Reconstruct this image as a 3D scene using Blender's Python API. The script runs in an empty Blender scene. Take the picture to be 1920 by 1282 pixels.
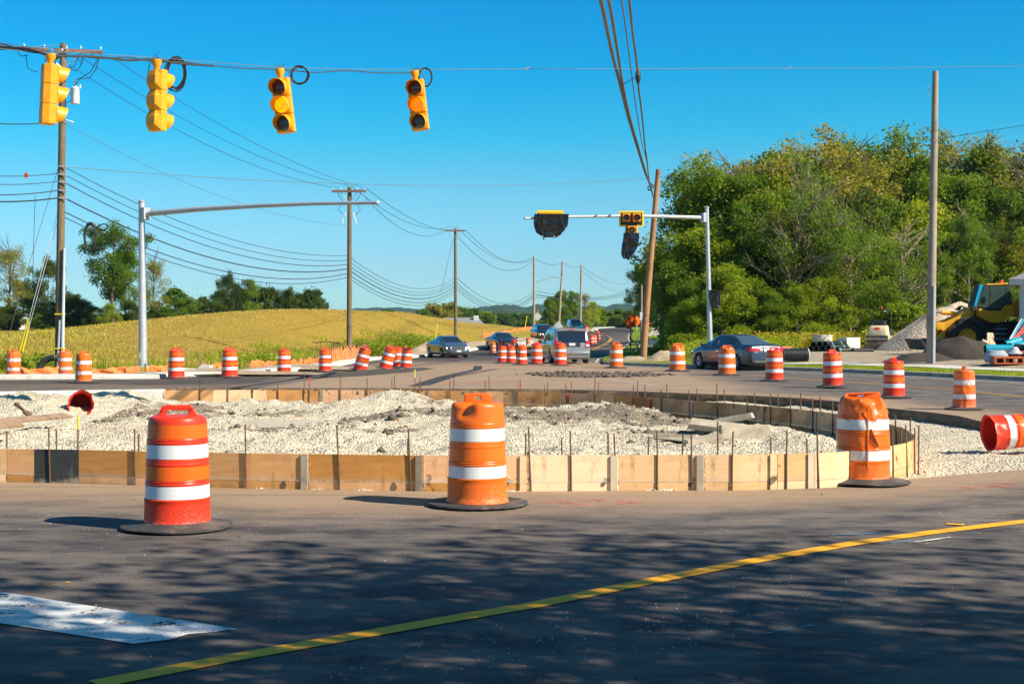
import bpy, bmesh, math, random
import numpy as np
from mathutils import Vector, Matrix, noise
from mathutils.geometry import delaunay_2d_cdt
R = math.radians
random.seed(7); rng = np.random.default_rng(7)
SC = bpy.context.scene
COL = SC.collection
# ------------------------------------------------------------------ camera
F = 2667.0; EYE = 1.65; HY = 614.0; CX = 960.0
cam_d = bpy.data.cameras.new('camera'); cam = bpy.data.objects.new('camera', cam_d); COL.objects.link(cam)
cam.location = (0, 0, EYE); cam.rotation_euler = (R(90), 0, 0)
cam_d.sensor_width = 36; cam_d.lens = F / 1920 * 36; cam_d.shift_y = -27 / 1920
cam_d.clip_start = .1; cam_d.clip_end = 20000
SC.camera = cam
# ------------------------------------------------------------------ light
SUN_AZ = R(-27); SUN_EL = R(38)
sdir = Vector((math.cos(SUN_AZ) * math.cos(SUN_EL), math.sin(SUN_AZ) * math.cos(SUN_EL), math.sin(SUN_EL)))
sd = bpy.data.lights.new('sun', 'SUN'); sun = bpy.data.objects.new('sun', sd); COL.objects.link(sun)
sd.energy = 5.0; sd.angle = R(.5); sd.color = (1, .90, .74)
sun.rotation_euler = (-sdir).to_track_quat('-Z', 'Y').to_euler(); sun.location = (40, -20, 40)
w = bpy.data.worlds.new('World'); SC.world = w; w.use_nodes = True
nt = w.node_tree; bg = nt.nodes['Background']
sky = nt.nodes.new('ShaderNodeTexSky'); sky.sky_type = 'NISHITA'; sky.sun_disc = False
sky.sun_elevation = SUN_EL; sky.sun_rotation = math.atan2(sdir.x, sdir.y)
sky.air_density = 1.0; sky.dust_density = .3; sky.ozone_density = 3.0; sky.altitude = 200
hs = nt.nodes.new('ShaderNodeHueSaturation'); hs.inputs['Saturation'].default_value = 1.30; hs.inputs['Value'].default_value = 1.0
hs.inputs['Hue'].default_value = .487
gm = nt.nodes.new('ShaderNodeGamma'); gm.inputs['Gamma'].default_value = 1.0
nt.links.new(sky.outputs[0], gm.inputs[0]); nt.links.new(gm.outputs[0], hs.inputs['Color']); 
_tc = nt.nodes.new('ShaderNodeTexCoord'); _sp = nt.nodes.new('ShaderNodeSeparateXYZ'); nt.links.new(_tc.outputs['Generated'], _sp.inputs[0])
_rp = nt.nodes.new('ShaderNodeValToRGB'); nt.links.new(_sp.outputs[2], _rp.inputs[0]); _e = _rp.color_ramp.elements
_st = [(0, (.42, .74, 1.0)), (.021, (.43, .74, 1.0)), (.037, (.45, .685, .95)), (.093, (.385, .73, .86)), (.134, (.11, .755, .90)), (.18, (.01, .72, .93)), (.219, (0, .68, .96)), (.4, (.42, .64, .80)), (1, (1.0, .84, .76))]
while len(_e) < len(_st): _e.new(.5)
for _i, (_a, _c) in enumerate(_st): _e[_i].position = _a; _e[_i].color = (*_c, 1)
_mx = nt.nodes.new('ShaderNodeMix'); _mx.data_type = 'RGBA'; _mx.blend_type = 'MULTIPLY'; _mx.inputs[0].default_value = 1
nt.links.new(hs.outputs[0], _mx.inputs[6]); nt.links.new(_rp.outputs[0], _mx.inputs[7]); nt.links.new(_mx.outputs[2], bg.inputs[0])
bg.inputs[1].default_value = .092
SC.view_settings.view_transform = 'Standard'; SC.view_settings.look = 'None'; SC.view_settings.gamma = 1
SC.view_settings.exposure = .8
try:
    SC.cycles.use_denoising = True; SC.cycles.max_bounces = 8; SC.cycles.transparent_max_bounces = 12
    SC.cycles.volume_bounces = 0
except Exception: pass
# ------------------------------------------------------------------ terrain functions
GK = [(-200, 0), (15, 0), (25, -.05), (40, -.10), (60, -.18), (75, -.25), (100, -.5), (120, -.42), (145, .05), (170, .55), (200, 1.0), (260, 1.5), (320, 1.65), (420, .5), (700, -6), (20000, -8)]
_gx = np.arange(-200, 20000, 1.0); _gy = np.interp(_gx, [a for a, b in GK], [b for a, b in GK])
_k = np.ones(9) / 9; _gs = np.convolve(np.pad(_gy, 4, 'edge'), _k, 'valid')
def g(Y): return np.interp(Y, _gx, _gs)
def ztop(Y): return np.interp(Y, [14, 17, 20, 24, 28, 34, 60], [.36, .33, .28, .20, .14, .10, .10])
def zbed(Y): return np.interp(Y, [0, 14, 20, 28, 60], [-.015, -.015, -.10, -.26, -.32])
def at_s(px, py, fn, y0=2.0, y1=900.0):
    """first point along the sight line through a photo pixel that meets the surface z=fn(Y)"""
    Y = y0
    k = (py - HY) / F
    step = .05
    prev = Y
    while Y < y1:
        if EYE - k * Y <= float(fn(Y)):
            a, b = prev, Y
            for _ in range(30):
                m = (a + b) / 2
                if EYE - k * m <= float(fn(m)): b = m
                else: a = m
            return Vector(((px - CX) / F * b, b, float(fn(b))))
        prev = Y; Y += step * (1 + Y * .02)
    return Vector(((px - CX) / F * y1, y1, float(fn(y1))))
def at(px, py): return at_s(px, py, g)
def P(px, py, Y): return Vector(((px - CX) / F * Y, Y, EYE + (HY - py) / F * Y))
def smooth(a, b, x): t = np.clip((x - a) / (b - a), 0, 1); return t * t * (3 - 2 * t)
def inpoly(x, y, poly):
    x = np.asarray(x, float); y = np.asarray(y, float); r = np.zeros(x.shape, bool)
    n = len(poly)
    for i in range(n):
        x0, y0 = poly[i][0], poly[i][1]; x1, y1 = poly[(i + 1) % n][0], poly[(i + 1) % n][1]
        if y0 == y1: continue
        c = ((y0 > y) != (y1 > y)) & (x < (x1 - x0) * (y - y0) / (y1 - y0) + x0)
        r ^= c
    return r
def dist_poly(x, y, poly, closed=True):
    d = np.full(np.shape(x), 1e9); n = len(poly)
    for i in range(n if closed else n - 1):
        x0, y0 = poly[i][0], poly[i][1]; x1, y1 = poly[(i + 1) % n][0], poly[(i + 1) % n][1]
        dx, dy = x1 - x0, y1 - y0; L = dx * dx + dy * dy + 1e-9
        t = np.clip(((x - x0) * dx + (y - y0) * dy) / L, 0, 1)
        d = np.minimum(d, np.hypot(x - x0 - t * dx, y - y0 - t * dy))
    return d
_p = np.random.default_rng(3).random((256, 256))
def vn(x, y, s):
    """tileable smooth value noise, 0..1"""
    x = np.asarray(x, float) * s + 1000; y = np.asarray(y, float) * s + 1000
    xi = np.floor(x).astype(int); yi = np.floor(y).astype(int); fx = x - xi; fy = y - yi
    fx = fx * fx * (3 - 2 * fx); fy = fy * fy * (3 - 2 * fy)
    a = _p[xi % 256, yi % 256]; b = _p[(xi + 1) % 256, yi % 256]; c = _p[xi % 256, (yi + 1) % 256]; d = _p[(xi + 1) % 256, (yi + 1) % 256]
    return (a * (1 - fx) + b * fx) * (1 - fy) + (c * (1 - fx) + d * fx) * fy
# ------------------------------------------------------------------ mesh helpers
def link_mesh(name, me, parent=None):
    o = bpy.data.objects.new(name, me); COL.objects.link(o)
    if parent is not None: o.parent = parent
    return o
def np_mesh(name, V, Fc, mats, smooth_=False, midx=None):
    me = bpy.data.meshes.new(name)
    V = np.asarray(V, np.float32); Fc = np.asarray(Fc, np.int32)
    k = Fc.shape[1]; nf = len(Fc)
    me.vertices.add(len(V)); me.vertices.foreach_set('co', V.ravel())
    me.loops.add(nf * k); me.loops.foreach_set('vertex_index', Fc.ravel())
    me.polygons.add(nf); me.polygons.foreach_set('loop_start', np.arange(0, nf * k, k, dtype=np.int32))
    if smooth_: me.polygons.foreach_set('use_smooth', np.ones(nf, bool))
    for m in (mats if isinstance(mats, (list, tuple)) else [mats]): me.materials.append(m)
    if midx is not None: me.polygons.foreach_set('material_index', np.asarray(midx, np.int32))
    me.update(calc_edges=True); me.validate()
    return me
class MB:
    def __init__(s): s.v = []; s.f = []
    def add(s, vs, fs):
        n = len(s.v); s.v += [tuple(a) for a in vs]; s.f += [tuple(i + n for i in f) for f in fs]; return s
    def box(s, x0, x1, y0, y1, z0, z1, M=None):
        v = [Vector((x, y, z)) for z in (z0, z1) for y in (y0, y1) for x in (x0, x1)]
        if M is not None: v = [M @ a for a in v]
        return s.add(v, [(0, 2, 3, 1), (4, 5, 7, 6), (0, 1, 5, 4), (2, 6, 7, 3), (0, 4, 6, 2), (1, 3, 7, 5)])
    def tube(s, pts, r, n=8, cap=True):
        pts = [Vector(p) for p in pts]; m = len(pts); rr = r if isinstance(r, (list, tuple)) else [r] * m
        base = len(s.v); ref = None
        for i, p in enumerate(pts):
            t = (pts[min(i + 1, m - 1)] - pts[max(i - 1, 0)])
            t = t.normalized() if t.length > 1e-9 else Vector((0, 0, 1))
            if ref is None:
                ref = Vector((1, 0, 0)) if abs(t.x) < .8 else Vector((0, 1, 0))
            a = (ref - t * ref.dot(t)); a = a.normalized() if a.length > 1e-6 else t.orthogonal().normalized()
            ref = a; b = t.cross(a)
            for k in range(n):
                q = 2 * math.pi * k / n
                s.v.append(tuple(p + (a * math.cos(q) + b * math.sin(q)) * rr[i]))
        for i in range(m - 1):
            for k in range(n):
                s.f.append((base + i * n + k, base + i * n + (k + 1) % n, base + (i + 1) * n + (k + 1) % n, base + (i + 1) * n + k))
        if cap:
            s.f.append(tuple(base + k for k in range(n))[::-1]); s.f.append(tuple(base + (m - 1) * n + k for k in range(n)))
        return s
    def lathe(s, prof, n=32, M=None, cap0=False, cap1=False):
        base = len(s.v)
        for r, z in prof:
            for k in range(n):
                q = 2 * math.pi * k / n; p = Vector((r * math.cos(q), r * math.sin(q), z))
                s.v.append(tuple(M @ p if M is not None else p))
        for i in range(len(prof) - 1):
            for k in range(n):
                s.f.append((base + i * n + k, base + i * n + (k + 1) % n, base + (i + 1) * n + (k + 1) % n, base + (i + 1) * n + k))
        if cap0: s.f.append(tuple(base + k for k in range(n))[::-1])
        if cap1: s.f.append(tuple(base + (len(prof) - 1) * n + k for k in range(n)))
        return s
    def prism(s, poly, y0, y1, M=None):
        """polygon in the XZ plane pushed from y0 to y1"""
        n = len(poly)
        v = [Vector((x, y0, z)) for x, z in poly] + [Vector((x, y1, z)) for x, z in poly]
        if M is not None: v = [M @ a for a in v]
        f = [tuple(range(n)), tuple(range(2 * n - 1, n - 1, -1))] + [(i, i + n, (i + 1) % n + n, (i + 1) % n) for i in range(n)]
        return s.add(v, f)
    def build(s, name, m, parent=None, smooth_=False, bevel=0, M=None):
        me = bpy.data.meshes.new(name); me.from_pydata([tuple(a) for a in s.v], [], s.f)
        bm = bmesh.new(); bm.from_mesh(me)
        if M is not None: bm.transform(M)
        if bevel:
            es = [e for e in bm.edges if len(e.link_faces) == 2 and e.calc_face_angle(0) > .6]
            bmesh.ops.bevel(bm, geom=es, offset=bevel, segments=2, affect='EDGES', profile=.5, clamp_overlap=True)
        bmesh.ops.recalc_face_normals(bm, faces=bm.faces)
        bm.to_mesh(me); bm.free()
        for a in (m if isinstance(m, (list, tuple)) else [m]): me.materials.append(a)
        if smooth_: smooth_angle(me, .6)
        return link_mesh(name, me, parent)
def smooth_angle(me, ang=.6):
    bm = bmesh.new(); bm.from_mesh(me)
    for f in bm.faces: f.smooth = True
    for e in bm.edges:
        if len(e.link_faces) == 2 and e.calc_face_angle(0) > ang: e.smooth = False
    bm.to_mesh(me); bm.free()
def tag(o, label=None, cat=None, group=None, kind=None):
    if label: o['label'] = label
    if cat: o['category'] = cat
    if group: o['group'] = group
    if kind: o['kind'] = kind
    return o
def thing(name, label, cat, loc=(0, 0, 0), rz=0, group=None):
    o = bpy.data.objects.new(name, None); COL.objects.link(o); o.empty_display_size = .3
    o.location = loc; o.rotation_euler = (0, 0, rz)
    return tag(o, label, cat, group)
def kids(o): return [c for c in bpy.data.objects if c.parent == o]
def dup(o, loc=None, rot=None, label=None, group=None, parent=None, scale=None):
    ch = KID.get(o.name)
    if ch is None: ch = KID[o.name] = kids(o)
    c = o.copy(); COL.objects.link(c)
    if parent is not None: c.parent = parent
    if loc is not None: c.location = loc
    if rot is not None: c.rotation_euler = rot
    if scale is not None: c.scale = scale
    if label: c['label'] = label
    if group: c['group'] = group
    for k in ch: dup(k, parent=c)
    return c
KID = {}
def ordn(n):
    w_ = ['first', 'second', 'third', 'fourth', 'fifth', 'sixth', 'seventh', 'eighth', 'ninth', 'tenth', 'eleventh', 'twelfth']
    if n <= 12: return w_[n - 1]
    return '%d%s' % (n, 'th' if 10 <= n % 100 <= 20 else {1: 'st', 2: 'nd', 3: 'rd'}.get(n % 10, 'th'))
# ------------------------------------------------------------------ materials
def newmat(name):
    m = bpy.data.materials.new(name); m.use_nodes = True
    nt = m.node_tree; b = nt.nodes['Principled BSDF']; return m, nt, b
def N(nt, t, **k):
    n = nt.nodes.new(t)
    for a, v in k.items():
        if hasattr(n, a) and not a.startswith('i_'): setattr(n, a, v)
    return n
def coord(nt, kind='Object'):
    tc = N(nt, 'ShaderNodeTexCoord'); return tc.outputs[kind]
def noise_tex(nt, vec, scale, detail=4, rough=.6, stretch=None):
    if stretch is not None:
        mp = N(nt, 'ShaderNodeMapping'); mp.inputs['Scale'].default_value = stretch
        nt.links.new(vec, mp.inputs['Vector']); vec = mp.outputs[0]
    n = N(nt, 'ShaderNodeTexNoise'); n.inputs['Scale'].default_value = scale; n.inputs['Detail'].default_value = detail
    n.inputs['Roughness'].default_value = rough; nt.links.new(vec, n.inputs['Vector']); return n.outputs['Fac']
def ramp(nt, fac, stops, interp='LINEAR'):
    r = N(nt, 'ShaderNodeValToRGB'); r.color_ramp.interpolation = interp
    e = r.color_ramp.elements
    while len(e) < len(stops): e.new(.5)
    for i, (p, c) in enumerate(stops):
        e[i].position = p; e[i].color = (*c, 1) if len(c) == 3 else c
    nt.links.new(fac, r.inputs[0]); return r.outputs[0]
def mixc(nt, a, b, fac, mode='MIX'):
    m = N(nt, 'ShaderNodeMix'); m.data_type = 'RGBA'; m.blend_type = mode
    for s, v in ((m.inputs[6], a), (m.inputs[7], b), (m.inputs[0], fac)):
        if isinstance(v, (int, float)): s.default_value = v
        elif isinstance(v, tuple): s.default_value = (*v, 1)
        else: nt.links.new(v, s)
    return m.outputs[2]
def math_(nt, op, a, b=0.0, clamp=False):
    m = N(nt, 'ShaderNodeMath'); m.operation = op; m.use_clamp = clamp
    for s, v in ((m.inputs[0], a), (m.inputs[1], b)):
        if isinstance(v, (int, float)): s.default_value = v
        else: nt.links.new(v, s)
    return m.outputs[0]
def bump(nt, b, h, strength=.3, dist=.02):
    n = N(nt, 'ShaderNodeBump'); n.inputs['Strength'].default_value = strength; n.inputs['Distance'].default_value = dist
    nt.links.new(h, n.inputs['Height']); nt.links.new(n.outputs[0], b.inputs['Normal'])
def pm(name, c1, c2=None, scale=5, rough=.7, metal=0, bmp=0, stretch=None, detail=5, lo=.35, hi=.65, spec=.5, coat=0, bdist=.01, dirt=None, dscale=3, dlo=.55, dhi=.75):
    m, nt, b = newmat(name); v = coord(nt)
    if c2 is None: c2 = tuple(x * .8 for x in c1)
    n = noise_tex(nt, v, scale, detail, .65, stretch)
    col = ramp(nt, n, [(lo, c1), (hi, c2)])
    if dirt is not None:
        d = noise_tex(nt, v, dscale, 6, .7); dm = ramp(nt, d, [(dlo, (0, 0, 0)), (dhi, (1, 1, 1))]); col = mixc(nt, col, dirt, dm)
    nt.links.new(col, b.inputs['Base Color'])
    b.inputs['Roughness'].default_value = rough; b.inputs['Metallic'].default_value = metal
    b.inputs['Specular IOR Level'].default_value = spec; b.inputs['Coat Weight'].default_value = coat; b.inputs['Coat Roughness'].default_value = .05
    if bmp: bump(nt, b, n, bmp, bdist)
    return m
# ------------------------------------------------------------------ layout lines (world metres, found from sight lines)
def pl(pts, fn=at): return [fn(*p) for p in pts]
LCURB = [Vector((-80, 49, 0)), Vector((-40, 48.4, 0))] + pl([(0, 712), (180, 711), (300, 710), (350, 706), (445, 705), (510, 700), (595, 693), (640, 686), (672, 679.5), (717, 673.5), (775, 671), (813, 666), (873, 660), (900, 655)]) + [Vector((1.5, 140, 0)), Vector((4.5, 165, 0)), Vector((9, 190, 0)), Vector((13.5, 225, 0)), Vector((16, 262, 0)), Vector((24, 330, 0)), Vector((30, 420, 0))]
RMAIN = [Vector((36, 420, 0)), Vector((30, 330, 0)), Vector((21.5, 262, 0)), Vector((19, 225, 0)), Vector((17.5, 205, 0))] + pl([(1183, 634), (1188, 641), (1177, 652), (1158, 662), (1132, 673), (1129, 680)])
RCURB = pl([(1131, 683.5), (1180, 686), (1300, 690), (1430, 694), (1560, 698), (1740, 706.5), (1920, 716)]) + [Vector((19.5, 39, 0)), Vector((24, 28, 0)), Vector((38, 8, 0)), Vector((60, -35, 0))]
ROADP = [(p[0], p[1]) for p in LCURB + RMAIN + RCURB] + [(-80, -35)]
FORM = [(-420, 842), (-80, 841), (0, 841), (64, 842), (147, 843), (254, 845.5), (388, 848), (462, 849.5), (580, 851), (690, 852.5), (795, 853.5), (900, 854), (990, 853.5), (1071, 853.2), (1160, 852.8), (1297, 852.3), (1372, 852.3), (1458, 851), (1528, 849.5), (1568, 848), (1620, 843), (1666, 837), (1700, 830.5), (1715, 824.5), (1719, 817), (1700, 804.6), (1666, 793.7), (1625, 784), (1575, 776), (1527, 770), (1460, 763), (1380, 756.5), (1296, 751), (1240, 746), (1191, 742.5), (1116, 738.5), (1050, 735.5), (942, 733.5), (820, 732), (687, 731), (580, 730.7), (480, 730.7), (395, 731), (305, 731.5)]
FW = [at_s(a, b, ztop) for a, b in FORM]          # top edge of the formwork in the world
CONC = [at_s(a, b, ztop) for a, b in [(305, 731.5), (150, 733.5), (0, 736), (-200, 739), (-420, 741)]]
_near = [Vector((FW[i].x, FW[i].y, 0)) + Vector((0, -.03, 0)) for i in range(0, 21)]
HOLE = [(p.x, p.y) for p in _near] + [(a.x, a.y) for a in pl([(1673, 901), (1700, 898.5), (1760, 893), (1840, 886), (1920, 880.5), (2120, 867)])]
HOLE += [(a.x, a.y) for a in pl([(2160, 840), (2080, 822), (1990, 812), (1920, 803), (1853, 793), (1795, 779), (1747, 773), (1666, 765), (1575, 752.5), (1508, 746.5), (1400, 741), (1300, 737.5), (1190, 733), (1050, 729.5), (900, 728), (687, 727), (480, 727), (305, 727)])]
HOLE += [(CONC[k].x, CONC[k].y + .32) for k in range(0, 5)]
# ------------------------------------------------------------------ surface builder
def surf(name, outer, holes, zfn, sp, mat, label=None, attrs=None, skirt=0, skirt_mat=None):
    """a sheet over a plan outline, finer towards the camera; sp(y) is the point spacing"""
    pts = []; edges = []
    for poly in [outer] + holes:
        b0 = len(pts); q = []
        for i in range(len(poly)):
            a = np.array(poly[i][:2]); b = np.array(poly[(i + 1) % len(poly)][:2]); L = np.hypot(*(b - a))
            n = max(1, int(L / max(.25, sp((a[1] + b[1]) / 2))))
            for k in range(n): q.append(tuple(a + (b - a) * k / n))
        pts += q; m = len(q); edges += [(b0 + i, b0 + (i + 1) % m) for i in range(m)]
    nb = len(pts)
    ox = [p[0] for p in outer]; oy = [p[1] for p in outer]; y = min(oy); X = []; Y = []
    while y < max(oy):
        s_ = sp(y); xs = np.arange(min(ox), max(ox), s_ * 1.0); X.append(xs + rng.uniform(-.2, .2, len(xs)) * s_); Y.append(np.full(len(xs), y) + rng.uniform(-.2, .2, len(xs)) * s_); y += s_
    X = np.concatenate(X); Y = np.concatenate(Y)
    ok = inpoly(X, Y, outer)
    for h in holes: ok &= ~inpoly(X, Y, h)
    X = X[ok]; Y = Y[ok]
    d = dist_poly(X, Y, outer)
    for h in holes: d = np.minimum(d, dist_poly(X, Y, h))
    ok = d > .12
    pts += list(zip(X[ok].tolist(), Y[ok].tolist()))
    vo, eo, fo, *_ = delaunay_2d_cdt([Vector(p) for p in pts], edges, [], 0, 1e-5)
    V = np.array([(v.x, v.y) for v in vo]); Fc = np.array([f for f in fo if len(f) == 3])
    c = V[Fc].mean(1); ok = inpoly(c[:, 0], c[:, 1], outer)
    for h in holes: ok &= ~inpoly(c[:, 0], c[:, 1], h)
    Fc = Fc[ok]
    a_, b_, c_ = V[Fc[:, 0]], V[Fc[:, 1]], V[Fc[:, 2]]
    flip = ((b_[:, 0] - a_[:, 0]) * (c_[:, 1] - a_[:, 1]) - (b_[:, 1] - a_[:, 1]) * (c_[:, 0] - a_[:, 0])) < 0
    Fc[flip] = Fc[flip][:, ::-1]
    Z = zfn(V[:, 0], V[:, 1])
    me = np_mesh(name, np.column_stack([V, Z]), Fc, mat, True)
    for k, fn in (attrs or {}).items():
        at_ = me.attributes.new(k, 'FLOAT', 'POINT'); at_.data.foreach_set('value', fn(V[:, 0], V[:, 1]).astype(np.float32))
    o = link_mesh(name, me); o['kind'] = 'structure'
    if label: o['label'] = label
    return o
def sweep(name, line, prof, mat, zfn=g, parent=None, seg=1.0, smooth_=False):
    """push a profile [(side, up)] along a plan line; side is positive to the left of travel"""
    pts = []
    for i in range(len(line) - 1):
        a = Vector((line[i][0], line[i][1])); b = Vector((line[i + 1][0], line[i + 1][1])); n = max(1, int((b - a).length / seg))
        pts += [a.lerp(b, k / n) for k in range(n)]
    pts.append(Vector((line[-1][0], line[-1][1])))
    V = []; m = len(prof)
    for i, p in enumerate(pts):
        t = (pts[min(i + 1, len(pts) - 1)] - pts[max(0, i - 1)]).normalized(); nrm = Vector((-t.y, t.x)); z = float(zfn(p.y))
        for s_, u in prof: V.append((p.x + nrm.x * s_, p.y + nrm.y * s_, z + u))
    Fc = [(i * m + k, i * m + k + 1, (i + 1) * m + k + 1, (i + 1) * m + k) for i in range(len(pts) - 1) for k in range(m - 1)]
    b = MB(); b.add(V, Fc); return b.build(name, mat, parent, smooth_)
# ------------------------------------------------------------------ ground materials
def mat_asphalt():
    m, nt, b = newmat('asphalt'); v = coord(nt)
    ad = N(nt, 'ShaderNodeAttribute'); ad.attribute_name = 'dust'; af = N(nt, 'ShaderNodeAttribute'); af.attribute_name = 'fresh'
    fine = noise_tex(nt, v, 55, 3, .7); mid = noise_tex(nt, v, 2.2, 7, .68, (.5, 1, 1)); big = noise_tex(nt, v, .35, 4, .6)
    agg = N(nt, 'ShaderNodeTexVoronoi'); agg.inputs['Scale'].default_value = 75; nt.links.new(v, agg.inputs['Vector'])
    base = ramp(nt, fine, [(.3, (.072, .069, .067)), (.7, (.175, .160, .148))])
    base = mixc(nt, base, (.048, .045, .046), ramp(nt, mid, [(.40, (1, 1, 1)), (.60, (0, 0, 0))]))
    fr = mixc(nt, base, ramp(nt, fine, [(.3, (.020, .020, .022)), (.75, (.050, .048, .048))]), af.outputs['Fac'])
    dust = ramp(nt, fine, [(.25, (.25, .165, .10)), (.75, (.40, .28, .18))])
    dm = math_(nt, 'ADD', ad.outputs['Fac'], math_(nt, 'MULTIPLY', math_(nt, 'SUBTRACT', mid, .5), .9))
    dm = math_(nt, 'MULTIPLY', dm, 1.0, True)
    dm = math_(nt, 'MULTIPLY', dm, .93)
    col = mixc(nt, fr, dust, dm)
    # light stones and grit lying in the surface
    sp = ramp(nt, agg.outputs['Distance'], [(.12, (1, 1, 1)), (.22, (0, 0, 0))]); k = noise_tex(nt, v, 21, 4, .8)
    sp = mixc(nt, (0, 0, 0), sp, ramp(nt, k, [(.50, (0, 0, 0)), (.58, (1, 1, 1))]))
    sw = N(nt, 'ShaderNodeSeparateColor'); nt.links.new(sp, sw.inputs[0])
    col = mixc(nt, col, (.42, .37, .31), math_(nt, 'MULTIPLY', sw.outputs[0], .75))
    # hairline cracks and long faint tyre tracks
    cr = N(nt, 'ShaderNodeTexVoronoi'); cr.feature = 'DISTANCE_TO_EDGE'; cr.inputs['Scale'].default_value = .42
    wp = N(nt, 'ShaderNodeVectorMath'); wp.operation = 'ADD'; sn = N(nt, 'ShaderNodeTexNoise'); sn.inputs['Scale'].default_value = 1.6; sn.inputs['Detail'].default_value = 6; nt.links.new(v, sn.inputs['Vector']); nt.links.new(v, wp.inputs[0]); nt.links.new(sn.outputs['Color'], wp.inputs[1]); nt.links.new(wp.outputs[0], cr.inputs['Vector'])
    ck = math_(nt, 'MULTIPLY', math_(nt, 'SUBTRACT', 1.0, ramp_bw(nt, cr.outputs['Distance'], .001, .006), True), ramp_bw(nt, noise_tex(nt, v, .5, 3), .52, .6))
    col = mixc(nt, col, (.018, .017, .017), math_(nt, 'MULTIPLY', ck, .55))
    rot = N(nt, 'ShaderNodeMapping'); rot.inputs['Rotation'].default_value = (0, 0, R(-42)); rot.inputs['Scale'].default_value = (.10, 2.6, 1); nt.links.new(v, rot.inputs['Vector'])
    tk = noise_tex(nt, rot.outputs[0], 1.0, 5, .6); col = mixc(nt, col, (.02, .02, .021), math_(nt, 'MULTIPLY', ramp_bw(nt, tk, .54, .68), .25))
    nt.links.new(col, b.inputs['Base Color']); b.inputs['Roughness'].default_value = .86; b.inputs['Specular IOR Level'].default_value = .3
    h = math_(nt, 'ADD', fine, math_(nt, 'MULTIPLY', mid, .6)); bump(nt, b, h, .45, .008)
    return m
def mat_gravel(name='gravel', light=(.80, .68, .50), dark=(.16, .125, .09), amt=.35, far=1.0):
    m, nt, b = newmat(name); v = coord(nt)
    mpf = N(nt, 'ShaderNodeMapping'); mpf.inputs['Scale'].default_value = (far, far, far); nt.links.new(v, mpf.inputs['Vector']); v = mpf.outputs[0]
    vo = N(nt, 'ShaderNodeTexVoronoi'); vo.inputs['Scale'].default_value = 26; nt.links.new(v, vo.inputs['Vector'])
    vo2 = N(nt, 'ShaderNodeTexVoronoi'); vo2.inputs['Scale'].default_value = 66; nt.links.new(v, vo2.inputs['Vector'])
    sc = N(nt, 'ShaderNodeSeparateColor'); nt.links.new(vo2.outputs['Color'], sc.inputs[0])
    col = ramp(nt, sc.outputs[0], [(0, tuple(c * .62 for c in light)), (.5, light), (1, tuple(min(.85, c * 1.3) for c in light))])
    col = mixc(nt, col, (.20, .155, .11), math_(nt, 'MULTIPLY', math_(nt, 'LESS_THAN', sc.outputs[1], .13), .8))
    n = noise_tex(nt, v, 1.1, 9, .72, (.7, 1, 1)); at_ = N(nt, 'ShaderNodeAttribute'); at_.attribute_name = 'soil'
    f = math_(nt, 'ADD', n, math_(nt, 'MULTIPLY', at_.outputs['Fac'], .30))
    col = mixc(nt, col, ramp(nt, noise_tex(nt, v, 16, 3, .6), [(.35, dark), (.7, tuple(c * 2.1 for c in dark))]), ramp(nt, f, [(.605, (0, 0, 0)), (.68, (.88, .88, .88))]))
    col = mixc(nt, col, (.40, .29, .18), ramp(nt, noise_tex(nt, v, .5, 5, .6), [(.5, (0, 0, 0)), (.75, (amt, amt, amt))]))
    nt.links.new(col, b.inputs['Base Color']); b.inputs['Roughness'].default_value = .92; b.inputs['Specular IOR Level'].default_value = .2
    h = math_(nt, 'ADD', math_(nt, 'MULTIPLY', vo.outputs['Distance'], -1), math_(nt, 'MULTIPLY', vo2.outputs['Distance'], -.5)); bump(nt, b, h, .9, .05)
    return m
def mat_grass(name, a, c, d, sx=1.0):
    m, nt, b = newmat(name); v = coord(nt)
    at_ = N(nt, 'ShaderNodeAttribute'); at_.attribute_name = 'green'
    n1 = noise_tex(nt, v, .22, 6, .7, (sx, 1, 1)); n2 = noise_tex(nt, v, 3.5, 5, .75, (.6, 1.6, 1)); n3 = noise_tex(nt, v, 22, 3, .7)
    dry = ramp(nt, n2, [(.3, a), (.52, tuple(x * .8 for x in a)), (.72, tuple(x * 1.3 for x in a))])
    gr = ramp(nt, n2, [(.3, c), (.7, d)])
    f = math_(nt, 'ADD', at_.outputs['Fac'], math_(nt, 'MULTIPLY', math_(nt, 'SUBTRACT', n1, .5), 1.9), True)
    col = mixc(nt, dry, gr, f)
    col = mixc(nt, col, (.35, .3, .1), math_(nt, 'MULTIPLY', ramp_bw(nt, n3, .62, .72), .35))
    nt.links.new(col, b.inputs['Base Color']); b.inputs['Roughness'].default_value = .95; b.inputs['Specular IOR Level'].default_value = .15
    bump(nt, b, math_(nt, 'ADD', n3, math_(nt, 'MULTIPLY', n2, 1.5)), 1.0, .12)
    return m
def ramp_bw(nt, f, lo, hi):
    r = N(nt, 'ShaderNodeMapRange'); r.inputs[1].default_value = lo; r.inputs[2].default_value = hi; nt.links.new(f, r.inputs[0]); return r.outputs[0]
M = {}
M['asphalt'] = mat_asphalt()
M['gravel'] = mat_gravel()
M['yard'] = mat_gravel('yard_stone', (.50, .41, .30), (.12, .10, .085), .7)
M['field'] = mat_grass('field_grass', (.50, .335, .055), (.16, .20, .02), (.33, .31, .04), .6)
M['lawn'] = mat_grass('lawn_grass', (.24, .28, .03), (.13, .23, .012), (.24, .34, .025))
M['far'] = mat_grass('far_ground', (.10, .12, .03), (.05, .08, .02), (.08, .11, .03))
M['concrete'] = pm('new_concrete', (.62, .60, .54), (.50, .48, .42), 3, .85, 0, .15, detail=8, dirt=(.36, .31, .24), dscale=2, dlo=.55, dhi=.85)
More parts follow.
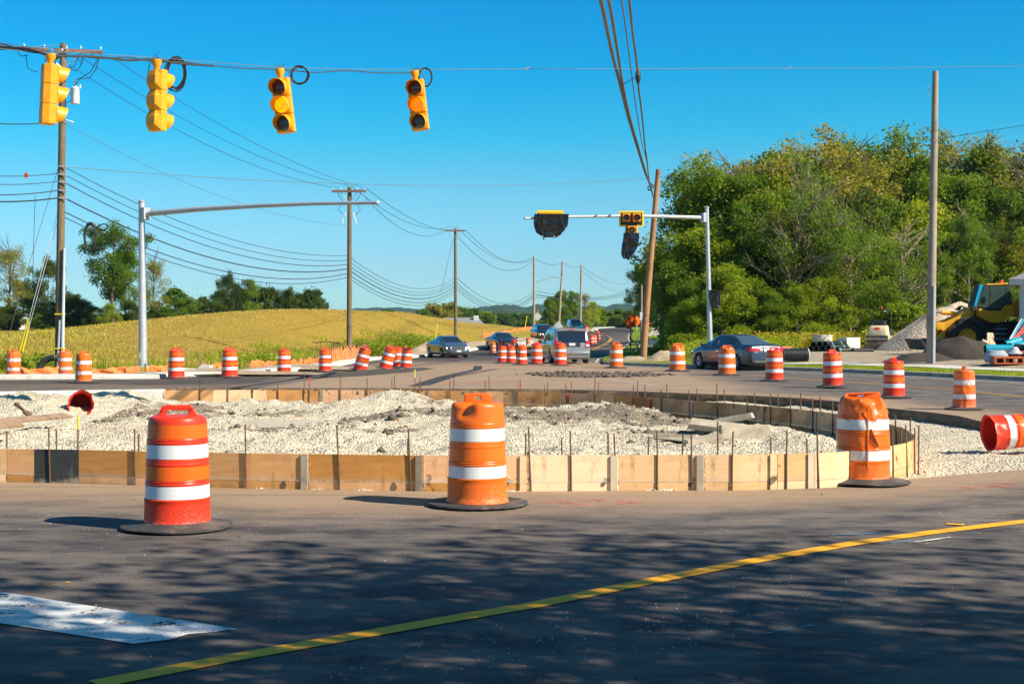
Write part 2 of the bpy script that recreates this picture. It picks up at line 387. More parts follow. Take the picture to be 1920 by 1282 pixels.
M['kerb_grey'] = pm('kerb_concrete', (.40, .38, .34), (.24, .22, .2), 2.5, .9, 0, .15, detail=8)
M['walk'] = pm('sidewalk_concrete', (.50, .43, .33), (.40, .34, .25), 2, .9, 0, .1)
M['cut'] = pm('cut_soil', (.20, .135, .08), (.10, .07, .045), 6, .95, 0, .9, bdist=.05, detail=8, dirt=(.30, .22, .15), dscale=1.4)
# ------------------------------------------------------------------ the ground
def sp_road(y): return .45 if y < 42 else (.8 if y < 70 else (2 if y < 120 else 4))
hx = HOLE
def f_dust(x, y):
    d = dist_poly(x, y, HOLE)
    near = (y < 20) & (x < 9)
    wn = np.interp(x, [-8, -2, 3, 9], [3.2, 3.0, 2.0, 1.2])
    a = np.where(near, 1 - smooth(.2, 1, d / wn), 0) * .9
    c = smooth(-8.5, -6.5, x + .0 * y) * (1 - smooth(5, 8.5, x)) * smooth(34, 38, y) * (1 - smooth(66, 92, y)) * 1.0
    e = np.where(~near & (y < 42) & (x > 0), 1 - smooth(.4, 2.6, d), 0) * .85
    f_ = np.where((y > 36) & (y < 44) & (x < -6), .28, 0)
    return np.clip(np.maximum.reduce([a, c, e, f_]) + .12, 0, 1) * (.75 + .5 * vn(x, y, .6))
def f_fresh(x, y):
    l = (1 - smooth(-8.6, -7.4, x)) * smooth(36, 40, y)
    dl = dist_poly(x, y, [(p[0], p[1]) for p in LCURB], False)
    r = (1 - smooth(5, 9, dl)) * smooth(50, 60, y)
    return np.clip(np.maximum(l, r) + .25 * (y < 12), 0, 1)
road = surf('road', ROADP, [HOLE], lambda x, y: g(y), sp_road, M['asphalt'], attrs={'dust': f_dust, 'fresh': f_fresh}, label='asphalt roadway, dusty tan beside the excavation and dark grey elsewhere')
# worn edge of the cut, from the asphalt down to the stone
def cut_face():
    b = MB(); pts = []
    n = len(HOLE)
    for i in range(n):
        a = Vector(HOLE[i]); c = Vector(HOLE[(i + 1) % n]); m = max(1, int((c - a).length / .25))
        pts += [a.lerp(c, k / m) for k in range(m)]
    m = len(pts); lv = [(0, .012), (.02, -.03), (.05, -.10), (.03, -.16), (.12, -.27), (.2, -.62)]
    cx = sum(p.x for p in pts) / m; V = []
    for i, p in enumerate(pts):
        t = (pts[(i + 1) % m] - pts[i - 1]).normalized(); nr = Vector((-t.y, t.x))
        if not inpoly(np.array([p.x + nr.x * .1]), np.array([p.y + nr.y * .1]), HOLE)[0]: nr = -nr
        for k, (s_, u) in enumerate(lv):
            j = (float(vn(p.x * 3 + k * 7, p.y * 3, 1)) - .5) * (.10 if k in (2, 3, 4) else .0)
            V.append((p.x + nr.x * (s_ + j), p.y + nr.y * (s_ + j), float(g(p.y)) + (-.001 if k == 0 else u)))
    q = len(lv)
    b.add(V, [(i * q + k, i * q + k + 1, ((i + 1) % m) * q + k + 1, ((i + 1) % m) * q + k) for i in range(m) for k in range(q - 1)])
    o = b.build('cut_bank', M['cut'], smooth_=False); o['kind'] = 'structure'; return o
cut_face()
MOUNDS = [(505, 752, .34, 1.6), (560, 757, .22, 1.8), (740, 762, .42, 1.5), (700, 772, .25, 2.0), (820, 790, .22, 1.8), (1010, 784, .18, 1.6), (1180, 776, .42, 1.6), (1240, 783, .26, 1.3), (1090, 800, .10, 1.2), (620, 812, .10, 1.8), (200, 765, .36, 2.2), (60, 775, .42, 2.6), (300, 790, .12, 1.4), (1480, 815, .12, 1.5), (900, 820, .08, 2), (350, 772, .1, 1.0), (430, 815, .12, 1.2)]
MW = [(at_s(a, b, zbed), h, r) for a, b, h, r in MOUNDS]
def bed_z(x, y):
    z = zbed(y).astype(float) if hasattr(zbed(y), 'astype') else np.array(zbed(y))
    dd = dist_poly(x, y, [(p.x, p.y) for p in FW] + [(p.x, p.y) for p in CONC], False)
    inside = inpoly(x, y, [(p.x, p.y) for p in FW] + [(p.x, p.y) for p in CONC])
    k = np.where(inside, smooth(.05, .8, dd), .25)
    m = np.zeros_like(z)
    for p, h, r in MW: m = np.maximum(m, h * np.exp(-((x - p.x) ** 2 + ((y - p.y) * .8) ** 2) / (r * r) * 1.2))
    rough = (vn(x, y, 1.1) - .5) * .16 + (vn(x, y, 3.3) - .5) * .11 + (vn(x, y, 8) - .5) * .065 + (vn(x, y, 19) - .5) * .042
    return z + m * np.where(inside, smooth(.1, 1.2, dd), 0) + rough * (.25 + .75 * k) - .01
def f_soil(x, y):
    a = vn(x, y, .45); inside = inpoly(x, y, [(p.x, p.y) for p in FW])
    s_ = (a - .55) * 1.5
    for px_, py_, r_ in [(330, 778, 2.2), (200, 790, 1.8), (990, 790, 2.4), (1060, 793, 2.6), (1130, 785, 1.4), (640, 762, .9), (760, 795, 1.3), (1210, 778, .9), (80, 800, 1.2), (560, 800, .9)]:
        p = at_s(px_, py_, zbed); s_ = np.maximum(s_, .86 - ((x - p.x) ** 2 * .35 + (y - p.y) ** 2) / (r_ * r_))
    return np.where(inside, s_, -.8)
def grid_bed():
    x = np.arange(-17.5, 13.5, .06); V = []; y = 14.0; rows = []
    while y < 40.5: rows.append(y); y += .045 * (y / 15)
    yy = np.array(rows); X, Y = np.meshgrid(x, yy)
    ok = inpoly(X, Y, [(a, b) for a, b in HOLE]) | (dist_poly(X, Y, HOLE) < .35)
    Z = bed_z(X, Y); idx = -np.ones(X.shape, int); idx[ok] = np.arange(ok.sum())
    q = ok[:-1, :-1] & ok[1:, :-1] & ok[:-1, 1:] & ok[1:, 1:]
    i, j = np.nonzero(q)
    Fc = np.column_stack([idx[i, j], idx[i, j + 1], idx[i + 1, j + 1], idx[i + 1, j]])
    # keep the rim of the stone under the asphalt
    rim = ~inpoly(X, Y, HOLE); Z = np.where(rim, np.minimum(Z, g(Y) - .03), Z)
    me = np_mesh('gravel_bed', np.column_stack([X[ok], Y[ok], Z[ok]]), Fc, M['gravel'], False)
    a = me.attributes.new('soil', 'FLOAT', 'POINT'); a.data.foreach_set('value', f_soil(X[ok], Y[ok]).astype(np.float32))
    o = link_mesh('gravel_bed', me); o['kind'] = 'structure'; o['label'] = 'pale crushed stone bed with dark soil and broken asphalt inside the circular form'
grid_bed()
# stones and lumps lying on the bed
def rocks(name, n, area, size, zf, mat, filt=None, seed=1, flat=.7):
    r = np.random.default_rng(seed); X = r.uniform(area[0], area[1], n * 3); Y = r.uniform(area[2], area[3], n * 3)
    if filt is not None:
        ok = filt(X, Y); X = X[ok]; Y = Y[ok]
    X = X[:n]; Y = Y[:n]; n = len(X); S = size[0] + (size[1] - size[0]) * r.random(n) ** 3
    base = np.array([(1, 0, 0), (-1, 0, 0), (0, 1, 0), (0, -1, 0), (0, 0, 1), (0, 0, -1)], float)
    tri = np.array([(0, 2, 4), (2, 1, 4), (1, 3, 4), (3, 0, 4), (2, 0, 5), (1, 2, 5), (3, 1, 5), (0, 3, 5)])
    P_ = base[None] * (.6 + .6 * r.random((n, 6, 1))) + r.uniform(-.3, .3, (n, 6, 3))
    a = r.uniform(0, 6.28, n); c, s_ = np.cos(a), np.sin(a)
    x = P_[:, :, 0] * c[:, None] - P_[:, :, 1] * s_[:, None]; y = P_[:, :, 0] * s_[:, None] + P_[:, :, 1] * c[:, None]
    V = np.stack([x, y, P_[:, :, 2] * flat], 2) * S[:, None, None]
    V[:, :, 0] += X[:, None]; V[:, :, 1] += Y[:, None]; V[:, :, 2] += (zf(X, Y) + S * .15)[:, None]
    Fc = (tri[None] + (np.arange(n) * 6)[:, None, None]).reshape(-1, 3)
    o = link_mesh(name, np_mesh(name, V.reshape(-1, 3), Fc, mat)); o['kind'] = 'stuff'; return o
M['stone'] = pm('loose_stone', (.66, .57, .43), (.42, .35, .26), 14, .9, 0, .2)
M['clod'] = pm('dark_clod', (.15, .115, .085), (.055, .045, .036), 20, .95, 0, .3)
ins = lambda x, y: inpoly(x, y, HOLE) & (dist_poly(x, y, HOLE) > .08)
inr = lambda x, y: inpoly(x, y, [(p.x, p.y) for p in FW]) & (dist_poly(x, y, [(p.x, p.y) for p in FW], False) > .1)
rocks('gravel_stones', 20000, (-16, 12, 14, 38), (.007, .034), bed_z, M['stone'], inr, 1)
rocks('gravel_stones', 5000, (3, 12, 14, 28), (.008, .028), bed_z, M['stone'], lambda x, y: ins(x, y) & ~inr(x, y), 2)
rocks('soil_clods', 2600, (-16, 7, 15, 37), (.012, .075), bed_z, M['clod'], lambda x, y: inr(x, y) & (f_soil(x, y) > .25), 3)
rocks('soil_clods', 26, (-16, 7, 15, 37), (.08, .17), bed_z, M['clod'], lambda x, y: inr(x, y) & (f_soil(x, y) > .0), 9)
zr = lambda x, y: g(y)
rocks('road_grit', 2200, (-6, 7, 5.5, 14.3), (.002, .0075), zr, M['stone'], lambda x, y: inpoly(x, y, ROADP) & ~inpoly(x, y, HOLE), 4)
rocks('road_grit', 260, (-6, 7, 5.5, 14.3), (.004, .014), zr, M['clod'], lambda x, y: inpoly(x, y, ROADP) & ~inpoly(x, y, HOLE), 5)
rocks('road_grit', 1500, (-3, 3.5, 5.5, 9.5), (.002, .008), zr, M['stone'], lambda x, y: np.abs(y - (8.0 + (x) * .95 - .7)) < .8 * (.2 + vn(x, y, 2)), 41)
_c = at(1120, 703)
rocks('broken_asphalt', 2200, (_c.x - 6, _c.x + 4, _c.y - 5, _c.y + 5), (.02, .17), zr, M['clod'], lambda x, y: ((x - _c.x) / 3.2) ** 2 + ((y - _c.y) / 3.6) ** 2 + .9 * (vn(x, y, 1.5) - .5) < .75, 6, .5)
# field on the left
LC2 = [(p[0], p[1]) for p in LCURB]
def field_z(x, y):
    d = dist_poly(x, y, LC2, False)
    cx = -16.2 + (y - 125) * .22
    T = .95 + .75 * smooth(100, 260, y) + 2.35 * np.exp(-((x - cx) / np.where(x > cx, 14.5, 10.0)) ** 2) * np.exp(-((y - 128) / 62) ** 2) + .25 * (vn(x, y, .05) - .5)
    T = T * (1 - smooth(300, 460, y)) - 3 * smooth(300, 460, y)
    return g(y) + .12 + (T - g(y) - .12) * smooth(1.5, 14, d) * smooth(50, 122, y + .3 * d) + (vn(x, y, .9) - .5) * .10 * smooth(1, 4, d)
def f_green(x, y):
    d = dist_poly(x, y, LC2, False)
    lft = 1 - smooth(-34, -22, x - (y - 100) * -.12)
    return np.clip(np.maximum(lft * .50, (1 - smooth(2, 7, d)) * .55) + .35 * (vn(x, y, .12) - .5) - .02, 0, 1)
FIELDP = [(p[0], p[1]) for p in LCURB] + [(20, 470), (-260, 470), (-260, 49)]
FIELDP2 = []
surf('field', FIELDP, [], field_z, lambda y: 1.1 if y < 80 else (2.0 if y < 150 else 6), M['field'], attrs={'green': f_green}, label='dry golden grass field with a low mown hill')
# right side land
RL = [(p[0], p[1]) for p in RMAIN + RCURB]
def right_z(x, y):
    d = dist_poly(x, y, RL, False); T = np.interp(y, [40, 60, 100, 130, 170, 260, 330, 460], [.22, .25, .3, .5, 1.2, 1.75, 1.6, -2])
    return g(y) + .13 + (T - g(y) - .13) * smooth(1.5, 9, d) + (vn(x, y, .7) - .5) * .05 * smooth(1.5, 4, d)
RIGHTP = RL + [(220, -35), (220, 470), (40, 470)]
f_rg = lambda x, y: np.full(np.shape(x), .75)
surf('verge', RIGHTP, [], right_z, lambda y: 1.0 if y < 90 else (2.5 if y < 150 else 7), M['lawn'], attrs={'green': f_rg}, label='green grass verge and wood floor on the right')
def yz(off): return lambda x, y: right_z(x, y) + off
def on_right(px_, py_): 
    Y = 20.0
    while Y < 400:
        x = (px_ - CX) / F * Y
        if EYE - (py_ - HY) / F * Y <= float(right_z(np.array([x]), np.array([Y]))[0]): break
        Y += .1
    return Vector(((px_ - CX) / F * Y, Y, float(right_z(np.array([x]), np.array([Y]))[0])))
def on_field(px_, py_):
    Y = 45.0
    while Y < 400:
        x = (px_ - CX) / F * Y
        if EYE - (py_ - HY) / F * Y <= float(field_z(np.array([x]), np.array([Y]))[0]): break
        Y += .1
    return Vector(((px_ - CX) / F * Y, Y, float(field_z(np.array([x]), np.array([Y]))[0])))
# a gravel yard behind the sidewalk
SW = [on_right(a, b) for a, b in [(1330, 685), (1560, 683.5), (1740, 689), (1920, 697)]] + [Vector((21.5, 45, 0)), Vector((40, 16, 0))]
YARDP = [(p.x + .2, p.y + 1.1) for p in SW] + [(75, 30), (75, 90), (30, 101)] + [(a.x, a.y) for a in [on_right(1560, 652), on_right(1480, 658), on_right(1400, 668)]]
surf('yard', YARDP, [], yz(.02), lambda y: 1.2, M['yard'], attrs={'soil': lambda x, y: np.full(np.shape(x), -.2)}, label='tan gravel work yard beyond the grass verge')
sidewalk = sweep('sidewalk', [(p.x, p.y) for p in SW], [(-.55, -.1), (-.55, .075), (.55, .075), (.55, -.1)], M['concrete'], lambda y: 0.0)
me = sidewalk.data
for v_ in me.vertices: v_.co.z += float(right_z(np.array([v_.co.x]), np.array([v_.co.y]))[0])
sidewalk['kind'] = 'structure'
_sw2 = [on_right(a, b) for a, b in [(1206, 660), (1213, 648), (1221, 636), (1232, 621)]]
s2 = sweep('sidewalk', [(p.x, p.y) for p in _sw2] + [(_sw2[-1].x + 5, _sw2[-1].y + 50)], [(-.75, -.1), (-.75, .06), (.75, .06), (.75, -.1)], M['walk'], lambda y: 0.0)
for v_ in s2.data.vertices: v_.co.z += float(right_z(np.array([v_.co.x]), np.array([v_.co.y]))[0])
s2['kind'] = 'structure'
# kerbs
k1 = sweep('kerb', LCURB, [(-.02, -.2), (-.02, .05), (.0, .145), (.03, .155), (.95, .165), (.97, -.1)], M['concrete']); k1['kind'] = 'structure'
for v_ in []: pass
k2 = sweep('kerb', RCURB, [(-.32, .006), (.02, .012), (.06, .155), (.10, .165), (.26, .168), (.28, -.1)], M['kerb_grey']); k2['kind'] = 'structure'
k3 = sweep('kerb', RMAIN, [(-.02, .006), (.35, .02), (.9, .03), (.95, -.1)], M['walk']); k3['kind'] = 'structure'
# the rest of the land, out to the horizon
def far_land():
    xs = np.array([-6000, -2500, -900, -300, -120, -40, 0, 40, 120, 300, 900, 2500, 6000.]); ys = np.concatenate([np.arange(-200, 480, 12), [520, 600, 700, 900, 1300, 2000, 3000, 4500, 7000, 11000]])
    X, Y = np.meshgrid(xs, ys); Z = g(Y) - .85; V = np.column_stack([X.ravel(), Y.ravel(), Z.ravel()]); n = len(xs)
    Fc = [(i * n + j, i * n + j + 1, (i + 1) * n + j + 1, (i + 1) * n + j) for i in range(len(ys) - 1) for j in range(n - 1)]
    o = link_mesh('ground', np_mesh('ground', V, Fc, M['far'], True)); o['kind'] = 'structure'
far_land()
def hills():
    m, nt, b = newmat('wooded_hill'); v = coord(nt); n = noise_tex(nt, v, .02, 8, .75, (1, .6, 1)); n2 = noise_tex(nt, v, .09, 5, .75)
    c = ramp(nt, math_(nt, 'ADD', math_(nt, 'MULTIPLY', n, .5), math_(nt, 'MULTIPLY', n2, .5)), [(.35, (.012, .030, .016)), (.65, (.060, .095, .028))])
    nt.links.new(c, b.inputs['Base Color']); b.inputs['Roughness'].default_value = 1; b.inputs['Specular IOR Level'].default_value = 0
    bump(nt, b, n2, 1, 12)
    for k, (Y0, sil) in enumerate([(3600, [(-2600, 595), (500, 590), (640, 584), (700, 579), (760, 577), (860, 578), (930, 574), (990, 573), (1060, 575), (1120, 573), (1180, 569), (1260, 571), (1500, 566), (1900, 570), (4200, 575)]), (2300, [(-2600, 600), (640, 598), (760, 592), (860, 590), (960, 589), (1060, 590), (1180, 588), (1400, 590), (4200, 592)])]):
        xs = np.linspace((-2600 - CX) / F * Y0, (4200 - CX) / F * Y0, 900); px_ = xs / Y0 * F + CX
        top = np.interp(px_, [a for a, b_ in sil], [b_ for a, b_ in sil]); zt = EYE + (HY - top) / F * Y0 + (vn(xs, xs * 0, .03) - .5) * Y0 / 420 + (vn(xs, xs * 0 + 50, .11) - .5) * Y0 / 700
        rows = [(-900, 0), (-500, .45), (-200, .85), (0, 1), (500, .6)]
        V = []; 
        for dy, f_ in rows:
            wob = (vn(xs, xs * 0 + dy, .02) - .5) * 12 * (f_ < 1)
            V.append(np.column_stack([xs, np.full(len(xs), Y0 + dy), -8 + (zt + 8) * f_ + wob * (f_ > 0)]))
        V = np.concatenate(V); n_ = len(xs)
        Fc = [(r_ * n_ + j, r_ * n_ + j + 1, (r_ + 1) * n_ + j + 1, (r_ + 1) * n_ + j) for r_ in range(len(rows) - 1) for j in range(n_ - 1)]
        o = link_mesh('hills', np_mesh('hills', V, Fc, m, True)); o['kind'] = 'structure'
hills()
# ------------------------------------------------------------------ painted markings
def mat_paint(name, col, wear=.5, scale=9, edge=None, fade=.0):
    m, nt, b = newmat(name); v = coord(nt)
    n = noise_tex(nt, v, scale, 8, .75); f = noise_tex(nt, v, 60, 2, .6)
    mask = ramp_bw(nt, math_(nt, 'ADD', math_(nt, 'MULTIPLY', n, .7), math_(nt, 'MULTIPLY', f, .3)), wear, wear + .07)
    nt.links.new(mixc(nt, col, tuple(c * .75 for c in col), noise_tex(nt, v, 3, 4)), b.inputs['Base Color']); b.inputs['Roughness'].default_value = .75
    t = N(nt, 'ShaderNodeBsdfTransparent'); mx = N(nt, 'ShaderNodeMixShader'); out = nt.nodes['Material Output']
    mk = math_(nt, 'MAXIMUM', mask, fade) if fade else mask
    nt.links.new(mk, mx.inputs[0]); nt.links.new(b.outputs[0], mx.inputs[2]); nt.links.new(t.outputs[0], mx.inputs[1]); nt.links.new(mx.outputs[0], out.inputs[0])
    return m
def strip(line, wdt, mat, up=.006, seg=.4, name='road_marking'):
    n = 3; prof = [(-wdt / 2, up), (wdt / 2, up)]
    o = sweep(name, line, prof, mat, seg=seg); o['kind'] = 'structure'; return o
M['yel'] = mat_paint('yellow_paint', (1.0, .44, .008), .30, 11); M['wht'] = mat_paint('white_paint', (.74, .74, .70), .40, 6)
M['yfar'] = pm('yellow_line_paint', (.55, .28, .02), (.5, .26, .03), 2, .8); M['wfar'] = pm('white_line_paint', (.60, .58, .54), (.40, .38, .35), 2, .8)
M['yworn'] = mat_paint('worn_yellow_mark', (.70, .36, .02), .53, 14); M['pink'] = mat_paint('pink_spray_paint', (.75, .10, .13), .53, 4); M['blue'] = mat_paint('blue_spray_paint', (.05, .30, .55), .46, 12)
M['tar'] = mat_paint('tyre_mark', (.045, .040, .038), .42, 3)
strip(pl([(180, 1283), (440, 1233), (700, 1187), (850, 1160), (1000, 1135), (1200, 1094), (1400, 1054), (1600, 1019), (1760, 996.5), (1920, 978), (2250, 940)]) , .15, M['yel'])
strip(pl([(1110, 688), (1299, 696.6), (1378, 701.6), (1435, 705.5), (1500, 710.4), (1640, 720), (1786, 731), (1920, 744), (2200, 768)]), .14, M['yfar'], .008)
strip(pl([(1131, 687.5), (1300, 693), (1500, 699.5), (1740, 709.5), (1920, 720), (2200, 742)]), .12, M['wfar'], .008)
strip(pl([(0, 716.5), (250, 713.5), (500, 706.5), (640, 690)]), .10, M['yfar'], .010)
for off in (0, .28):
    L = pl([(1020, 668), (1080, 664), (1109, 656), (1132, 646), (1141, 640), (1143.5, 635), (1133, 629), (1118, 624.5), (1102, 620)])
    strip([(p.x + off, p.y + off * 2) for p in L], .13, M['yfar'], .02, 1)
strip([(p[0] - .35, p[1]) for p in RMAIN[3:]], .12, M['wfar'], .02, 1)
strip(pl([(1140, 711), (1240, 724.5)]), .10, M['wfar'], .008); strip(pl([(990, 691), (1180, 693)]), .10, M['wfar'], .008)
strip(pl([(778, 724), (830, 707), (895, 693), (897, 686)]), .40, M['tar'], .009); strip(pl([(800, 722), (850, 706), (930, 692)]), .22, M['tar'], .011)
strip(pl([(1107, 650), (1120, 645), (1136, 640), (1141, 634), (1132, 627)]), .25, M['tar'], .025)
def patch(poly, mat, up, name='road_marking', zf=g):
    q = [at(a, b) for a, b in poly]; cx = sum(p.x for p in q) / len(q); cy = sum(p.y for p in q) / len(q)
    o = surf(name, [(p.x, p.y) for p in q], [], lambda x, y: zf(y) + up, lambda y: .3, mat); return o
patch([(-260, 1070), (0, 1110), (445, 1180), (400, 1186), (352, 1190), (318, 1200), (250, 1208), (0, 1169), (-260, 1128)], M['wht'], .006)
for pts_, m_ in [([(1000, 941), (1060, 936), (1130, 934), (1225, 940), (1160, 948), (1080, 949), (1010, 947)], 'pink'), ([(1780, 911), (1920, 903), (2010, 905), (1920, 914), (1820, 917)], 'pink'), ([(1890, 776), (1925, 777), (1940, 787), (1905, 788)], 'pink'), ([(830, 716), (960, 714), (950, 719), (830, 721)], 'pink'), ([(1470, 748), (1560, 747), (1560, 752.5), (1500, 750.5)], 'pink')]: patch(pts_, M[m_], .008)
for a, c, w_, m_ in [((1560, 1003.5), (1652, 1001), .035, 'blue'), ((1640, 1019), (1735, 1015), .035, 'blue'), ((1715, 1017.5), (1782, 1008.5), .035, 'wht'), ((1428, 1190), (1535, 1172), .025, 'blue'), ((1775, 983), (1808, 985), .07, 'yel'), ((75, 1103), (160, 1086), .07, 'yworn'), ((1155, 1081), (1185, 1078), .06, 'yworn')]:
    strip([at(*a), at(*c)], w_, M[m_], .009, .1)
# ------------------------------------------------------------------ traffic drums
def mat_plastic(name, c, dirt=.25, rough=.38):
    m, nt, b = newmat(name); v = coord(nt)
    n = noise_tex(nt, v, 2.5, 6, .7); f = noise_tex(nt, v, 45, 5, .8, (1, 1, 1)); sep = N(nt, 'ShaderNodeSeparateXYZ'); nt.links.new(v, sep.inputs[0])
    col = mixc(nt, c, tuple(x * .72 for x in c), n)
    low = math_(nt, 'SUBTRACT', 1.0, ramp_bw(nt, sep.outputs[2], .02, .30), True)
    d = math_(nt, 'ADD', math_(nt, 'MULTIPLY', low, .12), math_(nt, 'MULTIPLY', n, .12))
    d = ramp_bw(nt, math_(nt, 'ADD', f, math_(nt, 'SUBTRACT', d, .02)), .70 - dirt * .12, .86)
    col = mixc(nt, col, (.62, .45, .36), math_(nt, 'MULTIPLY', d, .5))
    sc_ = noise_tex(nt, v, 6, 7, .8, (1, 1, 5)); col = mixc(nt, col, tuple(x * .35 + .02 for x in c), math_(nt, 'MULTIPLY', ramp_bw(nt, sc_, .60, .70), dirt * 2.2))
    nt.links.new(col, b.inputs['Base Color']); nt.links.new(math_(nt, 'ADD', math_(nt, 'MULTIPLY', d, .4), rough), b.inputs['Roughness'])
    b.inputs['Specular IOR Level'].default_value = .4
    bump(nt, b, noise_tex(nt, v, 7, 3), .12, .01); return m
def mat_reflect(name, c, dirt=.3, grey=(.25, .24, .23)):
    m, nt, b = newmat(name); v = coord(nt)
    br = N(nt, 'ShaderNodeTexVoronoi'); br.inputs['Scale'].default_value = 60; nt.links.new(v, br.inputs['Vector'])
    n = noise_tex(nt, v, 3.2, 8, .75); n2 = noise_tex(nt, v, 14, 6, .8, (1, 1, 3))
    col = mixc(nt, c, tuple(x * .88 for x in c), br.outputs['Distance'])
    col = mixc(nt, col, grey, math_(nt, 'MULTIPLY', ramp_bw(nt, n, .52, .78), dirt))
    col = mixc(nt, col, tuple(x * .6 for x in grey), math_(nt, 'MULTIPLY', ramp_bw(nt, n2, .63, .72), dirt))
    nt.links.new(col, b.inputs['Base Color']); b.inputs['Roughness'].default_value = .32; b.inputs['Specular IOR Level'].default_value = .5; return m
M['d_red'] = mat_plastic('red_orange_plastic', (.86, .045, .012), .2); M['d_or'] = mat_plastic('orange_plastic', (.90, .155, .008), .35); M['d_old'] = mat_plastic('faded_orange_plastic', (.82, .145, .03), .8, .5)
M['s_w'] = mat_reflect('white_sheeting', (.76, .76, .74), .22); M['s_wd'] = mat_reflect('worn_white_sheeting', (.66, .64, .60), .85, (.35, .22, .16))
M['s_o'] = mat_reflect('orange_sheeting', (.92, .135, .005), .12, (.5, .1, .02)); M['s_oo'] = mat_reflect('worn_orange_sheeting', (.88, .16, .01), .5, (.5, .12, .03))
M['rubber'] = pm('rubber_base', (.030, .030, .030), (.055, .053, .050), 6, .75, 0, .4, detail=8, dirt=(.19, .15, .11), dscale=4, dlo=.5, dhi=.8)
M['inside'] = pm('drum_inside', (.75, .03, .015), (.6, .02, .01), 3, .6)
BODY = [(.262, .0), (.297, .0), (.297, .012), (.286, .028), (.281, .10), (.279, .212), (.283, .220), (.283, .228), (.272, .234), (.270, .348), (.2745, .353), (.2745, .364), (.269, .375), (.2745, .383), (.268, .388), (.2655, .516), (.269, .524), (.269, .534), (.2635, .545), (.2675, .556), (.2605, .574), (.2585, .700), (.2625, .708), (.2625, .718), (.257, .73), (.2605, .740), (.254, .750), (.249, .872), (.246, .905), (.236, .926), (.215, .937), (.15, .940), (.0, .942)]
def densify(pr, mx=.03):
    o = [pr[0]]
    for a, b in zip(pr, pr[1:]):
        n = max(1, int(math.hypot(b[0] - a[0], b[1] - a[1]) / mx))
        for k in range(1, n + 1): o.append((a[0] + (b[0] - a[0]) * k / n, a[1] + (b[1] - a[1]) * k / n))
    return o
def stripe_r(z, off=.0022):
    pts = [(a[1], a[0]) for a in BODY[2:28]]
    return float(np.interp(z, [p[0] for p in pts], [p[1] for p in pts])) + off
def fold(p, ang, z0, depth, wa, wz):
    """sharp triangular dent at an angle"""
    a = math.atan2(p.y, p.x); d = (a - ang + math.pi) % (2 * math.pi) - math.pi
    k = max(0, 1 - abs(d) / wa - abs(p.z - z0) / wz)
    r = math.hypot(p.x, p.y)
    if r > 1e-4: s_ = max(.02, r - depth * k) / r; p.x *= s_; p.y *= s_
    return p
def deform(kind, p, seed=0):
    p = Vector(p)
    if kind == 'clean':
        n = noise.noise(Vector((p.x * 3, p.y * 3, p.z * 2 + seed * 9))); s_ = 1 + .012 * n; p.x *= s_; p.y *= s_
    elif kind == 'dent':
        a = math.atan2(p.y, p.x); d = (a - R(-128) + math.pi) % (2 * math.pi) - math.pi
        # the rim on one side has buckled down to a point
        k = max(0, 1 - abs(d) / .62); top = .935 - .155 * k
        if p.z > .73 and k > 0:
            r = math.hypot(p.x, p.y); inn = smooth(.60, .95, k) * smooth(.74, .90, p.z)
            q = 1 - .30 * k * float(smooth(.76, .86, p.z)) * (1 - .0 * inn)
            if r > 1e-3: p.x *= q; p.y *= q
            p.z -= .045 * k * float(smooth(.88, .93, p.z)) * (r / .25)
        n = noise.noise(Vector((p.x * 4, p.y * 4, p.z * 3 + 5))); s_ = 1 + .014 * n; p.x *= s_; p.y *= s_
    elif kind in ('crush', 'torn', 'batter', 'twist', 'collapse'):
        amp = {'crush': .17, 'torn': .12, 'batter': .07, 'twist': .11, 'collapse': .13}[kind]
        hi = {'crush': float(smooth(.62, .95, p.z)), 'torn': .35 + .65 * float(smooth(.6, .95, p.z)), 'batter': .8, 'twist': float(smooth(.1, .5, p.z)) * float(1 - smooth(.6, .9, p.z)) * 1.5, 'collapse': .5 + .5 * (1 - float(smooth(.0, .6, p.z)))}[kind]
        a = math.atan2(p.y, p.x)
        n = abs(noise.noise(Vector((math.cos(a) * 1.7 + seed * 3.1, math.sin(a) * 1.7, p.z * 3.0 + seed)))) + .5 * abs(noise.noise(Vector((math.cos(a) * 4 + seed, math.sin(a) * 4, p.z * 7))))
        s_ = 1 - amp * hi * n * 2.0; p.x *= s_; p.y *= s_
        if kind in ('crush', 'torn'): p.z -= .06 * hi * abs(noise.noise(Vector((p.x * 7 + seed, p.y * 7, 3)))) * (1 if p.z > .7 else 0) * 2
        if kind == 'torn' and p.y < 0:      # crease standing out along the front
            c = max(0, 1 - abs(a - R(-98)) / .5); s2 = 1 + .035 * c; p.x *= s2; p.y *= s2
        if kind == 'collapse': p.x *= .86
    return p
DCACHE = {}
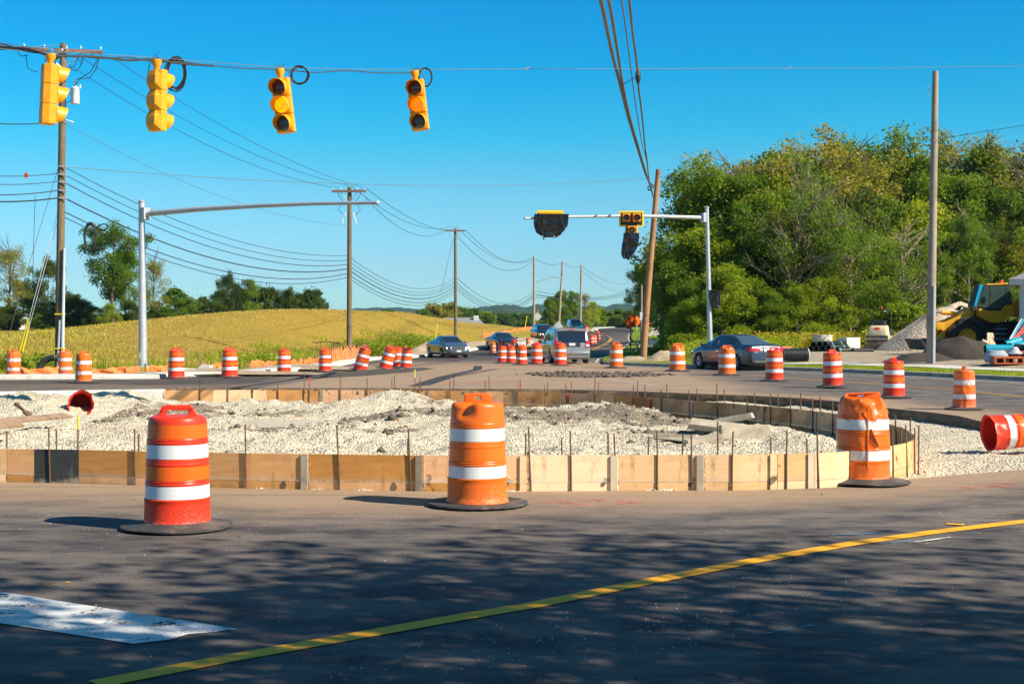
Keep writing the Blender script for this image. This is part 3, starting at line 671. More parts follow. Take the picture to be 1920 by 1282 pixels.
def drum_meshes(kind, tone, seed):
    key = (kind, tone, seed)
    if key in DCACHE: return DCACHE[key]
    bm_, ws, os_ = {'red': (M['d_red'], M['s_w'], M['s_o']), 'or': (M['d_or'], M['s_w'], M['s_oo']), 'old': (M['d_old'], M['s_wd'], M['s_oo'])}[tone]
    out = []
    def fin(b, name, m, ang=.55):
        b.v = [tuple(deform(kind, Vector(p), seed)) for p in b.v]
        me = bpy.data.meshes.new(name); me.from_pydata(b.v, [], b.f); me.materials.append(m); smooth_angle(me, ang); out.append((name, me))
    n = 64
    b = MB(); b.lathe(densify(BODY[1:]), n); 
    fin(b, 'body', bm_, .9 if kind in ('clean', 'dent') else .6)
    for z0, z1, nm, mm in ((.236, .346, 'white_stripe', ws), (.395, .512, 'orange_stripe', os_), (.580, .697, 'white_stripe', ws), (.752, .868, 'orange_stripe', os_)):
        b = MB(); k = 6; pr = [(stripe_r(z0, -.002), z0)] + [(stripe_r(z0 + (z1 - z0) * i / k), z0 + (z1 - z0) * i / k) for i in range(k + 1)] + [(stripe_r(z1, -.002), z1)]
        b.lathe(pr, n); fin(b, nm, mm)
    # handle: bar on two posts with bolt bosses
    b = MB(); t = .027
    if kind == 'dent':
        outl = [(-.125, .93), (-.125, 1.0), (-.10, 1.02), (.11, 1.02), (.135, 1.0), (.135, .93)]; hole = [(-.035, .955), (-.025, .995), (.03, .995), (.04, .955)]
    elif kind == 'torn':
        outl = [(-.19, .925), (-.185, 1.0), (-.16, 1.02), (.15, 1.0), (.16, .97), (.165, .925)]; hole = [(-.06, .96), (-.055, .995), (.01, .995), (.015, .96)]
    else:
        outl = [(-.175, .93), (-.145, .985), (-.125, 1.02), (-.11, 1.03), (.11, 1.03), (.125, 1.02), (.145, .985), (.175, .93)]; hole = [(-.10, .942), (-.095, .985), (.095, .985), (.10, .942)]
    # a ring of quads between outline and hole
    bmh = bmesh.new(); ov = [bmh.verts.new((x, -t, z)) for x, z in outl]; hv = [bmh.verts.new((x, -t, z)) for x, z in hole]
    es = [bmh.edges.new((ov[i], ov[(i + 1) % len(ov)])) for i in range(len(ov))] + [bmh.edges.new((hv[i], hv[(i + 1) % 4])) for i in range(4)]
    bmesh.ops.triangle_fill(bmh, use_beauty=True, edges=es)
    r_ = bmesh.ops.extrude_face_region(bmh, geom=list(bmh.faces)); bmesh.ops.translate(bmh, vec=(0, 2 * t, 0), verts=[q for q in r_['geom'] if isinstance(q, bmesh.types.BMVert)])
    bmesh.ops.recalc_face_normals(bmh, faces=bmh.faces)
    eg = [e for e in bmh.edges if len(e.link_faces) == 2 and e.calc_face_angle(0) > .5]
    bmesh.ops.bevel(bmh, geom=eg, offset=.006, segments=2, affect='EDGES', profile=.5)
    for f_ in bmh.faces: f_.smooth = True
    if kind in ('crush', 'torn'):
        for v_ in bmh.verts: v_.co.y += .05 * math.sin(v_.co.x * 14 + seed); v_.co.z -= .02 + .02 * math.sin(v_.co.x * 11 + seed)
    me = bpy.data.meshes.new('handle'); bmh.to_mesh(me); bmh.free(); me.materials.append(bm_); out.append(('handle', me))
    b = MB()
    for sx in (-1, 1):
        Mx = Matrix.Translation((sx * .122, -t, .995)) @ Matrix.Rotation(R(90), 4, 'X')
        b = MB(); b.lathe([(.017, 0), (.017, .007), (.008, .007), (.008, 0)], 14, Mx)
        if kind not in ('dent', 'torn'):
            me = bpy.data.meshes.new('bolt_boss'); me.from_pydata(b.v, [], b.f); me.materials.append(bm_); out.append(('bolt_boss', me))
    # rubber ballast ring
    b = MB(); flat = kind in ('dent',); rr = random.Random(seed + 5); m = 72; pr = [(.27, .066), (.305, .062), (.34, .046), (.40, .031), (.45, .021), (.475, .013), (.472, .001), (.40, 0), (.27, 0)]
    if flat: pr = [(.27, .034), (.31, .032), (.38, .030), (.44, .028), (.475, .024), (.48, .012), (.47, .0), (.40, 0), (.27, 0)]
    b.lathe(pr, m)
    for i, p in enumerate(b.v):
        a = math.atan2(p[1], p[0]); q = math.hypot(p[0], p[1]); wv = (q - .27) / .2
        jag = (noise.noise(Vector((math.cos(a) * 9, math.sin(a) * 9, seed))) * .03 if flat else noise.noise(Vector((math.cos(a) * 1.5, math.sin(a) * 1.5, seed))) * .025) * wv
        z = p[2] + max(0, wv) * (.012 * (1 + noise.noise(Vector((math.cos(a) * 1.3, math.sin(a) * 1.3, seed * 2)))) if not flat else .006)
        b.v[i] = (p[0] * (1 + jag / max(.1, q)), p[1] * (1 + jag / max(.1, q)), max(0, z))
    me = bpy.data.meshes.new('rubber_base'); me.from_pydata(b.v, [], b.f); me.materials.append(M['rubber']); smooth_angle(me, .8); out.append(('rubber_base', me))
    if kind == 'torn':      # hanging flap of torn plastic and folded ridges on the front
        b = MB(); b.add([(-.02, -.27, .57), (.03, -.275, .60), (.10, -.315, .40), (.055, -.30, .385), (-.02, -.262, .45), (.03, -.268, .56), (.06, -.29, .47)], [(0, 1, 6, 5), (1, 2, 3, 6), (0, 5, 4), (5, 6, 3, 4)])
        me = bpy.data.meshes.new('torn_flap'); me.from_pydata(b.v, [], b.f); me.materials.append(bm_); out.append(('torn_flap', me))
        b = MB(); b.tube([(-.006, -.283 * .985, .03), (-.008, -.283, .2), (-.006, -.276, .4), (-.004, -.268, .6), (0, -.255, .82)], [.006] * 5, 6)
        me = bpy.data.meshes.new('crease'); me.from_pydata(b.v, [], b.f); me.materials.append(bm_); out.append(('crease', me))
    DCACHE[key] = out; return out
def place_drum(loc, kind, tone, seed, label, group, s_=1.0, rz=0, tilt=(0, 0), base=True, squash=1.0):
    o = thing('traffic_drum', label, 'traffic drum', loc, 0, group)
    o.rotation_euler = Matrix.Rotation(0, 3, 'Z').to_euler() if False else (R(tilt[0]), R(tilt[1]), 0)
    o.scale = (s_ * squash, s_ * squash, s_)
    for nm, me in drum_meshes(kind, tone, seed):
        if nm == 'rubber_base' and not base: continue
        c = link_mesh(nm, me, o); c.rotation_euler = (0, 0, R(rz))
        if nm != 'rubber_base': c.location = (0, 0, .034)
    return o
# photo column, row of the base middle, row of the top, kind, tone, seed, turn, tilt, label
G_NEAR = 'traffic drums close to the camera'; G_R = 'traffic drums curving round the right side'; G_L = 'traffic drums along the left lane'; G_C = 'traffic drums clustered by the minivan'; G_F = 'traffic drums far up the road'
DR = [
 (333, 990, 760, 'clean', 'red', 1, 2, (0, 0), 'biggest and nearest drum, nearly new red orange, left of the middle in front', G_NEAR),
 (895, 947, 738, 'dent', 'or', 2, 4, (0, 0), 'orange drum with dented top left rim and ragged flat rubber ring, mid front', G_NEAR),
 (1618, 905, 730, 'torn', 'or', 3, -3, (0, 0), 'crumpled orange drum with a vertical crease and a hanging torn flap, right front', G_NEAR),
 (1808, 768, 687, 'batter', 'old', 4, 85, (0, 0), 'battered faded drum with patched stripes, the farthest right one still standing', G_R),
 (1676, 746, 670, 'clean', 'red', 5, 60, (0, 0), 'clean red drum standing just behind the crumpled drum with the torn flap', G_R),
 (1562, 727.5, 657, 'clean', 'red', 6, 38, (0, -2), 'drum with a slanting handle in front of the gravel yard beside the clean red drum', G_R),
 (1452, 714.5, 651, 'clean', 'red', 7, 10, (0, 0), 'smooth topped red drum in front of the parked dark sedan at its rear bumper corner', G_R),
 (1363, 703.5, 646, 'crush', 'or', 8, 5, (0, 0), 'crushed drum with scuffed bottom in front of the dark sedan rear door', G_R),
 (1270, 696, 640, 'crush', 'or', 9, 12, (0, 0), 'drum with twisted crumpled top beside the dark sedan front wheel', G_R),
 (1155.5, 690, 641, 'clean', 'or', 10, 0, (0, 0), 'upright orange drum alone at the kerb corner between minivan and brown pole', G_R),
 (25.5, 708.5, 655, 'batter', 'old', 11, 8, (0, 0), 'scraped drum with peeling stripes at the far left edge by the yellow guy guard', G_L),
 (122, 706.5, 655, 'clean', 'old', 12, 6, (0, 0), 'faded drum right beside the foot of the tall utility pole', G_L),
 (157, 717.5, 657.5, 'batter', 'or', 13, 80, (0, 0), 'squashed orange drum in the lane just right of the tall utility pole', G_L),
 (330.5, 710, 652, 'clean', 'red', 14, 5, (0, 0), 'clean red drum just right of the grey mast arm pole on the left', G_L),
 (430.5, 708, 651, 'clean', 'red', 15, 20, (0, 0), 'second clean red drum right of the left mast arm pole, before orange netting', G_L),
 (532.5, 701, 652, 'clean', 'red', 16, 78, (0, 0), 'drum with its handle edge on just right of the storm drain slot', G_L),
 (609.5, 697.5, 652, 'clean', 'red', 17, 8, (0, 0), 'drum standing in front of the small rusty rack at the hill foot', G_L),
 (674, 702, 654, 'clean', 'red', 18, 15, (0, 15), 'drum leaning strongly right, first of the leaning pair on the broken edge', G_L),
 (722, 698, 652, 'clean', 'red', 19, 15, (0, 15), 'drum leaning right with its rubber base lifted, second of the leaning pair', G_L),
 (745, 690, 651, 'clean', 'red', 20, 0, (0, 3), 'drum half hidden behind the right leaning drum', G_L),
 (761, 692, 651, 'clean', 'red', 21, 10, (0, 4), 'slightly leaning drum at the right end of the left lane row', G_L),
 (941.5, 680, 646, 'clean', 'red', 22, 10, (0, 0), 'leftmost drum of the tight row standing left of the minivan', G_C),
 (958.5, 681, 646, 'clean', 'red', 23, 20, (0, 0), 'second drum of the tight row standing left of the minivan', G_C),
 (978.5, 684, 645, 'twist', 'red', 24, 30, (0, 0), 'shaded drum with a twisted middle and swirled stripe, left of the minivan', G_C),
 (1006.5, 683, 642, 'clean', 'red', 25, 15, (0, 0), 'wide upright drum immediately left of the minivan front wheel', G_C),
 (1050.5, 685.5, 640.5, 'clean', 'red', 26, 75, (0, 0), 'drum overlapping the left rear corner of the silver minivan', G_C),
 (1019.5, 674, 645, 'clean', 'old', 27, 10, (0, 0), 'faded drum partly hidden between the minivan and the wide upright drum', G_C),
 (924.5, 662, 641, 'clean', 'old', 28, 10, (0, 0), 'small drum in front of the dark oncoming sedan nose', G_F),
 (940.5, 666, 638.6, 'clean', 'red', 29, 80, (0, 0), 'drum showing its top over the first drums of the tight row', G_F),
 (963, 663, 636, 'clean', 'red', 30, 10, (0, 0), 'drum beside the door of the dark oncoming sedan', G_F),
 (990.7, 650.5, 632, 'clean', 'old', 31, 10, (0, 0), 'small faded drum standing alone between the two oncoming dark cars', G_F),
 (1021.5, 648, 629.5, 'clean', 'red', 32, 10, (0, 0), 'drum in front of the bumper of the oncoming dark hatchback', G_F),
 (1110, 647, 628.5, 'batter', 'red', 33, 10, (0, -3), 'leaning pair drum right of the minivan, the nearer one', G_F),
 (1114, 645, 628, 'clean', 'old', 34, 10, (0, 4), 'leaning pair drum right of the minivan, the one behind', G_F),
 (1123.5, 639.5, 623.5, 'clean', 'red', 35, 10, (0, 0), 'drum at the bend of the double yellow line, nearer of two', G_F),
 (1120.5, 634, 620, 'clean', 'red', 36, 10, (0, 0), 'drum at the bend of the double yellow line, farther of two', G_F),
 (1099.5, 623.8, 611, 'clean', 'red', 37, 10, (0, 0), 'rightmost tiny drum in the distant bunch beside the far car', G_F),
 (1094, 621, 613, 'batter', 'or', 38, 10, (0, 10), 'middle tiny drum in the distant bunch beside the far car', G_F),
 (1089, 619.5, 613.5, 'batter', 'old', 39, 10, (0, -12), 'leftmost tiny drum in the distant bunch beside the far car', G_F),
 (838, 671, 648.6, 'clean', 'old', 40, 10, (0, 0), 'small weathered drum in front of the oncoming blue grey sedan', G_F),
]
for px_, pb, pt, kind, tone, seed, rz, tilt, lab, grp in DR:
    p = at(px_, pb); sc_ = (pb - pt) / F * p.y / (1.065 if kind != 'dent' else 1.055)
    if px_ in (674, 722): p.z += .02
    sc_ = max(.78, min(1.12, sc_))
    sd_ = seed if p.y < 80 and kind != 'clean' else (1 if kind == 'clean' else seed)
    lift = (.10 if tilt[1] == 15 else (.03 if tilt[1] else 0))
    o = place_drum(p + Vector((0, 0, lift + .006)), kind, tone, sd_, lab, grp, sc_, rz, tilt, squash=1.13 if kind == 'torn' else (1.08 if kind == 'crush' else 1.0))
# two drums lying on the stone: one shows its open end, one lies along the right edge
def lying(loc, rot, kind, tone, seed, label, s_=1.0, sq=1.0):
    o = thing('traffic_drum', label, 'traffic drum', loc, 0, 'traffic drums lying on their side'); o.rotation_euler = rot; o.scale = (s_, s_, s_ * sq)
    for nm, me in drum_meshes(kind, tone, seed):
        if nm == 'rubber_base': continue
        link_mesh(nm, me, o)
    b = MB(); b.lathe([(.288, .004), (.262, .03), (.25, .5), (.235, .9), (0, .92)], 48); b.v = [tuple(deform(kind, Vector(q), seed)) for q in b.v]
    b.build('lining', M['inside'], o, True); return o
p = at_s(150, 786, zbed); lying(p + Vector((0, .05, .30)), (R(-97), R(14), R(16)), 'collapse', 'red', 51, 'fallen red drum with its crushed open bottom facing the camera, on stone at left', 1.12)
p = at_s(1868, 850, zbed); lying(p + Vector((-.06, .15, .27)), (R(86), 0, R(97)), 'batter', 'red', 52, 'fallen red drum on pale gravel at the right edge, open end to the left', .90)
# cone and tall slim channeliser by the oncoming sedan, small cone far off
M['cone'] = pm('cone_orange', (.88, .10, .02), (.7, .07, .02), 6, .5)
def cone(name, px_, pb, h, r0, label, rt=.03, bands=((.35, .52), (.62, .75))):
    p = at(px_, pb); o = thing(name, label, 'traffic cone', p)
    MB().box(-r0 * 1.35, r0 * 1.35, -r0 * 1.35, r0 * 1.35, .005, .04).build('foot', M['rubber'], o, bevel=.01)
    MB().lathe([(r0, .04), (rt, h), (rt * .6, h + .01)], 20, cap1=True).build('shell', M['cone'], o, True)
    for a, c in bands:
        f_ = lambda t: r0 + (rt - r0) * t
        MB().lathe([(f_(a) + .004, .04 + (h - .04) * a), (f_(c) + .004, .04 + (h - .04) * c)], 20).build('white_band', M['s_w'], o, True)
    return o
cone('traffic_cone', 851.5, 670.5, 1.0, .26, 'fat orange and white cone beside the small weathered drum', .12, ((.1, .2), (.4, .52), (.65, .78)))
cone('traffic_cone', 869.5, 668.5, 1.15, .13, 'tall slim orange channeliser cone at the side of the blue grey sedan', .03)
cone('traffic_cone', 970, 634, .8, .17, 'single small orange cone on the dirt edge above the dark sedan', .03)
# ------------------------------------------------------------------ concrete form boards
def mat_ply(name, a, c, dirt=(.16, .10, .06), amt=1.0):
    m, nt, b = newmat(name); v = coord(nt, 'Generated'); u = coord(nt)
    gr = noise_tex(nt, u, 3.2, 8, .7, (1, 1, 9)); kn = noise_tex(nt, u, 5.5, 2, .5); bl = noise_tex(nt, u, 1.6, 5, .65)
    oi = N(nt, 'ShaderNodeObjectInfo')
    col = ramp(nt, gr, [(.3, a), (.7, c)])
    col = mixc(nt, col, tuple(x * .62 for x in c), ramp_bw(nt, bl, .5, .72))
    col = mixc(nt, col, dirt, math_(nt, 'MULTIPLY', ramp_bw(nt, kn, .665, .70), amt))
    st = noise_tex(nt, u, 9, 6, .8, (1, 1, .25)); col = mixc(nt, col, dirt, math_(nt, 'MULTIPLY', ramp_bw(nt, st, .56, .70), .6 * amt))
    sep = N(nt, 'ShaderNodeSeparateXYZ'); nt.links.new(v, sep.inputs[0])
    lowd = math_(nt, 'ADD', math_(nt, 'SUBTRACT', .32, sep.outputs[2]), math_(nt, 'MULTIPLY', math_(nt, 'SUBTRACT', noise_tex(nt, u, 7, 5, .7), .5), .9))
    col = mixc(nt, col, (.55, .43, .30), math_(nt, 'MULTIPLY', ramp_bw(nt, lowd, .12, .32), .55))
    hv = N(nt, 'ShaderNodeHueSaturation'); nt.links.new(col, hv.inputs['Color'])
    nt.links.new(math_(nt, 'ADD', math_(nt, 'MULTIPLY', oi.outputs['Random'], .4), .80), hv.inputs['Value']); nt.links.new(math_(nt, 'ADD', math_(nt, 'MULTIPLY', oi.outputs['Random'], -.25), 1.05), hv.inputs['Saturation'])
    nt.links.new(hv.outputs[0], b.inputs['Base Color']); b.inputs['Roughness'].default_value = .8; b.inputs['Specular IOR Level'].default_value = .25
    bump(nt, b, gr, .2, .006); return m
M['ply'] = mat_ply('plywood', (.74, .37, .11), (.60, .26, .065)); M['ply_pale'] = mat_ply('pale_plywood', (.84, .56, .30), (.76, .43, .18)); M['ply_brown'] = mat_ply('shade_brown_plywood', (.58, .30, .11), (.42, .20, .07))
M['ply_black'] = mat_ply('black_form_board', (.030, .033, .036), (.055, .06, .062), (.22, .23, .2), .8); M['cleat'] = mat_ply('grey_cleat', (.42, .36, .28), (.30, .25, .18), (.15, .12, .09), .6); M['cleat_pale'] = mat_ply('pale_cleat', (.70, .60, .45), (.62, .5, .34), (.3, .2, .12), .5)
M['rust'] = pm('rusty_steel', (.22, .13, .08), (.10, .06, .04), 30, .8, .4, .3, dirt=(.35, .26, .18), dscale=9); M['redtip'] = pm('red_paint', (.75, .05, .02), None, 5, .6); M['yeltip'] = pm('yellow_paint_tip', (.85, .68, .02), None, 5, .6)
FP = [Vector((p.x, p.y)) for p in FW]; FL = [0]
for a, c in zip(FP, FP[1:]): FL.append(FL[-1] + (c - a).length)
def form_pt(s_):
    s_ = max(0, min(FL[-1] - 1e-4, s_)); i = int(np.searchsorted(FL, s_, 'right')) - 1; i = min(i, len(FP) - 2)
    t = (s_ - FL[i]) / (FL[i + 1] - FL[i]); d = (FP[min(i + 1, len(FP) - 1)] - FP[i]).normalized()
    # smoothed direction
    return FP[i].lerp(FP[i + 1], t), d
def s_of(px_, back=False):
    """distance along the form of a photo column, on the near or the far side"""
    k0 = 24 if back else 0; k1 = len(FORM) - 1 if back else 24
    best = None
    for i in range(k0, k1):
        a, c = FORM[i][0], FORM[i + 1][0]
        if min(a, c) <= px_ <= max(a, c) and a != c:
            pw = FW[i] ; qw = FW[i + 1]
            for k in range(41):
                q = pw.lerp(qw, k / 40); e = abs(q.x / q.y * F + CX - px_)
                if best is None or e < best[0]: best = (e, FL[i] + (FL[i + 1] - FL[i]) * k / 40)
    return best[1]
def panel(s0, s1, m, label, group, cleats=(), inner=True, split=.74):
    """one plywood panel of the ring: two boards, with upright cleats nailed on the outside of the near side or the inside of the far side"""
    n = max(2, int((s1 - s0) / .12)); root = None
    P0, _ = form_pt((s0 + s1) / 2); o = thing('formwork', label, 'formwork panel', (P0.x, P0.y, 0), 0, group)
    ss = [s0 + .004 + (s1 - s0 - .008) * k / n for k in range(n + 1)]
    def board(z0f, z1f, name, mm, th=.018, off=0.0):
        V = []
        for q in ss:
            p, d = form_pt(q); nr = Vector((-d.y, d.x)); zt = float(ztop(p.y)); hgt = (.385 if p.y < 17 else .43)
            za = zt - hgt * z0f; zb_ = zt - hgt * z1f
            for o_, z in ((off, za), (off, zb_), (off + th, zb_), (off + th, za)): V.append((p.x + nr.x * o_ - P0.x, p.y + nr.y * o_ - P0.y, z))
        Fc = [(i * 4 + k, i * 4 + (k + 1) % 4, (i + 1) * 4 + (k + 1) % 4, (i + 1) * 4 + k) for i in range(n) for k in range(4)] + [(0, 3, 2, 1), (n * 4, n * 4 + 1, n * 4 + 2, n * 4 + 3)]
        b = MB(); b.add(V, Fc); b.build(name, mm, o)
    board(0, split - .006, 'upper_board', m); board(split + .004, 1.0, 'lower_board', m, off=.002)
    for c, cm in cleats:
        p, d = form_pt(c); nr = Vector((-d.y, d.x)) * (1 if inner else -1); zt = float(ztop(p.y)); hw = .035
        a0 = .021 if inner else .002
        b = MB(); pts = []
        for z in (zt - .375, zt - .004):
            for sgn, dep in ((-1, a0), (1, a0), (1, a0 + .018), (-1, a0 + .018)): pts.append((p.x + d.x * sgn * hw + nr.x * dep - P0.x, p.y + d.y * sgn * hw + nr.y * dep - P0.y, z))
        b.add(pts, [(0, 1, 2, 3), (7, 6, 5, 4), (0, 4, 5, 1), (1, 5, 6, 2), (2, 6, 7, 3), (3, 7, 4, 0)]); b.build('cleat', cm, o)
    return o
# near side, left to right; the black panel is at columns 64-147
nb = [-300, -190, -80, 12, 64, 147, 388, 580, 795, 990, 1160, 1322, 1458, 1528, 1600, 1673, 1714]
cl = {580: 'cleat', 795: 'cleat', 990: 'ply_pale', 1160: 'cleat_pale', 1322: 'cleat', 1458: 'ply_pale', 1528: 'cleat_pale'}
nm_ = 0
for i in range(len(nb) - 1):
    a, c = s_of(nb[i]), s_of(nb[i + 1]); m = M['ply_black'] if nb[i] == 64 else (M['ply_pale'] if nb[i] >= 990 else M['ply'])
    if nb[i] == -80: m = M['ply_pale']
    lab = 'black stained form panel left of the biggest drum' if nb[i] == 64 else '%s plywood form panel, %s from the left along the near form' % ('pale' if nb[i] >= 990 else 'tan', ordn(i + 1))
    cc = []
    if nb[i + 1] in cl: cc = [(c - .05, M[cl[nb[i + 1]]])]
    # a panel that straddles its neighbour's end is butted to it
    panel(a, c, m, lab, 'plywood panels of the near form', cc, inner=False, split=.72 if nb[i] != 64 else .99)
s_tip = s_of(1714); fb = [1700, 1640, 1580, 1530, 1485, 1430, 1370, 1296, 1225, 1150, 1050, 960, 900, 800, 700, 600, 500, 400, 307]
sb = [s_tip, s_of(1700, True) - .0] + [s_of(v_, True) for v_ in fb[1:]]
for i in range(len(sb) - 1):
    a, c = sb[i], sb[i + 1]
    if c - a < .1: continue
    mid = .5 * (a + c); m = M['ply_brown'] if i < 11 else M['ply']  # right arc turned from the sun: its shade is put into a darker brown
    if i == 17: m = M['ply_pale']
    if i == 3: m = M['ply_brown']
    panel(a, c, m, '%s far form panel, %s counting from the right tip' % ('shade-painted brown' if i < 11 else 'orange tan', ordn(i + 1)), 'plywood panels of the far form', [(c - .06, M['cleat'])] if i % 2 == 1 and i < 17 else [], inner=True, split=.7)
# stakes
STK = 0
def stake(p, zb_, zt_, label, group, tip=None, r=.0085, lean=(0, 0)):
    o = thing('form_stake', label, 'steel stake', (p[0], p[1], zb_), 0, group)
    L = zt_ - zb_; MB().tube([(0, 0, -.05), (lean[0] * .5 * L + random.uniform(-.004, .004), lean[1] * .5 * L, L * .5), (lean[0] * L, lean[1] * L, L)], r, 7).build('rod', M['rust'], o, True)
    if tip is not None: MB().tube([(lean[0] * L * .82, lean[1] * L, L * .80), (lean[0] * L, lean[1] * L, L + .004)], r + .002, 7).build('painted_tip', tip, o)
    return o
def ztat(py, Y): return EYE + (HY - py) / F * Y
NS = [(94, 802), (254, 804), (462, 796), (637, 797), (770, 803), (996, 800), (1071, 808), (1155, 812), (1232, 809), (1297.5, 814), (1372, 809), (1473, 807), (1535, 810), (1674, 803), (1700, 797), (1716, 802)]
for i, (x, y) in enumerate(NS):
    s_ = s_of(x) if x < 1700 else s_of(min(x, 1714)); p, d = form_pt(s_); nr = Vector((d.y, -d.x)); q = p + nr * .0095
    stake((q.x, q.y), float(g(q.y)), ztat(y, q.y), 'rusty stake nailed outside the near form, %s from the left' % ordn(i + 1), 'stakes outside the near form', lean=(random.uniform(-.05, .02), 0))
IS = [(13, 809, None), (108, 804, None), (145.5, 780, 'yeltip'), (261, 814, None), (765, 822, None), (984, 812, None), (1054.5, 820, None), (1140, 812, None), (1215, 818, None), (1278, 813, None), (1346, 790, None), (1447, 821, None), (1515, 821, None), (1612, 815, None), (1688, 800, None), (1722, 797, None)]
for i, (x, y, tp) in enumerate(IS):
    p, d = form_pt(s_of(min(x, 1710))); nr = Vector((-d.y, d.x)); q = p + nr * (.45 if x < 1600 else .16); q.x = (x - CX) / F * q.y
    lab = 'stake with a bright yellow top below the fallen red drum' if tp else 'short stake standing just inside the near form, %s from the left' % ordn(i + 1)
    stake((q.x, q.y), float(zbed(q.y)), ztat(y, q.y), lab, 'short stakes inside the near form', M[tp] if tp else None, .009, lean=(random.uniform(-.03, .03), 0))
FS = [(375, 710, 0, 0), (426, 707, 0, 0), (474.5, 711, 0, 0), (522.5, 710, 0, 0), (571, 698, 0, 0), (580, 708, 0, 2), (637.5, 706, 0, 0), (689.5, 708, 0, 0), (738, 710, 0, 0), (741, 703, 1, 0), (779, 693, 0, 1), (785.5, 714, 0, 0), (789.5, 707, 1, 0), (843.5, 703, 0, 0), (850, 706, 1, 0), (912, 713, 0, 0), (917.5, 706, 1, 0), (971.7, 714.5, 0, 2), (976.5, 711.5, 1, 0), (1021.5, 722, 0, 0), (1026.8, 716.5, 1, 0), (1064, 718, 0, 0), (1071.5, 715.5, 1, 0), (1115.4, 707, 0, 0), (1122, 716.5, 1, 0), (1189, 722, 0, 0), (1194, 714.5, 1, 0), (1208, 720, 1, 0), (1242.5, 729.5, 0, 0), (1252, 720.5, 1, 0), (1296, 731.5, 0, 0), (1308, 728.5, 1, 0), (1347, 718.5, 0, 0), (1360, 729, 1, 0), (1405, 739.5, 0, 0), (1416.5, 736, 1, 0), (1447, 737, 0, 0), (1460, 739, 1, 0), (1485, 742, 0, 0), (1500, 735.5, 1, 0), (1526.5, 746, 0, 0), (1540, 743, 1, 0), (1564.5, 753, 0, 0), (1580, 752, 1, 0), (1686, 778, 0, 0), (1707, 783, 1, 0)]
for i, (x, y, outr, tp) in enumerate(FS):
    p, d = form_pt(s_of(min(x, 1699), True)); nr = Vector((-d.y, d.x)); q = p + nr * (.034 if not outr else -.40); q = Vector(((x - CX) / F * q.y, q.y)) if outr else q
    lab = '%s stake %s the far form, %s from the left along it' % (['rusty', 'yellow flagged', 'red topped'][tp], 'behind' if outr else 'against', ordn(i + 1))
    stake((q.x, q.y), float(zbed(q.y)) - .1, ztat(y, q.y), lab, 'stakes of the far form', [None, M['yeltip'], M['redtip']][tp], .011, lean=(random.uniform(-.03, .03), 0))
# painted survey laths on the form
for px_, lab in ((1068, 'thin red lath leaning on the far form below the car'), (1223, 'thin red lath on the far form right of the middle')):
    p, d = form_pt(s_of(px_, True)); nr = Vector((-d.y, d.x)); q = p + nr * .045; zt = float(ztop(q.y)); o = MB().box(-.018, .018, -.005, .005, zt - .38, zt - .01).build('survey_lath', M['redtip']); o.location = (q.x, q.y, 0); tag(o, lab, 'lath', 'red laths')
# finished concrete kerb wall on the left with planks at its foot
b = MB(); n = len(CONC)
V = []
for p in CONC:
    zt = float(ztop(p.y)) + .02
    for dy, z in ((0, -.75), (0, zt - .03), (.03, zt), (.30, zt), (.30, -.75)): V.append((p.x, p.y + dy, z))
b.add(V, [(i * 5 + k, i * 5 + (k + 1) % 5, (i + 1) * 5 + (k + 1) % 5, (i + 1) * 5 + k) for i in range(n - 1) for k in range(5)] + [(0, 1, 2, 3, 4), tuple((n - 1) * 5 + k for k in (4, 3, 2, 1, 0))])
tag(b.build('concrete_wall', M['concrete']), 'new pale concrete kerb wall running left from the far plywood form', 'concrete wall')
M['plank'] = mat_ply('old_plank', (.34, .22, .12), (.22, .13, .07))
for k, (x0, y0, x1, y1, lab) in enumerate([(-120, 801, 128, 779, 'long brown plank lying along the foot of the concrete wall'), (-120, 808, 36, 795, 'shorter brown plank lower down at the left edge of the stone')]):
    a = at_s(x0, y0, lambda Y: zbed(Y) + .25); c = at_s(x1, y1, lambda Y: zbed(Y) + .25); d = (c - a); o = MB().box(0, d.length, -.10, .10, -.02, .025).build('plank', M['plank'], bevel=.003); o.location = a; o.rotation_euler = (R(18), -math.asin(d.z / d.length), math.atan2(d.y, d.x)); tag(o, lab, 'plank', 'planks by the concrete wall')
# rusty clamp bar and a brown stone near it
p = at_s(47, 772, lambda Y: zbed(Y) + .25)
o = thing('form_clamp', 'rust brown steel form clamp lying on the stone slope at left', 'clamp', p); b = MB(); b.box(-.26, .26, -.025, .025, -.02, .03); b.box(.0, .12, -.07, .07, -.015, .035); b.build('bar', M['rust'], o, bevel=.006); MB().box(-.3, -.22, -.04, .04, -.03, .04).build('head', M['rust'], o, bevel=.008); o.rotation_euler = (0, R(32), R(-25))
# broken kerb slabs in the stone
M['slab'] = pm('broken_concrete', (.46, .40, .30), (.30, .25, .18), 6, .9, 0, .4, detail=8)
def chunk(px_, py, L, W, H, rz, tl, label, dz=.12):
    p = at_s(px_, py, zbed); b = MB(); b.box(-L / 2, L / 2, -W / 2, W / 2, -H / 2, H / 2); rr = random.Random(int(px_))
    b.v = [(x + rr.uniform(-.05, .05) * L * .6, y + rr.uniform(-.05, .05), z + rr.uniform(-.02, .02)) for x, y, z in b.v]
    o = b.build('concrete_chunk', M['slab'], bevel=.012); o.location = p + Vector((0, 0, dz)); o.rotation_euler = (R(tl[0]), R(tl[1]), R(rz)); tag(o, label, 'concrete chunk', 'broken concrete slabs in the stone'); return o
chunk(1395, 826, .80, .16, .22, 8, (0, 0), 'long upright slab of broken kerb at the right of the rubble', .13)
chunk(1345, 817, .95, .40, .10, -10, (14, 6), 'wide slab tilted toward the camera beside the long kerb piece', .16)
chunk(1337, 815, .10, .55, .22, 12, (0, 0), 'short block end standing at the left of the rubble', .12)
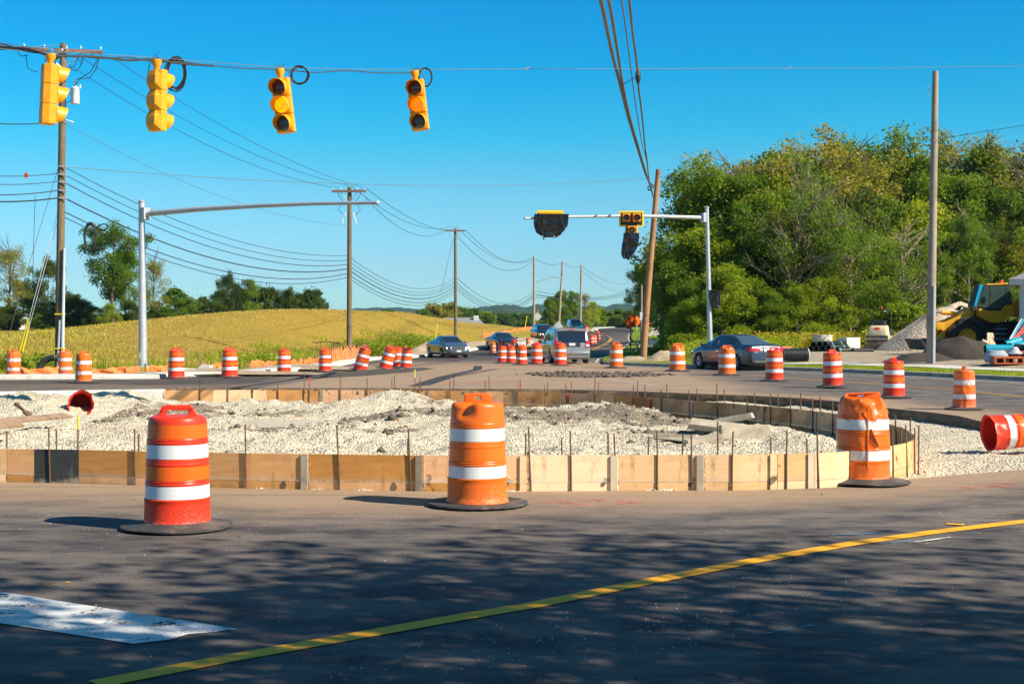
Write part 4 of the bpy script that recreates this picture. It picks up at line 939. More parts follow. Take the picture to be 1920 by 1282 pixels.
chunk(1265, 828, .65, .30, .09, -6, (-8, 3), 'flat slab half sunk in the stone left of the rubble', .06)
chunk(1318, 832, .60, .22, .12, 14, (5, -6), 'small slab lying in front of the tilted slab', .05)
chunk(1375, 806, .75, .12, .10, -24, (0, -12), 'narrow piece resting across the back of the rubble', .20)
o = patch([(425, 783), (470, 775), (628, 775), (655, 780), (560, 787), (470, 790)], M['walk'], -.12, 'old_pavement', g); o['label'] = 'flat remnant of old tan pavement left in the stone'
strip([at_s(500, 781, lambda Y: g(Y) - .11), at_s(610, 779, lambda Y: g(Y) - .11)], .3, M['pink'], -.108)
# dark ridge of asphalt under the leaning drums
def ridge():
    q = pl([(560, 709), (640, 706), (700, 703), (760, 698), (800, 691)]); V = []; m = 9
    pts = []
    for a, c in zip(q, q[1:]): pts += [a.lerp(c, k / 14) for k in range(14)]
    for i, p in enumerate(pts):
        e = math.sin(math.pi * min(1, max(0, i / (len(pts) - 1)))) ** .5
        for k in range(m):
            t = k / (m - 1); u = (t - .45) * 3.0; h = .20 * e * math.exp(-(u / .75) ** 2) * (.7 + .6 * float(vn(p.x * 2 + k, p.y * 2, .9)))
            V.append((p.x + u * .25, p.y + u, float(g(p.y + u)) + .004 + h))
    n_ = len(pts); Fc = [(i * m + k, i * m + k + 1, (i + 1) * m + k + 1, (i + 1) * m + k) for i in range(n_ - 1) for k in range(m - 1)]
    b = MB(); b.add(V, Fc); o = b.build('asphalt_ridge', M['fresh']); tag(o, 'low dark heap of loose asphalt under the leaning drums', 'asphalt heap')
M['fresh'] = pm('loose_asphalt', (.030, .028, .027), (.06, .055, .05), 14, .95, 0, 1.0, bdist=.05)
ridge()
# piles of dirt at the left kerb and right corner
def pile(name, p, rx, ry, h, mat, label, seed, zf, cat='dirt pile', n=60, sharp=1.3, rough_=.22):
    V = []; 
    for i in range(n):
        for j in range(n):
            x = (i / (n - 1) - .5) * 2; y = (j / (n - 1) - .5) * 2; r_ = math.hypot(x, y)
            z = max(0, 1 - r_) ** sharp * (1 + rough_ * (float(vn(x * 3 + seed, y * 3 + seed, 1)) - .5) * 3) + rough_ * .25 * (float(vn(x * 11 + seed, y * 11, 1)) - .5) * max(0, 1 - r_)
            V.append((x * rx, y * ry, z * h))
    zs = zf(np.array([p.x + v_[0] for v_ in V]), np.array([p.y + v_[1] for v_ in V])) - p.z
    V = [(a[0], a[1], a[2] + zz - .04) for a, zz in zip(V, zs)]
    Fc = [(i * n + j, (i + 1) * n + j, (i + 1) * n + j + 1, i * n + j + 1) for i in range(n - 1) for j in range(n - 1) if math.hypot((i / (n - 1) - .5) * 2, (j / (n - 1) - .5) * 2) < 1.02]
    b = MB(); b.add(V, Fc); o = b.build(name, mat, smooth_=False); o.location = p; tag(o, label, cat); return o
# ------------------------------------------------------------------ vehicles
def glossy(name, c, metal=.0, rough=.3, coat=1.0, spec=.5, flake=0):
    m, nt, b = newmat(name); v = coord(nt); n = noise_tex(nt, v, 2, 5, .7)
    nt.links.new(mixc(nt, c, tuple(x * .86 for x in c), n), b.inputs['Base Color']); b.inputs['Metallic'].default_value = metal; b.inputs['Roughness'].default_value = rough
    b.inputs['Coat Weight'].default_value = coat; b.inputs['Coat Roughness'].default_value = .06; b.inputs['Specular IOR Level'].default_value = spec; return m
M['glass'] = glossy('car_glass', (.012, .016, .018), 0, .04, 1, .9); M['glass_l'] = glossy('car_glass_see', (.06, .09, .09), 0, .05, 1, .9)
M['tyre'] = pm('tyre_rubber', (.018, .018, .019), (.035, .033, .03), 12, .85); M['rim'] = glossy('alloy_rim', (.55, .55, .56), .8, .3, .3)
M['trim'] = pm('black_trim', (.015, .015, .016), (.025, .025, .025), 8, .6); M['chrome'] = glossy('chrome', (.75, .75, .75), 1, .12, 0); M['red_l'] = glossy('tail_lens', (.55, .008, .012), 0, .15); M['white_l'] = glossy('lamp_lens', (.7, .7, .66), .1, .12)
M['seat'] = pm('beige_seat', (.45, .42, .34), None, 4, .9); M['plate'] = pm('licence_plate', (.62, .63, .66), (.5, .5, .55), 30, .6)
CARP = {
 'sedan': dict(L=4.85, W=.925, H=1.46, roof=.58, zt=[(0, .60), (.04, .88), (.10, 1.02), (.16, 1.045), (.70, 1.055), (.85, 1.10), (1.60, 1.40), (2.2, 1.462), (2.75, 1.44), (3.05, 1.36), (3.80, 1.00), (4.4, .87), (4.72, .74), (4.82, .60), (4.85, .50)],
   belt=[(0, .58), (.10, .93), (.5, .96), (1.5, .94), (3.6, .90), (4.4, .80), (4.75, .66), (4.85, .48)], wb=[(0, .74), (.12, .84), (.5, .91), (1.2, .925), (3.4, .92), (4.3, .88), (4.7, .74), (4.85, .56)], rg=(.72, 1.58), ws=(2.98, 3.78), sw=[(1.02, 1.42), (1.47, 2.12), (2.20, 3.15)], wheels=(.98, 3.80), zb=.19, wr=.335),
 'van': dict(L=5.1, W=.98, H=1.78, roof=.78, zt=[(0, .62), (.03, .95), (.06, 1.10), (.13, 1.35), (.26, 1.66), (.42, 1.76), (2.0, 1.79), (3.0, 1.74), (3.4, 1.62), (4.2, 1.12), (4.7, .98), (5.0, .78), (5.1, .5)],
   belt=[(0, .60), (.05, 1.06), (1.0, 1.08), (3.5, 1.03), (4.3, .96), (4.9, .75), (5.1, .48)], wb=[(0, .87), (.1, .94), (.5, .98), (3.6, .98), (4.5, .93), (4.9, .8), (5.1, .6)], rg=(.045, .27), ws=(3.35, 4.2), sw=[(.45, 1.25), (1.33, 2.35), (2.45, 3.5)], wheels=(1.0, 4.05), zb=.22, wr=.345),
 'suv': dict(L=4.5, W=.92, H=1.70, roof=.68, zt=[(0, .62), (.04, .98), (.10, 1.15), (.34, 1.55), (.55, 1.67), (1.6, 1.71), (2.5, 1.67), (2.8, 1.57), (3.45, 1.12), (4.1, 1.0), (4.4, .82), (4.5, .5)],
   belt=[(0, .60), (.08, 1.06), (1, 1.04), (2.9, 1.0), (3.6, .97), (4.3, .78), (4.5, .48)], wb=[(0, .78), (.1, .86), (.5, .92), (3.2, .92), (4.0, .87), (4.35, .76), (4.5, .6)], rg=(.10, .50), ws=(2.72, 3.45), sw=[(.5, 1.0), (1.05, 1.8), (1.88, 2.9)], wheels=(.88, 3.58), zb=.24, wr=.35)}
def car(kind, loc, rz, paint, label, lights_on=False, glass='glass', name='car', cat='car', grp='cars on the road'):
    """x runs from the tail (0) to the nose (L); heading rz turns +x"""
    K = CARP[kind]; L = K['L']; o = thing(name, label, cat, loc, rz, grp)
    I = lambda tab, u: float(np.interp(u, [a for a, _ in tab], [b for _, b in tab]))
    cuts = sorted(set([round(v_, 3) for v_ in list(np.arange(0, L, .075)) + [L] + [a for a, _ in K['zt']] + [q for s_ in K['sw'] for q in s_] + list(K['rg']) + list(K['ws'])]))
    xs = [cuts[0]]
    for c in cuts[1:]:
        if c - xs[-1] > .02: xs.append(c)
    xs[-1] = L
    def ring(u):
        zt = I(K['zt'], u); zt = .5 * zt + .25 * (I(K['zt'], max(0, u - .06)) + I(K['zt'], min(L, u + .06))); w_ = I(K['wb'], u); zb = K['zb'] + (.10 if u < .12 or u > L - .15 else 0); be = min(I(K['belt'], u), zt - .02)
        cab = max(0., min(1., (zt - be - .10) / .25)); wr = (1 - cab) * (w_ * .80) + cab * K['roof']
        hh = be - zb; pts = [(0, zb), (.5 * w_, zb), (.86 * w_, zb), (.955 * w_, zb + .05), (.975 * w_, zb + .14 * hh), (.99 * w_, zb + .30 * hh), (1.0 * w_, zb + .48 * hh), (.997 * w_, zb + .64 * hh), (.988 * w_, zb + .74 * hh), (.992 * w_, zb + .80 * hh), (.97 * w_, zb + .93 * hh), (.945 * w_, be)]
        e = zt - .055 * cab - .004; ww = .93 * w_
        for t in (.12, .35, .6, .85): pts.append((ww + (wr + .03 - ww) * t - .0, be + (e - .03 * cab - be) * t))
        pts += [(wr + .015 * cab, e - .008 * cab), (wr - .05, zt - .012), (wr * .75, zt + .006), (wr * .4, zt + .016), (0, zt + .02)]
        return pts
    m = len(ring(1)); V = []; 
    for u in xs:
        for y_, z in ring(u):
            # round the plan corners of bumpers
            V.append((u, y_, z))
    n0 = len(V)
    V2 = V + [(a, -b_, c) for a, b_, c in V]
    groups = {'body': []}
    glassk = {}
    R0, R1 = K['rg']; W0, W1 = K['ws']
    for i in range(len(xs) - 1):
        um = .5 * (xs[i] + xs[i + 1])
        for k in range(m - 1):
            za = (V[i * m + k][2] + V[(i + 1) * m + k + 1][2]) / 2
            hole = False
            for wx in K['wheels']:
                if 3 <= k + 1 and k < 9 and math.hypot(um - wx, za - K['wr']) < K['wr'] + .045: hole = True
            if hole: continue
            key = 'body'
            if 12 <= k <= 14:
                for j, (a, c) in enumerate(K['sw']):
                    if a < um < c: key = 'side_window%d' % j
            if k >= 17:
                if R0 < um < R1: key = 'rear_window'
                if W0 < um < W1: key = 'windshield'
            for side in (0, 1):
                q = (i * m + k, i * m + k + 1, (i + 1) * m + k + 1, (i + 1) * m + k)
                if side: q = tuple(n0 + t for t in q[::-1])
                kk = key + ('s%d' % side if key.startswith('side') else '')
                groups.setdefault(kk, []).append(q)
    for e_, i in ((0, 0), (1, len(xs) - 1)):
        for k in range(m - 1):
            groups['body'].append((i * m + k, n0 + i * m + k, n0 + i * m + k + 1, i * m + k + 1))
    for kk, fs in groups.items():
        used = sorted(set(t for f in fs for t in f)); mp = {a: j for j, a in enumerate(used)}
        b = MB(); b.add([V2[a] for a in used], [tuple(mp[t] for t in f) for f in fs])
        nm = kk if not kk.startswith('side') else 'side_window'
        me = bpy.data.meshes.new(nm); me.from_pydata(b.v, [], b.f); bm = bmesh.new(); bm.from_mesh(me); bmesh.ops.remove_doubles(bm, verts=bm.verts, dist=.0005); bmesh.ops.recalc_face_normals(bm, faces=bm.faces); bm.to_mesh(me); bm.free()
        me.materials.append(paint if nm == 'body' else M[glass if nm == 'rear_window' else 'glass']); smooth_angle(me, .7); link_mesh(nm, me, o)
    # dark floor pan and wheel housings, wheels
    MB().box(.35, L - .3, -K['W'] * .78, K['W'] * .78, K['zb'] + .02, .62).build('chassis', M['trim'], o)
    if kind == 'van':
        for sy in (-1, 1): MB().tube([(.5, sy * .66, 1.80), (1.2, sy * .66, 1.86), (2.6, sy * .66, 1.86), (3.1, sy * .64, 1.78)], .02, 6).build('roof_rail', M['chrome'], o, True)
    for wx in K['wheels']:
        for sy in (-1, 1):
            wy = sy * (K['W'] - .11)
            Mx = Matrix.Translation((wx, wy, K['wr'])) @ Matrix.Rotation(R(90), 4, 'X'); r_ = K['wr']
            MB().lathe([(r_ * .62, -.11), (r_ * .9, -.115), (r_ * .985, -.09), (r_, -.04), (r_, .04), (r_ * .985, .09), (r_ * .9, .115), (r_ * .62, .11)], 28, Mx).build('tyre', M['tyre'], o, True)
            b = MB(); b.lathe([(r_ * .64, -sy * -.10 * -1), (r_ * .60, -sy * .07), (r_ * .1, -sy * .06), (0, -sy * .06)], 24, Mx)
            for q in range(5):
                a = q * 2 * math.pi / 5; c_, s_ = math.cos(a), math.sin(a)
                for w2 in (-.09, .09):
                    p0 = Mx @ Vector((.03 * c_, .03 * s_, -sy * .085)); p1 = Mx @ Vector((r_ * .6 * math.cos(a + w2 * 2), r_ * .6 * math.sin(a + w2 * 2), -sy * .095)); b.tube([p0, p1], .018, 5)
            b.build('rim', M['rim'], o)
            MB().lathe([(r_ * .55, -sy * .05), (0, -sy * .05)], 20, Mx).build('brake', M['trim'], o)
    def quad(name, mat, pts, th=.012):
        b = MB(); n = len(pts); p = [Vector(q) for q in pts]; nr = (p[1] - p[0]).cross(p[2] - p[0]).normalized() * th
        b.add(p + [q + nr for q in p], [tuple(range(n))[::-1], tuple(range(n, 2 * n))] + [(i, (i + 1) % n, (i + 1) % n + n, i + n) for i in range(n)]); return b.build(name, mat, o)
    W = K['W']
    for sy in (-1, 1):
        b = MB(); b.box(-.1, .1, -.085, .085, -.06, .07, Matrix.Translation((K['ws'][1] - .42, sy * (W + .06), 1.03 if kind == 'sedan' else 1.12)) @ Matrix.Rotation(R(12) * sy, 4, 'Z'))
        b.build('mirror', paint, o, True, bevel=.03)
        # door seams, sill, handles
        for u in (K['sw'][-1][0] - .03, K['sw'][-2][0] - .02, K['sw'][-1][1] + .12):
            b = MB(); pts = ring(u)[4:12]; b.tube([(u, sy * (y_ + .001), z) for y_, z in pts], .005, 4); b.build('door_seam', M['trim'], o)
        for u in (K['sw'][-1][0] + .12, K['sw'][-2][0] + .12):
            y_, z = ring(u)[9]; MB().box(u - .1, u + .1, sy * y_ - .012, sy * y_ + .014, z - .01, z + .016).build('door_handle', M['chrome'] if kind == 'sedan' else paint, o)
    b0 = I(K['belt'], .1)
    if kind == 'sedan':
        for sy in (-1, 1):
            b = MB(); prof = [(.000, .34), (.012, .50), (.05, .72), (.10, .80), (.28, .885)]
            z0, z1 = .76, .93; V = []
            for x_, y_ in prof: V += [(x_ - .012 + .0, sy * (y_ + .012), z0 + (.02 if y_ > .6 else .03)), (x_ + .02, sy * (y_ + .006), z1 - (.03 if y_ < .6 else 0))]
            b.add(V, [(2 * i, 2 * i + 1, 2 * i + 3, 2 * i + 2) for i in range(len(prof) - 1)]); b.build('tail_light', M['red_l'], o)
        quad('licence_plate', M['plate'], [(-.012, -.17, .76), (-.012, .17, .76), (.012, .17, .91), (.012, -.17, .91)], .01)
        quad('trunk_trim', M['chrome'], [(.012, -.30, .925), (.012, .30, .925), (.03, .30, .955), (.03, -.30, .955)], .008)
        quad('bumper_trim', M['trim'], [(-.006, -.62, .30), (-.006, .62, .30), (-.006, .62, .36), (-.006, -.62, .36)], .01)
        quad('bumper_chrome', M['chrome'], [(-.010, -.6, .365), (-.010, .6, .365), (-.010, .6, .385), (-.010, -.6, .385)], .01)
    elif kind == 'van':
        for sy in (-1, 1): quad('tail_light', M['red_l'], [(.00, sy * .66, .80), (.02, sy * .90, .80), (.10, sy * .90, 1.18), (.055, sy * .74, 1.18)])
        for sy in (-1, 1): quad('reverse_lamp', M['white_l'], [(-.012, sy * .69, .86), (-.002, sy * .86, .86), (.018, sy * .86, .96), (.012, sy * .70, .96)])
        quad('licence_plate', M['plate'], [(-.005, -.16, .90), (-.005, .16, .90), (.010, .16, 1.03), (.010, -.16, 1.03)], .01)
        quad('plate_recess', M['trim'], [(.0, -.42, .84), (.0, .42, .84), (.02, .42, 1.06), (.02, -.42, 1.06)], .004)
        quad('brake_lamp', M['red_l'], [(.27, -.16, 1.69), (.27, .16, 1.69), (.31, .16, 1.73), (.31, -.16, 1.73)], .01)
        MB().box(-.05, .12, -.86, .86, .46, .60).build('bumper_step', paint, o, True, bevel=.03)
    else:
        for sy in (-1, 1): quad('tail_light', M['red_l'], [(.02, sy * .62, .92), (.05, sy * .84, .92), (.12, sy * .82, 1.22), (.10, sy * .68, 1.22)])
        quad('licence_plate', M['plate'], [(-.008, -.16, .80), (-.008, .16, .80), (.005, .16, .93), (.005, -.16, .93)], .01)
    # nose
    zf = .66 if kind == 'sedan' else .78
    for sy in (-1, 1):
        x1 = L - .10
        quad('headlight', M['lit_lamp'] if lights_on else M['white_l'], [(x1 + .055, sy * .46, zf - .07), (x1 - .10, sy * .78, zf - .05), (x1 - .20, sy * .80, zf + .06), (x1 - .0, sy * .50, zf + .045)], .05)
    quad('grille', M['trim'], [(L - .015, -.40, .50), (L - .015, .40, .50), (L - .05, .40, .68), (L - .05, -.40, .68)], .035)
    quad('front_plate', M['plate'], [(L + .01, -.16, .40), (L + .01, .16, .40), (L + .01, .16, .52), (L + .01, -.16, .52)], .02)
    quad('air_intake', M['trim'], [(L + .0, -.5, .27), (L + .0, .5, .27), (L + .0, .5, .38), (L + .0, -.5, .38)], .015)
    return o
_m, _nt, _b = newmat('lit_headlamp'); _b.inputs['Base Color'].default_value = (.9, .88, .8, 1); _b.inputs['Emission Color'].default_value = (1, .95, .85, 1); _b.inputs['Emission Strength'].default_value = 1.5; M['lit_lamp'] = _m
M['p_navy'] = glossy('dark_blue_grey_paint', (.045, .055, .075), .55, .3); M['p_silver'] = glossy('silver_paint', (.34, .335, .31), .5, .35); M['p_blue'] = glossy('blue_grey_paint', (.13, .17, .21), .6, .32); M['p_dark'] = glossy('black_blue_paint', (.012, .016, .026), .3, .25); M['p_grey'] = glossy('dark_grey_paint', (.06, .07, .08), .5, .3)
def put_car(kind, px_, py, heading, paint, label, ref=.5, name='car', cat='car', **k):
    """heading: angle of the nose from +Y, positive to the left; (px,py) is the middle of the footprint nearest the lens"""
    p = at(px_, py); K = CARP[kind]; a = R(90 + heading); L = K['L']
    off = Vector((math.cos(a), math.sin(a), 0)) * (-ref * L)
    q = p + off; z0 = float(g(q.y + L / 2 * math.sin(a)))
    o = car(kind, (q.x, q.y, z0 + .01), a, paint, label, name=name, cat=cat, **k); o.scale = (1.05, 1.05, 1.05)
    sl = float(g(q.y + math.sin(a) * L) - g(q.y)) / L; o.rotation_euler = (0, -math.atan(sl) , a); o.location.z = float(g(q.y)) + .01
    return o
put_car('sedan', 1413, 694, 24, M['p_navy'], 'dark blue grey sedan seen from behind, near the grass kerb on the right', ref=.22, glass='glass_l')
put_car('van', 1073, 682, 8, M['p_silver'], 'silver minivan seen from behind, driving away beside the row of drums', ref=.0, name='minivan', cat='minivan')
put_car('sedan', 839, 670, 200, M['p_blue'], 'blue grey sedan coming toward the camera left of the slim cone', ref=.5, lights_on=True)
put_car('sedan', 941, 656, 196, M['p_dark'], 'dark blue sedan oncoming behind the tight row of drums', ref=.5)
put_car('suv', 1018, 640, 192, M['p_dark'], 'black hatchback oncoming above the minivan roof', ref=.5, lights_on=True)
put_car('suv', 1078, 621, 188, M['p_grey'], 'dark grey car oncoming far up the road beside the bunch of tiny drums', ref=.5)
put_car('suv', 1140, 613.4, -4, M['p_dark'], 'black SUV driving away at the crest of the road', ref=.3)
# ------------------------------------------------------------------ traffic signals on the span wire
M['sig_y'] = pm('signal_yellow', (.86, .37, .008), (.76, .29, .006), 5, .42, spec=.4, dirt=(.35, .18, .02), dscale=5, dlo=.62, dhi=.8); M['sig_in'] = pm('visor_inside', (.80, .50, .03), None, 4, .5)
M['sig_bp'] = pm('backplate_yellow', (.80, .66, .02), (.74, .58, .02), 4, .4); M['sig_blk'] = pm('signal_black', (.02, .02, .02), None, 6, .5)
M['l_red'] = glossy('red_lens', (.07, .004, .006), 0, .25); M['l_off'] = glossy('dark_green_lens', (.03, .032, .04), 0, .3); M['l_yoff'] = glossy('amber_lens_off', (.22, .11, .012), 0, .25)
def lit(name, c, e):
    m, nt, b = newmat(name); v = coord(nt); n = noise_tex(nt, v, 14, 4, .7); b.inputs['Base Color'].default_value = (*c, 1); nt.links.new(mixc(nt, c, tuple(x * .55 for x in c), ramp_bw(nt, n, .45, .6)), b.inputs['Emission Color']); b.inputs['Emission Strength'].default_value = e; b.inputs['Roughness'].default_value = .3; return m
M['l_y1'] = lit('amber_lens_lit', (1.0, .50, .0), .62); M['l_y2'] = lit('orange_lens_lit', (1.0, .26, .0), .5)
def section(o, cx, cz, lens, parts, face_mat, vis_mat, vis_in, s_=.355, tunnel=False, lens_r=.15, vl=.21, zt=True):
    """one square signal section looking along -Y of its parent; z centre cz, x centre cx"""
    y0 = -.10
    MB().box(cx - s_ / 2 + .012, cx + s_ / 2 - .012, y0 - .022, y0 - .001, cz - s_ / 2 + .010, cz + s_ / 2 - .010).build('door', face_mat, o, bevel=.010)
    b = MB(); Mx = Matrix.Translation((cx, y0 - .022, cz)) @ Matrix.Rotation(R(90), 4, 'X')
    b.lathe([(0, .035), (lens_r * .5, .030), (lens_r * .85, .014), (lens_r, .0)], 28, Mx); b.build('lens', lens, o, True)
    # cutaway visor: a tube open below that is longest at the top
    V = []; n = 40; rr = lens_r + .014; A0 = R(-52) ; A1 = R(232)
    for th in (0, .006):
        for i in range(n + 1):
            a = A0 + (A1 - A0) * i / n; t = (math.sin(a) + .8) / 1.8; ln = vl * (.12 + .88 * max(0, t) ** .5)
            for d in (0, ln): V.append((cx + (rr + th) * math.cos(a), y0 - .022 - d, cz + (rr + th) * math.sin(a) - d * .10))
    k = 2 * (n + 1)
    fi = [(2 * i, 2 * i + 2, 2 * i + 3, 2 * i + 1) for i in range(n)]; fo = [(k + 2 * i, k + 2 * i + 1, k + 2 * i + 3, k + 2 * i + 2) for i in range(n)]; fe = [(2 * i + 1, 2 * i + 3, k + 2 * i + 3, k + 2 * i + 1) for i in range(n)]
    b = MB(); b.add(V, fi + fo + fe); vo = b.build('visor', [vis_mat, vis_in], o, True)
def signal(loc, face_deg, roll, label, lenses, scallop=False, grp='traffic signals on the span wire', s_=.36):
    """face_deg: compass turn of the lenses from facing the camera (-Y), positive toward +X"""
    o = thing('traffic_signal', label, 'traffic signal', loc, 0, grp)
    o.rotation_euler = Matrix.Rotation(R(roll), 3, 'Y').to_4x4().to_euler(); o.rotation_euler = (Matrix.Rotation(R(roll), 3, 'Y') @ Matrix.Rotation(R(face_deg), 3, 'Z')).to_euler()
    h = s_
    for i in range(3):
        cz = -h * (i + .5) - .22; b = MB(); w2 = h / 2
        # housing of one section, chamfered behind; scalloped ones pinch in at each joint
        def rg(z, k): return [(-w2, -.10, z), (w2, -.10, z), (w2, .02 * k, z), (w2 * .55 * k + .02, .13 * k, z), (-w2 * .55 * k - .02, .13 * k, z), (-w2, .02 * k, z)]
        lv = [(cz + h / 2 - .003, .62 if scallop else .97), (cz + h * .2, 1.0), (cz - h * .2, 1.0), (cz - h / 2 + .003, .62 if scallop else .97)]
        V = []; 
        for z, k in lv: V += rg(z, k)
        Fc = [(i2 * 6 + q, i2 * 6 + (q + 1) % 6, (i2 + 1) * 6 + (q + 1) % 6, (i2 + 1) * 6 + q) for i2 in range(3) for q in range(6)] + [tuple(range(6))[::-1], tuple(18 + q for q in range(6))]
        b.add(V, Fc); b.build('housing', M['sig_y'], o, bevel=.008)
        section(o, 0, cz, lenses[i], None, M['sig_y'], M['sig_y'], M['sig_in'], h)
    b = MB(); b.lathe([(.045, -.22), (.05, -.17), (.09, -.10), (.09, -.03), (.03, -.02)], 14, cap1=True); b.build('hanger_cap', M['sig_y'], o, True)
    b = MB(); b.tube([(0, 0, -.03), (0, 0, .03)], .03, 8); b.box(-.09, .09, -.03, .03, .0, .05); b.tube([(-.05, 0, .0), (-.055, 0, .12)], .010, 6); b.tube([(.05, 0, .0), (.055, 0, .12)], .010, 6); b.build('wire_clamp', M['chrome'], o, True)
    b = MB(); b.tube([(.06, .03, -.02), (.16, .04, -.10), (.19, .05, -.28), (.17, .03, -.40)], .007, 5); b.build('lead', M['trim'], o, True)
    return o
SPAN = [(-420, 50, 26), (-160, 66, 25.4), (0, 80, 25.1), (93, 96, 25.0), (190, 102, 25.6), (290, 108, 26.2), (400, 117, 26.9), (525, 127, 27.6), (650, 130, 28.6), (779, 131, 29.6), (985, 129.5, 32), (1300, 129, 36), (1600, 128, 41), (1920, 124, 46), (2500, 108, 60)]
def span_pt(px_):
    return P(px_, float(np.interp(px_, [a for a, _, _ in SPAN], [b for _, b, _ in SPAN])), float(np.interp(px_, [a for a, _, _ in SPAN], [c for _, _, c in SPAN])))
signal(span_pt(95) + Vector((0, 0, -.02)), 122, 2.5, 'yellow traffic signal hanging leftmost in front of the pole crossarm, back and side showing', [M['l_red'], M['l_yoff'], M['l_off']], s_=.350)
signal(span_pt(294) + Vector((0, 0, -.01)), 142, 1.0, 'yellow traffic signal with a scalloped back hanging beside the biggest cable coil', [M['l_red'], M['l_yoff'], M['l_off']], True, s_=.375)
signal(span_pt(524) + Vector((0, 0, .0)), -15, -7, 'yellow traffic signal showing a bright yellow middle light, third along the wire', [M['l_red'], M['l_y1'], M['l_off']], s_=.352)
signal(span_pt(777) + Vector((0, 0, .0)), -11, -6.5, 'yellow traffic signal showing an orange middle light, rightmost on the span wire', [M['l_red'], M['l_y2'], M['l_off']], s_=.350)
# ------------------------------------------------------------------ mast arms
M['galv'] = pm('galvanised_steel', (.52, .54, .55), (.42, .44, .46), 4, .45, .35, 0, detail=7); M['bag'] = glossy('black_plastic_bag', (.010, .010, .012), 0, .2, .5)
def mast(base, top, rb, rt, arm0, arm1, ra, rb2, label, grp='steel mast arm poles'):
    o = thing('mast_arm_pole', label, 'mast arm pole', base, 0, grp); L = top - base
    MB().tube([(0, 0, 0), L], [rb, rt], 20).build('pole', M['galv'], o, True)
    MB().lathe([(rt + .025, 0), (rt + .03, .04), (rt * .6, .09), (0, .10)], 16, Matrix.Translation(L)).build('cap', M['galv'], o, True)
    a = arm0 - base; c = arm1 - base; mid = a.lerp(c, .5); mid.z += .10
    MB().tube([a, a.lerp(mid, .5) + Vector((0, 0, .03)), mid, c.lerp(mid, .5) + Vector((0, 0, .03)), c], [ra, ra * .85, ra * .72, ra * .6, rb2], 14).build('arm', M['galv'], o, True)
    MB().lathe([(rb2 * 1.3, 0), (rb2 * 1.3, .08), (0, .16)], 12, Matrix.Translation(c) @ (c - a).to_track_quat('Z', 'Y').to_matrix().to_4x4()).build('arm_cap', M['galv'], o, True)
    d = (c - a).normalized(); b = MB(); b.box(-.05, .12, -.2, .2, -.24, .24, Matrix.Translation(Vector((a.x, a.y, a.z))) @ Matrix.Rotation(math.atan2(d.y, d.x), 4, 'Z')); b.build('arm_plate', M['galv'], o, bevel=.015)
    b = MB(); b.lathe([(rb * 1.9, .0), (rb * 1.9, .04), (rb * 1.1, .045), (rb * 1.1, .12)], 20); b.build('base_plate', M['galv'], o)
    for k in range(4):
        q = R(45 + 90 * k); MB().tube([(rb * 1.6 * math.cos(q), rb * 1.6 * math.sin(q), -.05), (rb * 1.6 * math.cos(q), rb * 1.6 * math.sin(q), .16)], .025, 8).build('anchor_bolt', M['galv'], o)
    MB().lathe([(.075, -.014), (.075, .014)], 16, Matrix.Translation((-.04, -rb, .45)) @ Matrix.Rotation(R(90), 4, 'X') @ Matrix.Scale(1.8, 4, (0, 1, 0)), True, True).build('hand_hole', M['galv'], o)
    return o
Yl = on_field(268, 694).y; Yl = max(Yl, 55)
bz = P(268, 691, Yl)
mast(P(268, 688, Yl), P(265.5, 379, Yl), .165, .115, P(272, 401, Yl), P(705, 380.5, Yl - 4.5), .115, .06, 'tall grey steel mast arm on the left with no signals hung yet')
o = tag(MB().box(-.62, .62, -.45, .45, -.5, 0).build('concrete_block', M['ply_pale'], bevel=.01), 'square boxed footing under the left mast arm pole', 'footing'); o.location = bz + Vector((-.0, 0, .07))
for dx, lab in ((1.55, 'white concrete block by the kerb just right of the left mast arm'),):
    o = tag(MB().prism([(-.6, -.1), (.85, -.1), (.85, .32), (.45, .32), (.35, .18), (-.6, .22)], -.3, .3).build('concrete_block', M['concrete'], bevel=.02), lab, 'concrete block'); o.location = P(355, 700, Yl - 1) + Vector((0, 0, .0))
Yr = 75.0
RM = mast(P(1332, 668, Yr), P(1325.3, 390, Yr), .14, .10, P(1320, 408.5, Yr), P(987, 409.5, Yr - 3), .11, .055, 'grey steel mast arm on the right above the dark sedan, carrying two bagged signals')
MB().box(-.18, .18, -.18, .18, 0, .5).build('base_cover', M['kerb_grey'], RM)
def arm_y(px_): return Yr - 3 * (1320 - px_) / 333
def crumple(b, amp, sc, seed):
    b.v = [(x + amp * noise.noise(Vector((x * sc, z * sc, seed))), y + amp * noise.noise(Vector((x * sc + 7, z * sc, seed + y * sc))), z + amp * .6 * noise.noise(Vector((z * sc, x * sc, seed + 3)))) for x, y, z in b.v]; return b
